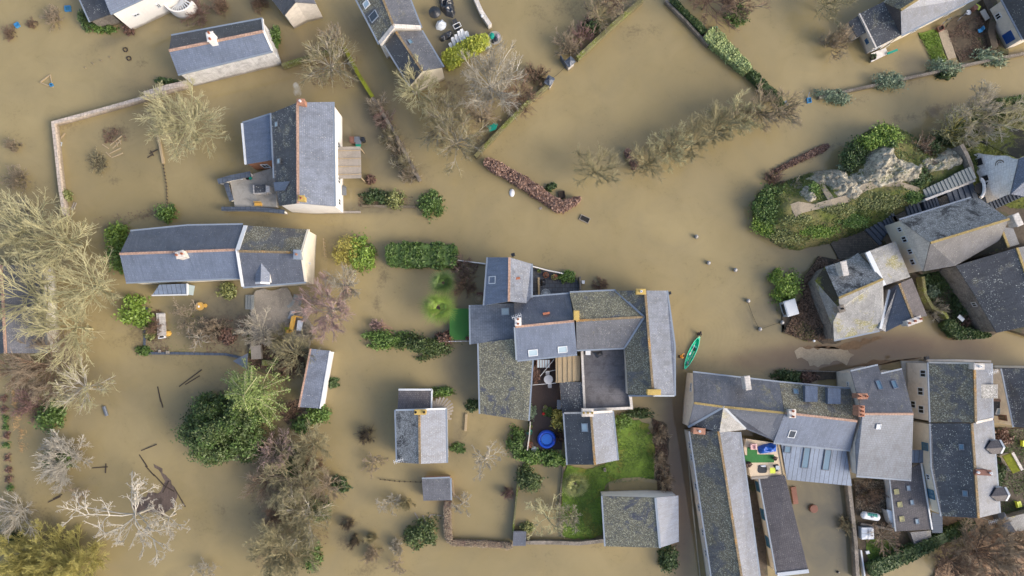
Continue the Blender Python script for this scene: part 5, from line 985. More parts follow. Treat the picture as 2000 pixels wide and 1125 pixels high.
rock('round grey boulder at the tip of the sandy path', [(1564, 376), (1572, 362), (1588, 362), (1597, 376), (1594, 392), (1580, 397), (1567, 392)], 1.8, 17)
rock('small flat white stone on the west end of the mound', [(1479, 424), (1486, 420), (1493, 426), (1489, 432), (1481, 431)], .4, 23)
mb = MB(); path_px = [(1548, 412), (1562, 405), (1590, 404), (1625, 396), (1655, 388), (1688, 366), (1720, 358), (1760, 360), (1795, 372)]
mb.ribbon([drape(x, y, .16) for x, y in path_px], [1.9, 1.6, .8, 1.0, 1.0, 1.0, .8, .6, .8], .5); obj('path', mb, 'gravel_path', kind='structure')
mb = MB(); mb.ribbon([drape(x, y, .17) for x, y in ((1600, 350), (1612, 372), (1626, 392))], [.5, .7, .9], .5); obj('path', mb, 'gravel_path', kind='structure')
for x, y, rx, ry, m_n, l in [(1500, 440, 26, 18, 'leaf_lime', 'bright mossy mat on the south-west shoulder of the mound'), (1545, 462, 30, 12, 'leaf_olive', 'olive mat along the south foot of the mound'), (1600, 448, 34, 14, 'leaf_lime', 'yellow-green mat in the middle of the south slope'),
                        (1660, 428, 34, 14, 'leaf_green', 'green mat on the south slope toward the paved yard'), (1560, 428, 24, 9, 'leaf_olive', 'dry scrub strip just below the sandy path'), (1640, 408, 26, 9, 'leaf_olive', 'dry scrub strip below the long rock outcrop'), (1720, 392, 40, 16, 'leaf_olive', 'dry grass mat right of the sandy path\'s lower bend'), (1590, 372, 8, 14, 'leaf_green', 'grass tuft right of the round grey boulder')]:
    bush('shrub', l, x, y, rx, ry, .45, m_n, zb=float(drape(x, y).z) - .1, z0=0, leaf=.13, cat='ground shrub', K=60, tight=.3)
bush(B, 'yellow-green rounded shrub on top of the rocky mound\'s north edge', 1722, 266, 36, 24, 1.8, 'leaf_lime', zb=2.6, leaf=.15); bush(B, 'dark ivy thicket left of the largest rock outcrop', 1678, 306, 26, 30, 1.2, 'ivy', zb=2, leaf=.15)
bush(B, 'fresh green shrub above the largest rock outcrop', 1740, 282, 14, 14, 1.4, 'leaf_mid', zb=3); bush(B, 'green thicket at the west tip of the mound', 1506, 398, 26, 30, 1, 'leaf_mid', zb=1.6, leaf=.14)
bush(B, 'dark bush between the two rock outcrops under the grey tree', 1820, 290, 18, 14, 1.2, 'leaf_dark', zb=2.4); bush(B, 'dark evergreen bush at the right edge north of the pale tree', 1985, 203, 38, 14, 2, 'leaf_mid', zb=.5); bush(B, 'dark evergreens below the yellow-green leaning tree', 1850, 270, 30, 14, 1.4, 'leaf_dark', zb=2)
bush(B, 'green ivy in the crease right of the sandy path', 1800, 345, 20, 18, .8, 'ivy', zb=3.4); bush(B, 'bright grass clump at the foot of the rounded steps', 1785, 384, 16, 10, .4, 'leaf_green', zb=3.6, leaf=.12)
bush(B, 'silvery shrub on the low bank above the sandy path', 1660, 328, 20, 8, .9, 'leaf_silver', zb=1.2)

patch('ground', [(1532, 640), (1540, 655), (1556, 660), (1600, 668), (1640, 668), (1640, 640), (1600, 560), (1556, 590), (1534, 612), (1530, 650)], .12, 'soil_dark', jag=.25)
patch('road', [(1554, 688), (1562, 680), (1620, 678), (1654, 682), (1668, 692), (1652, 704), (1612, 712), (1583, 714), (1578, 707), (1556, 701)], .012, 'gravel_path', jag=.35)
patch('mudbank', [(1566, 680), (1630, 672), (1665, 668), (1720, 656), (1724, 662), (1672, 680), (1655, 684), (1620, 679)], .018, 'mud', jag=.3)
patch('mudbank', [(1655, 716), (1700, 706), (1760, 700), (1800, 697), (1800, 702), (1716, 712), (1662, 724)], .02, 'mud', jag=.2)
patch('pavement', [(1622, 474), (1690, 440), (1735, 470), (1740, 480), (1660, 505), (1640, 512), (1636, 500)], .25, 'paving')
patch('ground', [(1600, 500), (1640, 508), (1760, 470), (1800, 545), (1870, 520), (1960, 640), (1940, 655), (1846, 642), (1806, 600), (1740, 640), (1620, 650), (1560, 560)], .35, 'soil_dark', th=1.6)
scatter('undergrowth', [(1556, 560), (1600, 500), (1640, 508), (1620, 520), (1592, 552), (1580, 580)], .4, 'twig_brown', 3500, .14, zj=.5)
patch('ground', [(1725, 470), (1750, 425), (1900, 385), (2100, 360), (2150, 700), (1960, 640), (1880, 520), (1800, 536)], 1.2, 'soil_dark', th=2.4)
patch('lawn', [(1795, 68), (1812, 62), (1832, 62), (1842, 90), (1848, 120), (1822, 125), (1812, 95)], .1, 'grass_green', jag=.25)
patch('path', [(1832, 60), (1850, 58), (1858, 80), (1868, 112), (1852, 116), (1842, 90)], .16, 'gravel_path')
patch('garden', [(1842, 58), (1870, 32), (1912, 5), (1945, -10), (1970, 105), (1940, 104), (1875, 122), (1862, 90)], .13, 'soil', jag=.15)
patch('lawn', [(1203, 812), (1232, 820), (1270, 828), (1278, 900), (1278, 935), (1240, 935), (1190, 945), (1176, 972), (1176, 1045), (1145, 1052), (1100, 1048), (1094, 1000), (1096, 940), (1108, 912), (1160, 912), (1208, 900)], .12, 'grass_green', jag=.2)
patch('ground', [(1272, 812), (1302, 830), (1312, 968), (1284, 968), (1277, 900)], .08, 'soil', jag=.2)
scatter('grass', [(1203, 812), (1270, 828), (1280, 935), (1190, 945), (1176, 1045), (1100, 1048), (1096, 940), (1160, 912)], .14, 'leaf_green', 9000, .1, zj=.06)
scatter('grass', [(1795, 68), (1832, 62), (1848, 120), (1822, 125)], .12, 'leaf_lime', 2500, .1)
patch('deck', [(1040, 700), (1096, 700), (1096, 806), (1098, 878), (1042, 878), (1033, 820)], .35, 'wood_deck')
patch('patio', [(1040, 517), (1052, 522), (1108, 535), (1128, 548), (1134, 566), (1112, 574), (1044, 582), (1040, 570)], .4, 'paving_slate')
patch('terrace', [(878, 602.5), (918.5, 602.5), (918, 664), (878, 663.5)], 1.0, 'turf_flat', 'concrete')
patch('terrace', [(449, 354), (531, 328), (538, 350), (540, 404), (459, 406)], .9, 'concrete', 'render_white')
patch('garden_terrace', [(500, 566), (560, 562), (590, 600), (612, 640), (600, 680), (540, 690), (492, 660), (490, 600)], .3, 'gravel', jag=.2)
patch('ground', [(484, 650), (520, 640), (600, 668), (596, 720), (560, 740), (485, 720)], .15, 'soil', jag=.3)
patch('ground', [(628, 760), (600, 800), (560, 830), (545, 800), (570, 780)], .03, 'soil_dark', jag=.3)
patch('garden', [(1668, 938), (1738, 935), (1760, 1040), (1820, 1045), (1900, 1010), (1912, 1030), (1700, 1125), (1690, 1125), (1672, 1040)], .35, 'soil', jag=.1, side='stone_rough')
patch('lawn', [(1692, 1058), (1740, 1052), (1760, 1075), (1740, 1105), (1700, 1108)], .4, 'grass_green', th=.4, jag=.2); scatter('grass', [(1692, 1058), (1750, 1052), (1750, 1100), (1700, 1108)], .42, 'leaf_green', 2500, .1)
patch('ground', [(1812, 1008), (1952, 1004), (2060, 980), (2060, 1200), (1780, 1200), (1830, 1110), (1900, 1050)], .3, 'dirt_tan', jag=.2)
patch('ground', [(1944, 836), (2060, 838), (2060, 1000), (1955, 1006)], .5, 'soil_dark', jag=.1)
patch('ground', [(1486, 940), (1455, 930), (1470, 1125), (1500, 1125)], .1, 'soil_dark')
patch('ground', [(1760, 705), (1818, 705), (1840, 1010), (1800, 905), (1780, 880)], .2, 'concrete')
patch('ground', [(1530, 724), (1660, 724), (1660, 740), (1530, 745)], .15, 'soil_dark', jag=.1)
patch('mudbank', [(170 * 0 + 738, 628), (750, 628), (765, 640), (768, 650), (745, 648)], .02, 'dirt_tan', jag=.1)

# ---------------------------------------------------------------- walls and fences
def wall(name, label, pts, w, z, mt, cap=None, cat='wall', capw=None, zb=-1.2, group=None, capth=.1):
    P = [W(x, y, z) for x, y in pts]; mb = MB(); mb.ribbon(P, w, z - zb)
    if not cap: return obj(name, mb, mt, label=label, cat=cat, group=group)
    c = P[len(P) // 2]; root = thing(name, label, cat, (c.x, c.y, max(zb, 0)), group); obj('wall', mb, mt, root)
    m2 = MB(); m2.ribbon([p + Vector((0, 0, capth)) for p in P], capw or w + .12, capth - .003); obj('coping', m2, cap, root); return root
wall('garden_wall', 'pink tile-topped wall forming a corner in the upper left flood', [(126, 420), (118, 370), (104, 240), (200, 214), (285, 190), (322, 179)], .32, 1.0, 'brick_pink', 'brick_pink')
wall('garden_wall', 'wider pink wall piece joining the whitewashed house', [(282, 184), (330, 170), (366, 162)], .6, 1.3, 'brick_pink', 'brick_pink')
wall('garden_wall', 'mossy stone wall between the whitewashed house and the wall junction', [(550, 127), (598, 112), (655, 96)], .45, 1.2, 'wall_moss')
wall('garden_wall', 'bright moss-covered wall slanting down from the wall junction', [(672, 92), (700, 145), (727, 188)], .5, 1.2, 'moss_bright')
wall('garden_wall', 'slanting old wall overgrown by the row of bare shrubs', [(727, 190), (770, 258), (820, 352)], .45, .9, 'stone_rough')
wall('garden_wall', 'pale crumbling wall at the top centre with a white lamp', [(926, -10), (940, 22), (957, 48)], .55, 1.2, 'stone_pale')
wall('garden_wall', 'long mossy wall running down from the top edge to the dark gate', [(1256, -4), (1200, 45), (1128, 112)], .5, 1.3, 'wall_moss')
wall('garden_wall', 'mossy wall running from the left gate pillar down past the grove', [(1072, 164), (1030, 200), (990, 240), (928, 305)], .45, 1.1, 'wall_moss')
wall('garden_wall', 'thin dark wall under the ivy hedge at the top', [(1300, 0), (1340, 40), (1384, 88)], .3, .8, 'stone_rough')
wall('garden_wall', 'low stone wall carrying the silvery clumps along the right lane', [(1600, 190), (1680, 172), (1760, 155), (1830, 140), (1900, 124), (1960, 112), (2020, 100)], .35, .7, 'stone_rough')
wall('terrace_wall', 'slate-capped wall on the north side of the raised terrace', [(426, 355), (450, 348), (490, 340)], .25, 1.8, 'render_white', 'coping_dark', capw=.75, capth=.12)
wall('terrace_wall', 'slate-capped wall on the west side of the raised terrace', [(442, 358), (447, 375), (453, 392)], .25, 1.2, 'render_cream', 'coping_dark', capw=.6, capth=.12)
wall('terrace_wall', 'slate-capped wall along the south side of the raised terrace', [(433, 408), (480, 408), (520, 410), (556, 414)], .25, 1.3, 'render_white', 'coping_dark', capw=.55, capth=.12)
wall('garden_wall', 'low stone kerb of the garden bed below the pergola house', [(668, 414), (704, 414)], .3, .2, 'wood_grey')
wall('garden_border', 'pale gravelly border running under the dark clipped bush', [(706, 402), (760, 403), (812, 404)], .35, .25, 'stone_rough')
wall('garden_wall', 'thin mossy wall from the round dark evergreen down to the tiny shed', [(1014, 912), (1010, 960), (1002, 1040)], .25, .9, 'wall_moss')
wall('garden_wall', 'pale stone wall along the bottom of the lawn', [(1028, 1060), (1080, 1060), (1130, 1062), (1184, 1056)], .5, 1.0, 'stone_rough')
wall('garden_wall', 'curved wall at the flooded lower left corner of the lawn', [(1100, 912), (1095, 960), (1093, 1010), (1098, 1050)], .2, .35, 'stone_rough')
wall('garden_wall', 'thin white wall on the left of the brown deck', [(1036, 824), (1034, 850), (1030, 880)], .15, 1.2, 'render_beige')
wall('garden_wall', 'pale low wall with planters at the north side of the patio', [(1040, 520), (1070, 528), (1100, 534)], .15, 1.0, 'render_white')
wall('garden_wall', 'short dark post wall at the east end of the patio', [(1133, 540), (1134, 568)], .18, 1.3, 'stone_rough')
wall('garden_wall', 'little timber screen inside the patio beside the purple cover', [(1052, 542), (1053, 576)], .25, 1.1, 'wood_tan')
wall('garden_wall', 'thin white wall between the green hedge and the north slate house', [(894, 508), (948, 515)], .12, 1.1, 'render_white')
wall('pond_edge', 'dark slate edging of the flooded garden under the long house', [(282, 690), (340, 690), (440, 692), (478, 700)], .35, .12, 'coping_dark')
wall('pond_edge', 'dark kerb on the left of the flooded garden', [(281, 690), (283, 640), (286, 600)], .3, .1, 'coping_dark')
wall('garden_wall', 'vertical mossy wall between the walled yard and the twiggy plot', [(1658, 940), (1664, 990), (1672, 1060), (1676, 1130)], .5, 1.2, 'stone_rough')
wall('garden_wall', 'thin white wall strip beside the small lawn at the lower right', [(1682, 1075), (1690, 1130)], .2, .9, 'white_trim', zb=.2)
wall('garden_wall', 'stone wall between the white tank and the white cube', [(1682, 1024), (1712, 1028), (1745, 1036)], .3, .9, 'stone_rough', zb=.2)
wall('garden_wall', 'curving stone wall at the lane corner of the ivy garden', [(1803, 540), (1808, 575), (1822, 600), (1846, 612), (1852, 622)], .4, 1.8, 'wall_moss')
wall('road_wall', 'pale strip wall between the lane and the tall northern house', [(1812, 704), (1870, 704), (1936, 706)], .3, 1.0, 'render_beige')
wall('road_wall', 'pale strip wall in front of the right edge house', [(1942, 716), (2010, 717)], .3, 1.0, 'render_cream')
wall('retaining_wall', 'dark ridged retaining wall left of the house with the blue door', [(1925, -5), (1942, 30), (1936, 62), (1944, 92)], .9, .9, 'soil_dark')
wall('canal_wall', 'thin white kerb at the foot of the very long house', [(1341, 850), (1350, 960), (1368, 1130)], .15, .25, 'render_cream')
wall('garden_wall', 'winding ruined wall at the top of the rounded steps', [(1878, 282), (1888, 300), (1897, 322), (1902, 345)], .5, 4.9, 'stone_rough', zb=2)
wall('garden_wall', 'pale parapet between the rounded steps and the dark stairs', [(1808, 390), (1850, 374), (1905, 352)], .3, 4.3, 'stone_pale', zb=2)
wall('wood_fence', 'thin plank edging hanging from the yellow tree toward the round bush', [(303, 245), (312, 285), (318, 318)], .3, .35, 'wood_tan', cat='fence')
def fence(label, pts, z=.6, n=10, mt='wood_dark', name='wire_fence'):
    P = [W(x, y, z) for x, y in pts]; c = P[0]; root = thing(name, label, 'fence', (c.x, c.y, 0)); mb = MB()
    for a, b in zip(P, P[1:]): mb.beam(a - Vector((0, 0, .1)), b - Vector((0, 0, .1)), .05, .05)
    obj('rail', mb, mt, root)
    for i in range(n):
        t = i / (n - 1) * (len(P) - 1); k = min(int(t), len(P) - 2); p = P[k].lerp(P[k + 1], t - k); m = MB(); m.box((p.x, p.y, -1.1), .1, .1, 1.1 + z); obj('post', m, mt, root)
fence('thin post fence ending at the round bright green bush', [(318, 322), (324, 360), (326, 396)], .3, 12)
fence('dark half-sunk fence reaching left from the small slate shed', [(742, 937), (780, 941), (822, 942)], .35, 9)
fence('white railing in front of the green turf terrace', [(868, 667), (920, 666)], 1.3, 6, 'white_trim', 'railing')
fence('row of pale fence posts along the lane behind the corner house', [(1560, 724), (1632, 726)], .7, 14, 'wood_grey', 'picket_fence')
fence('leaning timber ladder fence right of the cream gable', [(631, 466), (634, 500)], .8, 6, 'wood_tan', 'ladder')
# ---------------------------------------------------------------- stairs
def stairs(label, a, b, w, za, zb_, n, mt, name='stone_stairs', base=0.2):
    A = W(*a, za); B_ = W(*b, zb_); c = (A + B_) / 2; root = thing(name, label, 'stairs', (c.x, c.y, base)); d = (B_ - A) / n; u = Vector((d.x, d.y, 0)).normalized(); v = Vector((-u.y, u.x, 0))
    for k in range(n):
        p = A + d * (k + .5); m = MB(); L = Vector((d.x, d.y, 0)).length; z = za + (zb_ - za) * (k + 1) / n; m.obox(Vector((p.x, p.y, (z + base) / 2)), u, v, Vector((0, 0, 1)), L * .94, w, z - base); obj('step', m, mt, root)
stairs('dark slate corner steps at the end of the paved yard', (1700, 462), (1728, 440), 3.4, .3, 1.2, 4, 'step_slate'); stairs('dark slate flight just above the corner steps', (1728, 440), (1752, 428), 2.6, 1.2, 1.9, 4, 'step_slate')
patch('landing', [(1742, 424), (1775, 408), (1782, 424), (1750, 440)], 1.9, 'paving', th=2, kind='structure')
stairs('dark slate flight north of the manor\'s west end', (1772, 419), (1800, 409), 2.5, 1.9, 2.5, 4, 'step_slate'); stairs('dark slate flight along the middle of the manor', (1806, 406), (1834, 396), 2.5, 2.5, 3.1, 5, 'step_slate')
patch('landing', [(1832, 388), (1850, 380), (1858, 396), (1838, 404)], 3.1, 'paving', th=3)
stairs('dark slate flight leading to the arched gate of the ruin', (1852, 389), (1905, 370), 2.5, 3.1, 3.8, 5, 'step_slate'); stairs('dark slate stairs climbing right along the ruin', (1924, 396), (2010, 358), 2.6, 3.4, 5.6, 14, 'step_slate')
stairs('curved flight of pale rounded stone steps above the sandy path', (1806, 381), (1868, 352), 1.5, 3.6, 4.6, 9, 'step_stone', base=2); stairs('upper pale rounded steps turning toward the ruined wall', (1868, 352), (1902, 336), 1.7, 4.6, 5.2, 5, 'step_stone', base=2)
def ruin():
    root = thing('ruined_house', 'pale cream stone ruin with an arched gate and round window above the stairs', 'ruin', W(1960, 350, 4)); root.location.z = 3
    m = MB(); zb_ = 3.0; tops = [(1900, 296, 5.2), (1925, 285, 8.5), (1992, 310, 11.5), (1976, 377, 11.5), (1930, 392, 6), (1907, 372, 4.4)]
    P = [W(*t) for t in tops]; base = [W(1892, 290, zb_), W(1905, 272, zb_), W(1918, 262, zb_)]
    # masonry face shaped to lean back so it catches more sky light
    A0, A1 = W(1898, 300, 3.4), W(1925, 398, 3.4); B0, B1 = W(1990, 309, 7.6), W(1975, 378, 7.6)
    nx, ny = 9, 14; V = {}
    for i in range(nx + 1):
        for j in range(ny + 1):
            s = i / nx; t = j / ny; p = A0.lerp(A1, s).lerp(B0.lerp(B1, s), t); bump = noise.noise(p * 1.3) * .15; p = p + Vector((bump, bump, bump)); V[i, j] = p
    for i in range(nx):
        for j in range(ny): m.face([V[i, j], V[i + 1, j], V[i + 1, j + 1], V[i, j + 1]])
    for i in range(nx):
        a, b = V[i, ny], V[i + 1, ny]; m.face([a, b, b + Vector((.7, .3, 0)), a + Vector((.7, .3, 0))])
    for j in range(ny):
        a, b = V[0, j], V[0, j + 1]; m.face([b, a, Vector((a.x + .3, a.y + 1, 2)), Vector((b.x + .3, b.y + 1, 2))]); a, b = V[nx, j], V[nx, j + 1]; m.face([a, b, Vector((b.x, b.y - .2, 2)), Vector((a.x, a.y - .2, 2))])
    obj('wall', m, 'ruin_stone', root)
    r = MB(); r.solid([W(1992, 309, 7.9), W(2075, 285, 10.5), W(2090, 400, 8.4), W(1975, 379, 7.9)], .25); r.solid([W(1990, 309, 7.8), W(1915, 276, 5), W(1980, 250, 6), W(2060, 272, 7.8)], .25, 'slate_green'); obj('roof', r, 'slate_pale_lit', root)
    def opening(px, py, w, h, name, mt='pot_dark', arch=False):
        t = .5; n = ((B0 - A0).cross(A1 - A0)).normalized(); n = -n if n.z < 0 else n; p = on_plane(px, py, A0, n) + n * .1; u = (A1 - A0).normalized(); v = n.cross(u); f = MB()
        f.obox(p, u, v, n, w + .25, h + .25, .22); o = obj(name, f, 'stone_pale', root); f = MB(); f.obox(p + n * .06, u, v, n, w, h, .2); obj('pane', f, mt, o)
    opening(1911, 317, .9, 1.1, 'window'); opening(1925, 348, .7, .8, 'window'); opening(1932, 360, .7, .8, 'window')
    n = ((B0 - A0).cross(A1 - A0)).normalized(); n = -n if n.z < 0 else n; p = on_plane(1954, 322, A0, n) + n * .12; u = (A1 - A0).normalized(); v = n.cross(u)
    for rr, name in ((.62, 'round_window'), (.36, 'round_window')):
        f = MB(); f.tube([p + u * rr * math.cos(k * math.pi / 9) + v * rr * .8 * math.sin(k * math.pi / 9) for k in range(19)], .09, 6); obj(name, f, 'stone_rough', root)
    g = MB(); c = W(1913, 368, 4.6); g.tube([c + Vector((1.0 * math.cos(a) * .5, 1.5 * math.sin(a) * .8, .2)) for a in [k * math.pi / 16 - math.pi / 2 for k in range(17)]], .22, 6); obj('arch', g, 'ruin_stone', root); g = MB(); g.cyl(c + Vector((0, 0, .05)), .75, .08, 16); obj('opening', g, 'pot_dark', root)  # solid dark disc paints the shade inside the arch
ruin()

# ---------------------------------------------------------------- things in the gardens and on the water
def simple(name, label, cat, build, mt, group=None, smooth=False):
    mb = MB(); build(mb); return obj(name, mb, mt, label=label, cat=cat, group=group, smooth=smooth)
def crate(label, px, py, sx, sy, h, rot, mt, name='plastic_crate', cat='crate', z=0, inner='pot_dark'):
    c = W(px, py, z); root = thing(name, label, cat, c); m = MB(); a = math.radians(rot); u = Vector((math.cos(a), math.sin(a), 0)); v = Vector((-u.y, u.x, 0)); Z = Vector((0, 0, 1)); m.obox(c + Z * h * .25, u, v, Z, sx - .1, sy - .1, h * .5, inner); obj('bottom', m, inner, root)
    m = MB()
    for k, (w_, d_) in ((1, (sx, .08)), (-1, (sx, .08))): m.obox(c + v * k * (sy / 2 - .04) + Z * h / 2, u, v, Z, w_, d_, h)
    for k in (1, -1): m.obox(c + u * k * (sx / 2 - .04) + Z * h / 2, u, v, Z, .08, sy - .17, h - .01)
    obj('sides', m, mt, root); return root
def pot(label, px, py, r, z, mt='clay_pot', plant='leaf_mid', h=.5, fill=True, name='plant_pot', cat='plant pot', group=None):
    c = W(px, py, z + h); c.z = z; root = thing(name, label, cat, c, group); m = MB(); m.lathe(c, [(r * .7, 0), (r, h), (r * 1.08, h), (r * .9, h), (r * .85, h - .08), (0, h - .08)], 14); obj('pot', m, mt, root)
    if fill:
        SEED[0] += 1; rg = np.random.default_rng(SEED[0]); P = clump_pts(rg, 90, r * 1.0, r * 1.0, r * .8, h - .05, 8); link(leafmesh('foliage', P, .1, plant, rg, .5), 'foliage', root)
    return root
def lumpcover(name, label, cat, pts, z, h, mt, seed):
    """tied-down cover: a creased sheet over something bulky"""
    P = np.array([tuple(W(x, y, z + h * .5).xy) for x, y in pts]); lo, hi = P.min(0), P.max(0); st = .12; xs = np.arange(lo[0], hi[0], st); ys = np.arange(lo[1], hi[1], st); X, Y = np.meshgrid(xs, ys); q = np.c_[X.ravel(), Y.ravel()]; n = len(xs)
    ed = edge_dist(q, P) * np.where(in_poly(q, P), 1, -1); t = np.clip(ed / .55, 0, 1) ** .5; rg = np.array([abs(noise.noise(Vector((a * 1.1 + b * .6, b * 1.4 - a * .3, seed)))) for a, b in q]); zz = z - .25 + t * (h + .25) * (1 - 1.1 * rg)
    i = (np.arange(len(ys) - 1)[:, None] * n + np.arange(n - 1)[None]); F = np.stack([i, i + 1, i + n + 1, i + n], -1).reshape(-1, 4); F = F[(ed[F] > -.1).all(1)]; use = np.unique(F); mp = np.zeros(len(q), int); mp[use] = np.arange(len(use)); C = np.array([P[:, 0].mean(), P[:, 1].mean(), 0]); link(fastmesh(name, np.c_[q, zz][use] - C, mp[F], mt), name, loc=Vector(C), label=label, cat=cat)
# canoe and the two people wading with it
def canoe():
    a, b = W(1366, 657, .3), W(1337, 721, .3); c = (a + b) / 2; u = (a - b).normalized(); v = Vector((-u.y, u.x, 0)); Z = Vector((0, 0, 1)); L = (a - b).length; root = thing('canoe', 'long green canoe with its gear inside, pushed by two waders', 'canoe', (c.x, c.y, 0))
    def hull(off, zb_, zt, n=26, shrink=1.):
        R = []
        for i in range(n + 1):
            t = i / n * 2 - 1; w = .5 * (1 - abs(t) ** 2.3) ** .8 * shrink; x = t * L / 2 * shrink; sheer = .14 * t ** 4
            R.append((x, w, sheer))
        return R
    m = MB(); n = 26; O = hull(0, 0, 0); I = hull(0, 0, 0, shrink=.93); ring = []
    for (x, w, s), (xi, wi, si) in zip(O, I):
        row = []
        for k in range(9):
            th = -math.pi / 2 * (1 - k / 4) ; row.append(c + u * x + v * (math.sin(th) * w) + Z * (-.32 + (.36 + s) * abs(math.sin(th)) ** 2.2 - .0))
        row2 = [c + u * xi + v * (math.sin(-math.pi / 2 * (1 - k / 4)) * wi) + Z * (-.27 + (.31 + si) * abs(math.sin(-math.pi / 2 * (1 - k / 4))) ** 2.2) for k in range(9)]; ring.append((row, row2))
    for (r0, q0), (r1, q1) in zip(ring, ring[1:]):
        for k in range(8): m.face([r0[k], r0[k + 1], r1[k + 1], r1[k]]); m.face([q0[k + 1], q0[k], q1[k], q1[k + 1]])
        m.face([r0[0], r1[0], q1[0], q0[0]]); m.face([r1[8], r0[8], q0[8], q1[8]])
    obj('hull', m, 'canoe_green', root)
    for s in (1, -1):
        m = MB(); m.tube([c + u * x + v * s * w + Z * (.03 + sh) for x, w, sh in O], .04, 6); obj('gunwale', m, 'canoe_trim', root)
    for t in (.93, -.93):
        m = MB(); p = c + u * t * L / 2; e = -1 if t > 0 else 1; m.solid([p + v * .2 + u * e * .3 + Z * .12, p - v * .2 + u * e * .3 + Z * .12, p - u * e * .1 + Z * .17], .04); obj('end_deck', m, 'canoe_green', root)
    for t in (.38, -.22, -.6):
        m = MB(); m.obox(c + u * t * L / 2 - Z * .03, u, v, Z, .26, .8 * (1 - abs(t) ** 2.3), .04); obj('seat', m, 'teal', root)
    p = c + u * .25 * L / 2 - v * .1 - Z * .18; simple('bag', 'dark bag lying in the front of the green canoe', 'bag', lambda m: m.lathe(p, [(0, 0), (.2, .02), (.22, .14), (.1, .24), (0, .25)], 10, sx=.7, sy=1.3), 'black_plastic')
    p = c - u * .62 * L / 2 - v * .05 - Z * .18; simple('bag', 'grey dry bag in the stern of the green canoe', 'bag', lambda m: m.lathe(p, [(0, 0), (.16, .02), (.19, .12), (.1, .22), (0, .23)], 10, sx=.8, sy=1.5), 'metal_grey')
    def paddle(label, t0, t1, s, mt):
        q0 = c + u * t0 * L / 2 - v * s - Z * .0; q1 = c + u * t1 * L / 2 - v * (s - .06) - Z * .02; m = MB(); m.beam(q0, q1, .04); e = (q1 - q0).normalized(); w = Vector((-e.y, e.x, 0)); m.solid([q1 + w * .05, q1 + w * .1 + e * .15, q1 + w * .09 + e * .42, q1 - w * .09 + e * .42, q1 - w * .1 + e * .15, q1 - w * .05], .03); obj('paddle', m, mt, label=label, cat='paddle')
    paddle('pale paddle lying along the right side of the green canoe', .1, -.6, .2, 'wood_tan'); paddle('white paddle on the middle seat of the green canoe', .45, .0, -.1, 'white_plastic')
canoe()
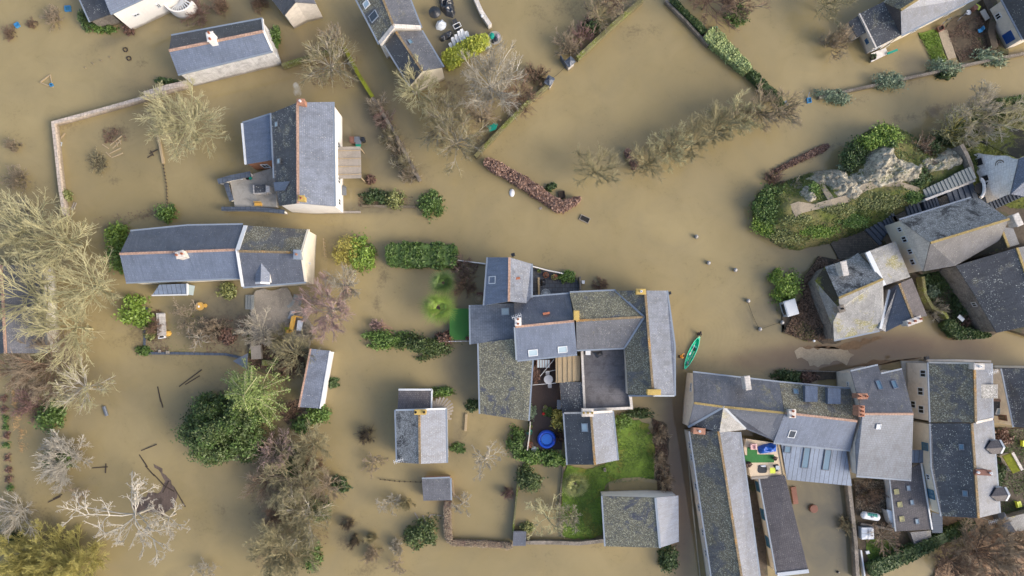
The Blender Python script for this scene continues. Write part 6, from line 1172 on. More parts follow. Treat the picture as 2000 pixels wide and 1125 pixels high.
def person(label, px, py, head_dir, hands, jacket, hair, hairname='hair', bend=.25):
    """wader, water to the thighs; head_dir = way the person faces, hands = where the two hands are (world, 3-D)"""
    base = W(px, py, .6); base.z = -.75; f = Vector((math.cos(head_dir), math.sin(head_dir), 0)); s = Vector((-f.y, f.x, 0)); Z = Vector((0, 0, 1)); root = thing('person', label, 'person', (base.x, base.y, 0))
    hip = base + Z * .92; ch = hip + Z * .34 + f * bend * .6; nk = hip + Z * .56 + f * bend; hd = nk + Z * .13 + f * .04; top = hd + Z * .15
    def skin(name, V, E, R, mt):
        me = bpy.data.meshes.new(name); off = root.location; me.from_pydata([tuple(p - off) for p in V], E, []); me.update(); me.materials.append(m_(mt)); o = bpy.data.objects.new(name, me); COL.objects.link(o); o.parent = root
        md = o.modifiers.new('skin', 'SKIN'); md.use_smooth_shade = True
        for i, r in enumerate(R): me.skin_vertices[0].data[i].radius = (r, r) if not isinstance(r, tuple) else r
        me.skin_vertices[0].data[0].use_root = True; o.modifiers.new('sub', 'SUBSURF').levels = 1; o.modifiers['sub'].render_levels = 2; return o
    V = [hip, hip + Z * .17 + f * bend * .3, ch, nk, hd, top]; E = [(0, 1), (1, 2), (2, 3), (3, 4), (4, 5)]; R = [(.15, .12), (.14, .11), (.17, .12), (.06, .06), (.085, .1), (.07, .08)]
    J = [hip + Z * .03, hip + Z * .17 + f * bend * .3, ch, nk - Z * .03]; JE = [(0, 1), (1, 2), (2, 3)]; JR = [(.18, .14), (.175, .135), (.2, .15), (.09, .08)]
    for k, hnd in zip((1, -1), hands):
        sh = ch + Z * .13 + s * k * .2; el = sh.lerp(hnd, .5) - Z * .08 + s * k * .08; i = len(V); V += [sh, el, hnd, hnd + (hnd - el).normalized() * .09]; E += [(2, i), (i, i + 1), (i + 1, i + 2), (i + 2, i + 3)]; R += [.06, .045, .032, .03]
        # fingers and thumb, each a short bent chain rooted in the palm
        dd = (hnd - el).normalized(); sd_ = dd.cross(Z).normalized()
        for q, (o_, l_) in enumerate(((-.03, .07), (-.01, .085), (.01, .08), (.03, .06))):
            j = len(V); b_ = hnd + dd * .09 + sd_ * o_; V += [b_ + dd * l_ * .5, b_ + dd * l_ * .8 - Z * .03]; E += [(i + 3, j), (j, j + 1)]; R += [.009, .008]
        j = len(V); V += [hnd + dd * .05 + sd_ * .05 * k, hnd + dd * .09 + sd_ * .06 * k]; E += [(i + 2, j), (j, j + 1)]; R += [.011, .009]
        i = len(J); J += [sh, el, hnd - dd * .02]; JE += [(2, i), (i, i + 1), (i + 1, i + 2)]; JR += [.088, .068, .052]
        hp = hip + s * k * .1; kn = hp - Z * .42 + f * .08 * k; ft = base + s * k * .12 + f * .1 * k + Z * .08; i = len(V); V += [hp, kn, ft, ft + f * .16 - Z * .03]; E += [(0, i), (i, i + 1), (i + 1, i + 2), (i + 2, i + 3)]; R += [.1, .07, .05, .045]
    skin('body', V, E, R, 'skin'); skin('jacket', J, JE, JR, jacket)
    TR = [hip - Z * .02]; TE = []; TRr = [(.17, .14)]
    for k in (1, -1):
        hp = hip + s * k * .1; kn = hp - Z * .42 + f * .08 * k; ft = base + s * k * .12 + f * .1 * k + Z * .12; i = len(TR); TR += [hp, kn, ft]; TE += [(0, i), (i, i + 1), (i + 1, i + 2)]; TRr += [.125, .1, .08]
    skin('waders', TR, TE, TRr, 'jacket_black')
    m = MB(); hc = hd + Z * .055 - f * .015; m.lathe(hc - Z * .02, [(.118, -.04), (.125, .02), (.11, .09), (.06, .135), (0, .145)], 14); obj(hairname, m, hair, root, smooth=True)
    m = MB(); e = hd + f * .1; m.lathe(e - Z * .03, [(0, -.02), (.02, 0), (.012, .03), (0, .05)], 6); obj('nose', m, 'skin', root)
    for k in (1, -1):
        m = MB(); m.lathe(hd + f * .088 + s * k * .035 + Z * .02, [(0, -.012), (.012, 0), (0, .012)], 6); obj('eye', m, 'pot_dark', root)
        m = MB(); m.lathe(hd + s * k * .1, [(0, -.03), (.018, 0), (0, .03)], 6); obj('ear', m, 'skin', root)
    return root
bow = W(1365, 660, .35); stern = W(1338, 694, .35)
person('person in black wading ahead of the green canoe and towing its bow', 1366.5, 652.5, math.radians(75), [bow + Vector((-.12, .12, .1)), bow + Vector((.12, .14, .1))], 'jacket_black', 'jacket_black', 'cap')
person('person in an orange life vest pushing the left side of the green canoe', 1329.5, 696.5, math.radians(5), [stern + Vector((-.12, .2, .05)), stern + Vector((-.15, -.25, .05))], 'jacket_orange', 'hair_brown', bend=.35)
# bollards joined by chains in the square
def bollard(label, px, py):
    c = W(px, py, 0); root = thing('stone_bollard', label, 'bollard', c, 'stone bollards in the flooded square'); m = MB(); m.lathe((c.x, c.y, -1.1), [(.2, 0), (.2, 1.25), (.27, 1.3), (.27, 1.42), (.2, 1.5), (.22, 1.6), (.15, 1.72), (0, 1.75)], 12); obj('post', m, 'stone_pale', root, smooth=True)
    m = MB(); m.cyl((c.x, c.y, .3), .29, .06, 12); obj('ring', m, 'metal_grey', root)
for x, y, l in [(1383, 514, 'bollard alone in the square, left of the other single one'), (1435, 528, 'bollard alone in the square, just above the chained ones'), (1460, 588, 'upper bollard of the chained three'), (1483, 643, 'lowest left bollard of the chained three'), (1526, 630, 'rightmost bollard of the chained three, beside the bank'), (1359, 463, 'half sunk bollard top farthest up the square')]: bollard('pale stone ' + l, x, y)
def chain(label, a, b): simple('chain', label, 'chain', lambda m: m.tube([W(*a, .45).lerp(W(*b, .45), t) - Vector((0, 0, .3 * math.sin(t * math.pi))) for t in [k / 8 for k in range(9)]], .025, 5), 'pot_dark')
chain('thin chain between the upper and the lowest left bollards', (1461, 590), (1482, 641)); chain('thin chain between the lowest left and rightmost bollards', (1485, 643), (1524, 630)); chain('white chain closing the gateway between the two slate-capped pillars', (1080, 152), (1104, 130))
def pillar(label, px, py, rot):
    c = W(px, py, 1.5); root = thing('gate_pillar', label, 'pillar', (c.x, c.y, 0)); m = MB(); m.box((c.x, c.y, -1.2), 1.0, .8, 2.7, rot); obj('shaft', m, 'stone_pale', root); m = MB(); a = math.radians(rot)
    m.box((c.x, c.y, 1.5), 1.25, 1.05, .12, rot); m.cyl((c.x, c.y, 1.62), .68, .4, 4, .1); obj('cap', m, 'coping_dark', root)
pillar('slate-capped gate pillar at the lower end of the long mossy wall', 1113, 121, 40); pillar('slate-capped gate pillar at the top of the grove wall', 1073, 158, 60)
simple('gate', 'dark blue gate leaf standing open beside the pillar', 'gate', lambda m: (m.beam(W(1094, 113, .6), W(1106, 131, .6), .08, 1.6),), 'coping_dark')
simple('gate_post', 'small grey post at the end of the tree row', 'post', lambda m: (m.box(W(1533, 204, 0), .4, .7, .6, 30),), 'metal_grey')
# upper garden furniture
simple('parasol', 'closed round dark grey parasol canopy by the lower top-centre house', 'parasol', lambda m: m.lathe(W(849, 24, 1.2), [(.85, 0), (.8, .1), (.4, .35), (.05, .5), (0, .5)], 24), 'black_plastic')
lumpcover('table_cover', 'big black tarpaulin over garden furniture at the top edge', 'tarpaulin', [(856, -8), (884, -6), (890, 22), (884, 33), (868, 28), (858, 14)], 0, 1.0, 'tarp_black', 3)
lumpcover('table_cover', 'shiny silver cover on a round table between two dark covers', 'cover', [(849, 48), (853, 38), (864, 35), (872, 41), (871, 52), (861, 58), (851, 55)], 0, .9, 'tarp_silver', 5)
lumpcover('table_cover', 'black tarpaulin heap just below the silver cover', 'tarpaulin', [(857, 70), (868, 62), (880, 55), (885, 64), (880, 73), (862, 80), (857, 77)], 0, .9, 'tarp_black', 8)
def chaise():
    c = W(893, 51, .5); root = thing('garden_lounger', 'dark garden lounger with a white rectangular frame, right of the tarpaulins', 'lounger', (c.x, c.y, 0)); u = Vector((.45, -.89, 0)).normalized(); v = Vector((-u.y, u.x, 0)); Z = Vector((0, 0, 1))
    m = MB(); m.obox(c + u * .35 - Z * .1, u, v, Z, 1.5, .6, .12); obj('seat', m, 'black_plastic', root); m = MB(); m.obox(c - u * .65 + Z * .1, (u + Z * -.4).normalized(), v, (Z + u * .4).normalized(), .7, .6, .08); obj('backrest', m, 'black_plastic', root)
    for s in (-1, 1): m = MB(); m.obox(c + u * .3 * s + Z * .15, v, u, Z, 1.05, .06, .08); obj('frame_bar', m, 'white_plastic', root); m = MB(); m.obox(c + v * .5 * s + Z * .15, u, v, Z, .54, .06, .08); obj('frame_bar', m, 'white_plastic', root)
    for s in ((1, .8), (-1, .8), (1, -.5), (-1, -.5)): m = MB(); m.box((c + v * s[0] * .25 + u * s[1]).to_tuple()[:2] + (-.9,), .05, .05, 1.25); obj('leg', m, 'black_plastic', root)
chaise()
def chairmesh(loc, label, mt='white_plastic', group=None, name='garden_chair', z=0, rz=0):
    root = thing(name, label, 'chair', loc, group); Z = Vector((0, 0, 1)); L = Vector(loc)
    m = MB(); m.obox(L + Z * .42, Vector((1, 0, 0)), Vector((0, 1, 0)), Z, .46, .44, .05); obj('seat', m, mt, root); m = MB(); m.obox(L + Vector((0, -.24, .68)), Vector((1, 0, 0)), Vector((0, .97, .2)).normalized(), Vector((0, -.2, .97)).normalized(), .44, .04, .5); obj('backrest', m, mt, root)
    for x, y in ((-.19, -.18), (.19, -.18), (.19, .2), (-.19, .2)): m = MB(); m.box(L + Vector((x, y, -.9 if z == 0 else 0)), .04, .04, 1.3 if z == 0 else .42); obj('leg', m, mt, root)
    for x in (-.23, .23): m = MB(); m.obox(L + Vector((x, 0, .62)), Vector((1, 0, 0)), Vector((0, 1, 0)), Z, .05, .42, .04); obj('armrest', m, mt, root)
    root.rotation_euler = (0, 0, rz); return root
for i, (x, y, L_) in enumerate([(881, 91, .9), (887, 84, 1.4), (894, 80, 1.6), (900, 74, 1.7), (906, 71, 1.8), (913, 70, 1.1)]):
    c = W(x, y, .5); root = thing('folded_chair', ['first', 'second', 'third', 'fourth', 'fifth', 'sixth'][i] + ' white chair from the left in the row by the yellow-green hedge', 'chair', (c.x, c.y, 0), 'white chairs by the hedge'); u = Vector((-.35, .94, 0)); v = Vector((.94, .35, 0)); Z = Vector((0, 0, 1))
    m = MB(); m.obox(c - u * L_ * .15 - Z * .05, u, v, Z, L_ * .55, .36, .12); obj('seat', m, 'white_plastic', root); m = MB(); m.obox(c + u * L_ * .3 + Z * .1, (u + Z * .5).normalized(), v, (Z - u * .5).normalized(), L_ * .5, .38, .06); obj('backrest', m, 'white_plastic', root)
    for s in (-1, 1): m = MB(); m.tube([c - u * L_ * .4 + v * s * .19 - Z * .3, c + v * s * .2 + Z * .22, c + u * L_ * .35 + v * s * .24 + Z * .28], .035, 5); obj('armrest', m, 'white_plastic', root)
def roundtub():
    c = W(966, 74, .5); root = thing('round_table', 'round grey table covered with colourful clutter at the hedge end', 'table', (c.x, c.y, 0)); m = MB(); m.lathe((c.x, c.y, -.6), [(.3, 0), (.3, 1.0), (.9, 1.02), (.93, 1.16), (.84, 1.16), (.84, 1.1), (0, 1.1)], 24); obj('tabletop', m, 'concrete', root)
roundtub()
for i, (x, y, s, mt, l) in enumerate([(961, 70, .45, 'teal', 'teal bundle on the cluttered round table'), (969, 76, .4, 'tarp_black', 'dark bundle in the middle of the cluttered round table'), (972, 71, .35, 'grey_cloth', 'grey-pink cloth on the cluttered round table'), (963, 81, .3, 'black_plastic', 'small black item at the lower rim of the cluttered round table')]):
    c = W(x, y, .55); simple('bundle', l, 'bundle', lambda m: m.lathe(c, [(s, 0), (s * .8, .12), (s * .3, .18), (0, .2)], 7, sx=.8, sy=1.1), mt)
simple('box', 'small grey box in the water below the round cluttered table', 'box', lambda m: (m.box(W(953, 90, 0), .9, .6, .3, 30), m.box(W(953, 90, .3), .96, .66, .05, 30)), 'grey_plastic')
simple('lamp', 'white globe lamp beside the crumbling wall at the top centre', 'lamp', lambda m: m.lathe(W(942, 33, .9), [(.04, -1.8), (.04, 0), (.15, .05), (.22, .2), (.15, .35), (0, .4)], 12), 'white_plastic')
# floating and stranded bits
crate('blue crate floating at the top left', 134, 18, .8, .75, .3, 5, 'sky_plastic', inner='frame_blue'); crate('bright blue crate between the low dark shrubs at the far left', 35, 50, .65, .6, .3, 30, 'sky_plastic', inner='sky_plastic')
def tri():
    pts = [W(98, 146, .08), W(78, 161, .08), W(103, 170, .08)]; c = sum(pts, Vector()) / 3; root = thing('wooden_frame', 'triangular wooden frame floating in the upper left flood', 'frame', (c.x, c.y, 0))
    for i in range(3): m = MB(); m.beam(pts[i], pts[(i + 1) % 3], .14, .14); obj('beam', m, 'wood_tan', root)
tri(); crate('small blue bucket at the tip of the triangular frame', 102, 167, .4, .4, .3, 20, 'sky_plastic', 'bucket', 'bucket')
for x, y, l in [(245, 97, 'upper tyre-like ring in the water left of the whitewashed house'), (252, 114, 'lower ring in the water left of the whitewashed house')]:
    c = W(x, y, .1); simple('ring', l, 'ring', lambda m: m.tube([c + Vector((.28 * math.cos(a), .28 * math.sin(a), .05 * math.sin(3 * a))) for a in [k * math.pi / 8 for k in range(17)]], .08, 6), 'wood_dark')
for i, (x, y) in enumerate([(166, 132), (181, 124), (197, 118), (214, 112)]): simple('stake', ['leftmost', 'second', 'third', 'rightmost'][i] + ' pale stake tip of the row in the upper left flood', 'stake', lambda m: m.beam(W(x - 2, y - 2, .02), W(x + 2, y + 1, .18), .1), 'wood_tan', 'stakes poking out of the water')
crate('grey floating tray inside the corner of the pink wall', 116, 281, .75, .55, .15, -10, 'grey_plastic', 'floating_tray', 'tray', inner='grey_plastic')
simple('plank', 'short plank above the grey floating tray', 'plank', lambda m: m.beam(W(119, 270, .05), W(127, 260, .1), .18, .08), 'wood_tan')
def debris(label, cx, cy, items, mt='wood_tan', name='wood_heap'):
    c = W(cx, cy); root = thing(name, label, 'wood heap', c)
    for a, b, c_, d in items: m = MB(); m.beam(W(a, b, .0), W(c_, d, .07), .13, .1); obj('plank', m, mt, root)
debris('heap of broken planks and a ladder on the sunken mound', 228, 288, [(215, 284, 238, 265), (220, 290, 236, 274), (214, 300, 236, 289), (218, 308, 240, 299), (207, 297, 216, 306), (200, 282, 212, 290), (226, 276, 230, 286), (232, 272, 236, 282)])
debris('dark broken timber by the plank fence under the yellow tree', 298, 300, [(292, 300, 308, 292), (294, 294, 300, 304), (288, 308, 298, 302)], 'wood_dark')
debris('small slatted raft left of the round green bush', 143, 403, [(139, 410, 145, 395), (143, 411, 149, 396), (141, 405, 147, 408)], 'wood_grey', 'pallet')
debris('long dark drifting timber above the big dark evergreen', 372, 737, [(350, 755, 394, 722), (362, 751, 390, 734)], 'wood_dark')
debris('thin dark branch drifting left of the long dark timber', 314, 778, [(308, 755, 314, 785), (311, 770, 318, 796)], 'wood_dark')
debris('small drifting log right of the white-twigged round tree', 112, 972, [(94, 981, 118, 970), (104, 974, 121, 966)], 'wood_dark')
debris('flooded timber jetty leading under the white branching tree', 300, 930, [(272, 888, 288, 912), (284, 910, 302, 930), (300, 926, 322, 950), (276, 880, 306, 868), (320, 948, 340, 960), (318, 962, 330, 940), (340, 952, 362, 990)], 'wood_dark', 'jetty')
patch('mudbank', [(262, 992), (285, 970), (318, 950), (318, 930), (300, 905), (312, 910), (342, 950), (345, 962), (335, 990), (318, 1010), (290, 1000), (268, 1004)], .02, 'jetty_wood', jag=.3)
debris('short dark T-shaped post in the water right of the white-twigged tree', 196, 913, [(180, 914, 210, 912), (207, 905, 206, 924)], 'wood_dark', 'post')
debris('leaning poles sticking out of the leafy evergreen mound', 830, 1010, [(810, 1001, 824, 1026), (826, 1006, 832, 1022), (836, 1012, 842, 1005), (842, 1005, 862, 1007)], 'wood_grey', 'poles')
debris('brown timber leaning on the right wall of the small slate shed', 884, 955, [(881, 940, 886, 968), (884, 938, 888, 970), (880, 950, 884, 985)], 'wood_tan', 'poles')
simple('barrel', 'grey ribbed barrel floating right of the leaning pale tree', 'barrel', lambda m: m.tube([W(203, 794, .15), W(209, 812, .15)], .24, 12), 'metal_grey')
simple('float', 'white oval float left of the coppery hedge', 'float', lambda m: m.lathe(W(1000, 377, -.1), [(.3, 0), (.42, .12), (.36, .25), (0, .3)], 16, sx=.9, sy=1.4), 'white_plastic', smooth=True)
simple('buoy', 'red buoy at the tip of the grove above the coppery hedge', 'buoy', lambda m: m.lathe(W(937, 299, -.1), [(.1, 0), (.24, .1), (.28, .25), (.2, .42), (0, .5)], 14), 'red', smooth=True)
simple('board', 'small pale board below the white oval float', 'board', lambda m: m.box(W(1056, 407, 0), .4, .3, .08, 30), 'wood_grey')
crate('wooden box floating below the coppery hedge', 1142, 428, 1.4, .8, .2, 30 - 55, 'wood_grey', 'floating_box', 'box', inner='pot_dark'); crate('dark slatted crate behind the coppery hedge', 1097, 381, .9, 1.0, .4, 10, 'wood_dark', inner='wood_dark')
bush(B, 'small dark green clump behind the middle of the coppery hedge', 1076, 366, 10, 8, .7, 'leaf_dark')
crate('purple tub against the ivy hedge at the top right', 1370, 68, .6, .45, .25, -40, 'purple', 'tub', 'tub', inner='purple'); crate('white and teal box beside the pale ivy hedge', 1396, 59, .55, .6, .5, 20, 'teal', 'box', 'box', inner='white_plastic')
crate('blue kayak-like tub with a pole at the left end of the silvery clumps', 1579, 197, .6, .7, .3, 10, 'sky_plastic', 'tub', 'tub', inner='frame_blue'); simple('pole', 'grey pole standing up from the blue tub on the right lane', 'pole', lambda m: m.beam(W(1578, 192, .2), W(1581, 180, .5), .09), 'metal_grey')
simple('tarp', 'turquoise crumpled tarp on the grove wall', 'tarp', lambda m: [m.solid([W(953 + 6 * math.cos(a), 243 + 5 * math.sin(a), .9) for a in (0, 1, 2)] , .2) for _ in (0,)] + [m.solid([W(965, 240, 1.0), W(972, 242, 1.1), W(968, 252, 1.1), W(956, 256, 1.0), (W(954, 249, .95))], .25)], 'teal')
for i, (x, y, sx, h, mt, l) in enumerate([(690, 275, .7, .8, 'rust', 'brown crate in the row above the slatted pergola'), (700, 276, .75, .9, 'metal_grey', 'grey box between the brown crate and the black bin'), (700, 282, .6, .6, 'teal', 'green-lidded box below the grey box')]):
    simple('storage_box', l, 'box', lambda m: (m.box(W(x, y, 0), sx, sx, h), m.box(W(x, y, h), sx + .06, sx + .06, .05)), mt)
simple('bin', 'black round bin at the right of the box row', 'bin', lambda m: m.lathe(W(711, 276, 0), [(.28, 0), (.33, .9), (.36, .95), (.3, 1.05), (0, 1.1)], 16), 'black_plastic')
simple('storage_box', 'grey box against the white wall below the slatted pergola', 'box', lambda m: (m.box(W(671, 373, 0), .7, 1.1, 1.0), m.box(W(671, 373, 1.0), .8, 1.2, .06)), 'metal_grey')
def pergola(label, poly, z, mt, n, axis=0):
    P = [W(x, y, z) for x, y in poly]; c = sum(P, Vector()) / 4; root = thing('pergola', label, 'pergola', (c.x, c.y, 0)); m = MB(); m.solid(P, .06); obj('canopy', m, mt, root)
    for p in P: q = p.lerp(c, .06); m = MB(); m.box((q.x, q.y, -1), .12, .12, z + .9); obj('post', m, 'wood_tan', root)
    for k in range(n):
        t = (k + .5) / n; a = P[0].lerp(P[1], t); b = P[3].lerp(P[2], t)
        if axis: a = P[0].lerp(P[3], t); b = P[1].lerp(P[2], t)
        m = MB(); m.beam(a + Vector((0, 0, .06)), b + Vector((0, 0, .06)), .07, .08); obj('rafter', m, 'wood_tan', root)
pergola('grey slatted pergola roof on the east side of the terrace house', [(656, 287), (704, 286), (706, 348), (656, 349)], 2.8, 'wood_grey', 4, 1)
pergola('tan slatted pergola roof beside the flat dark roof', [(1085, 697), (1133, 695), (1133, 744), (1086, 748)], 2.9, 'wood_tan', 5)
def oven():
    c = W(506, 369, 2.0); root = thing('bread_oven', 'small slate-roofed oven standing on the raised terrace', 'oven', (c.x, c.y, .9)); m = MB(); m.box((c.x, c.y, .9), 1.8, 1.2, .9, 2); obj('base', m, 'stone_pale', root); m = MB(); m.solid([W(497, 361, 2.0), W(518, 360, 2.0), W(518, 376, 1.8), W(497, 377, 1.8)], .1); obj('roof', m, 'slate_dots', root); m = MB(); m.box(W(523, 369, 2.5) - Vector((0, 0, 1.3)), .5, .9, 1.3, 2); obj('chimney', m, 'stone_pale', root)
oven()
def bench(label, px, py, z, rot, mt='mustard', L=1.2, h=.4, name='bench'):
    c = W(px, py, z + h); c.z = z; root = thing(name, label, 'bench', c); a = math.radians(rot); u = Vector((math.cos(a), math.sin(a), 0)); v = Vector((-u.y, u.x, 0)); Z = Vector((0, 0, 1)); m = MB(); m.obox(c + Z * h, u, v, Z, L, .4, .06); obj('seat', m, mt, root); m = MB(); m.obox(c + v * .26 + Z * (h + .25), u, v, Z, L, .06, .4); obj('backrest', m, mt, root)
    for s in (-1, 1): m = MB(); m.obox(c + u * s * (L / 2 - .1) + Z * (h / 2 - .02), u, v, Z, .08, .4, h - .08); obj('leg', m, mt, root)
bench('small yellow wooden bench at the south wall of the raised terrace', 504, 399, .9, 0, L=1.0)
pot('small white pot on the left of the terrace\'s slate-capped wall', 471, 348, .2, .9, 'white_plastic', h=.3, fill=False); pot('black pot in the middle of the terrace\'s slate-capped wall', 483, 348, .2, .9, 'pot_dark', h=.3, fill=False); pot('teal-black pot on the right of the terrace\'s slate-capped wall', 489, 348, .22, .9, 'teal', h=.3, fill=False)
# smoke above the white chimney
Ns = bpy.data.materials.new('smoke'); Ns.use_nodes = True; t_ = Ns.node_tree; t_.nodes.remove(t_.nodes['Principled BSDF']); pv = t_.nodes.new('ShaderNodeVolumePrincipled'); pv.inputs['Color'].default_value = (.85, .88, .92, 1)
nn_ = t_.nodes.new('ShaderNodeTexNoise'); nn_.inputs['Scale'].default_value = 1.6; mr = t_.nodes.new('ShaderNodeMapRange'); mr.inputs[1].default_value = .45; mr.inputs[2].default_value = .7; mr.inputs[4].default_value = .5; t_.links.new(nn_.outputs[0], mr.inputs[0]); t_.links.new(mr.outputs[0], pv.inputs['Density']); t_.links.new(pv.outputs[0], t_.nodes['Material Output'].inputs['Volume']); MATS['smoke'] = Ns
m = MB(); p0 = W(584, 196, 9.2)
for k in range(12):
    pass
m.lathe(p0 + Vector((.1, .9, -.2)), [(0, 0), (.3, .2), (.5, .8), (.6, 1.6), (.35, 2.3), (0, 2.5)], 12, sx=.8, sy=1.5); obj('smoke', m, 'smoke', kind='stuff')
# garden of the long house
def roundtable(label, px, py, r, z, mt, mt2='wood_tan'):
    c = W(px, py, z); root = thing('round_table', label, 'table', (c.x, c.y, 0)); m = MB(); m.cyl(c - Vector((0, 0, .06)), r, .06, 22); obj('tabletop', m, mt, root); m = MB(); m.tube([(c.x + r * .85 * math.cos(a), c.y + r * .85 * math.sin(a), z + .02) for a in [k * math.pi / 10 for k in range(21)]], .03, 5); obj('rim', m, mt2, root)
    for k in range(3): a = k * 2.094; m = MB(); m.beam((c.x, c.y, z - .1), (c.x + r * .7 * math.cos(a), c.y + r * .7 * math.sin(a), z - .9), .06); obj('leg', m, mt2, root)
roundtable('round yellow table in the flooded garden of the long house', 390, 598, .58, .5, 'mustard'); simple('stool', 'small yellow stool touching the round yellow table', 'stool', lambda m: m.lathe(W(402, 597, 0), [(.15, -.5), (.2, .1), (.28, .15), (.26, .22), (0, .22)], 12), 'mustard')
simple('bowl', 'dark and white bowl on the round yellow table', 'bowl', lambda m: m.lathe(W(389, 599, .5), [(.1, 0), (.16, .1), (.12, .1), (0, .05)], 10), 'white_plastic')
simple('garden_bench', 'pale worn stone bench covered in leaves at the pollard tree', 'bench', lambda m: (m.box(W(317, 634, .0), 1.1, 3.2, .45, 3), m.box(W(318, 634, .45), .9, 3.0, .12, 3)), 'stone_pale'); crate('black and white crate at the lower end of the pale worn bench', 318, 656, .9, .7, .5, 10, 'white_plastic', inner='black_plastic'); simple('cloth', 'mustard cloth beside the black and white crate', 'cloth', lambda m: m.lathe(W(328, 651, .1), [(.45, 0), (.35, .3), (.1, .42), (0, .42)], 7, sx=1.2), 'mustard')
for x, y, l in [(313, 686, 'left'), (329, 688, 'right')]: simple('stone_block', 'small square stone block, the ' + l + ' one, on the pond edge', 'stone', lambda m: m.box(W(x, y, 0), .3 if l == 'left' else .45, .35, .3), 'stone_pale')
stairs('short grey steps at the west end of the gravel garden terrace', (480, 590), (496, 590), 2.0, .05, .5, 3, 'step_stone', base=-.1)
for i, (r0, zz_) in enumerate([(30, .35), (38, .25), (47, .15)]): wall('curved_step', ['inner', 'middle', 'outer'][i] + ' curved stone step east of the gravel garden terrace', [(556 + r0 * math.cos(a) * .7, 565 + r0 * math.sin(a) + 6) for a in (.15, .45, .75, 1.05, 1.3)], .4, zz_, 'step_stone', cat='step')
def gbench():
    root = thing('garden_cabinet', 'yellow wooden frame and shelves in the garden beside the gable', 'shelf', W(576, 634)); 
    for a, b, c_, d, w_ in [(574, 618, 568, 648, .5), (574, 617, 590, 620, .2), (568, 648, 560, 647, .5)]: m = MB(); m.beam(W(a, b, .9), W(c_, d, .9), w_, .5); obj('board', m, 'mustard', root)
gbench(); simple('tank', 'white rectangular tank beside the yellow garden shelves', 'tank', lambda m: (m.box(W(587, 636, .3), .6, 1.4, .6, -8), m.box(W(587, 636, .9), .5, 1.2, .05, -8)), 'white_plastic'); crate('lime yellow crate at the foot of the yellow shelves', 563, 644, .6, .6, .5, 5, 'lime', z=.3, inner='lime'); crate('grey-brown crate above the lime yellow crate', 563, 634, .55, .6, .5, 5, 'wood_grey', z=.3, inner='wood_grey')
lumpcover('cover', 'grey-green folded sheet on the gravel garden terrace', 'sheet', [(565, 606), (576, 604), (574, 618), (566, 625), (559, 622)], .3, .6, 'grey_plastic', 12)
simple('board', 'pale wooden lid between yellow bushes under the tangled trees', 'lid', lambda m: m.box(W(503, 688, .3), 1.4, 1.9, .6, 4), 'wood_grey'); bush(B, 'yellow-green moss bush around the pale wooden lid', 493, 688, 6, 9, .7, 'leaf_yellow'); simple('board', 'long greenish board below the tangled trees', 'board', lambda m: m.box(W(528, 709, .3), 2.1, .8, .4, -3), 'wall_moss')
simple('canopy', 'pointed grey canopy half under the yellow-green cedar', 'canopy', lambda m: (m.solid([W(455, 705, 1.2), W(484, 690, 1.6), (W(482, 722, 1.2))], .1),), 'metal_grey')
simple('plank', 'leaning brown plank at the corner of the long narrow shed', 'plank', lambda m: m.beam(W(540, 655, .4), W(520, 665, .5), .3, .1), 'wood_tan')
# patio north of the central block
for x, y, r, mt, pl, l in [(1066.5, 537, .42, 'clay_pot', 'leaf_rust', 'orange clay pot on the patio, leftmost of the two big ones'), (1083.5, 541, .42, 'clay_pot', 'leaf_olive', 'tan clay pot between the orange pot and the olive bush'), (1052, 529, .25, 'clay_pot', 'leaf_mid', 'small pot with green leaves at the patio corner')]: pot(l, x, y, r, .4, mt, pl)
lumpcover('cover', 'dark purple furniture cover on the patio', 'cover', [(1055, 545), (1065, 543), (1067, 556), (1056, 560)], .4, .8, 'tarp_black', 21)
def fan(label, px, py, r, z, mt):
    c = W(px, py, z); root = thing('bistro_table', label, 'table', (c.x, c.y, .4)); 
    for k in range(9): a = k * math.pi / 9; m = MB(); d = Vector((math.cos(a), math.sin(a), 0)) * r; m.beam(c - d + Vector((0, 0, k * .002)), c + d + Vector((0, 0, k * .002)), .06, .03); obj('slat', m, mt, root)
    m = MB(); m.tube([c + Vector((r * math.cos(a), r * math.sin(a), 0)) for a in [k * math.pi / 10 for k in range(21)]], .03, 5); obj('rim', m, mt, root); m = MB(); m.cyl((c.x, c.y, .3), .04, z - .3, 8); obj('leg', m, mt, root)
fan('round slatted table on the patio against the wall', 1066, 573, .6, 1.1, 'grey_plastic'); fan('round slatted table between the climber and the low slate link', 936, 584, .6, 1.0, 'wood_tan'); simple('storage_box', 'orange-brown box above the slatted table left of the north slate house', 'box', lambda m: (m.box(W(937, 575, 0), .8, .5, .7), m.box(W(937, 575, .7), .86, .56, .05)), 'rust')
simple('box', 'white square box outside the patio\'s dark post wall', 'box', lambda m: m.box(W(1138, 552, 0), .4, .45, .8), 'white_plastic')
for x, y, l in [(1002, 498, 'north end of the small slate house'), (1306, 573, 'north-east corner of the east wing'), (1808, 699, 'north wall of the tall northern house')]: simple('wall_lamp', 'small black lamp sticking out at the ' + l, 'lamp', lambda m: (m.box(W(x, y, 4.5), .5, .4, .4, 15), m.beam(W(x, y, 4.6), W(x, y + 5, 4.6), .08)), 'black_plastic')
pot('round terracotta pot at the left end of the turf terrace rail', 881, 661, .25, 1.0, 'clay_pot', 'leaf_olive', .3); pot('round terracotta pot at the right end of the turf terrace rail', 913, 661, .25, 1.0, 'clay_pot', 'leaf_rust', .3)
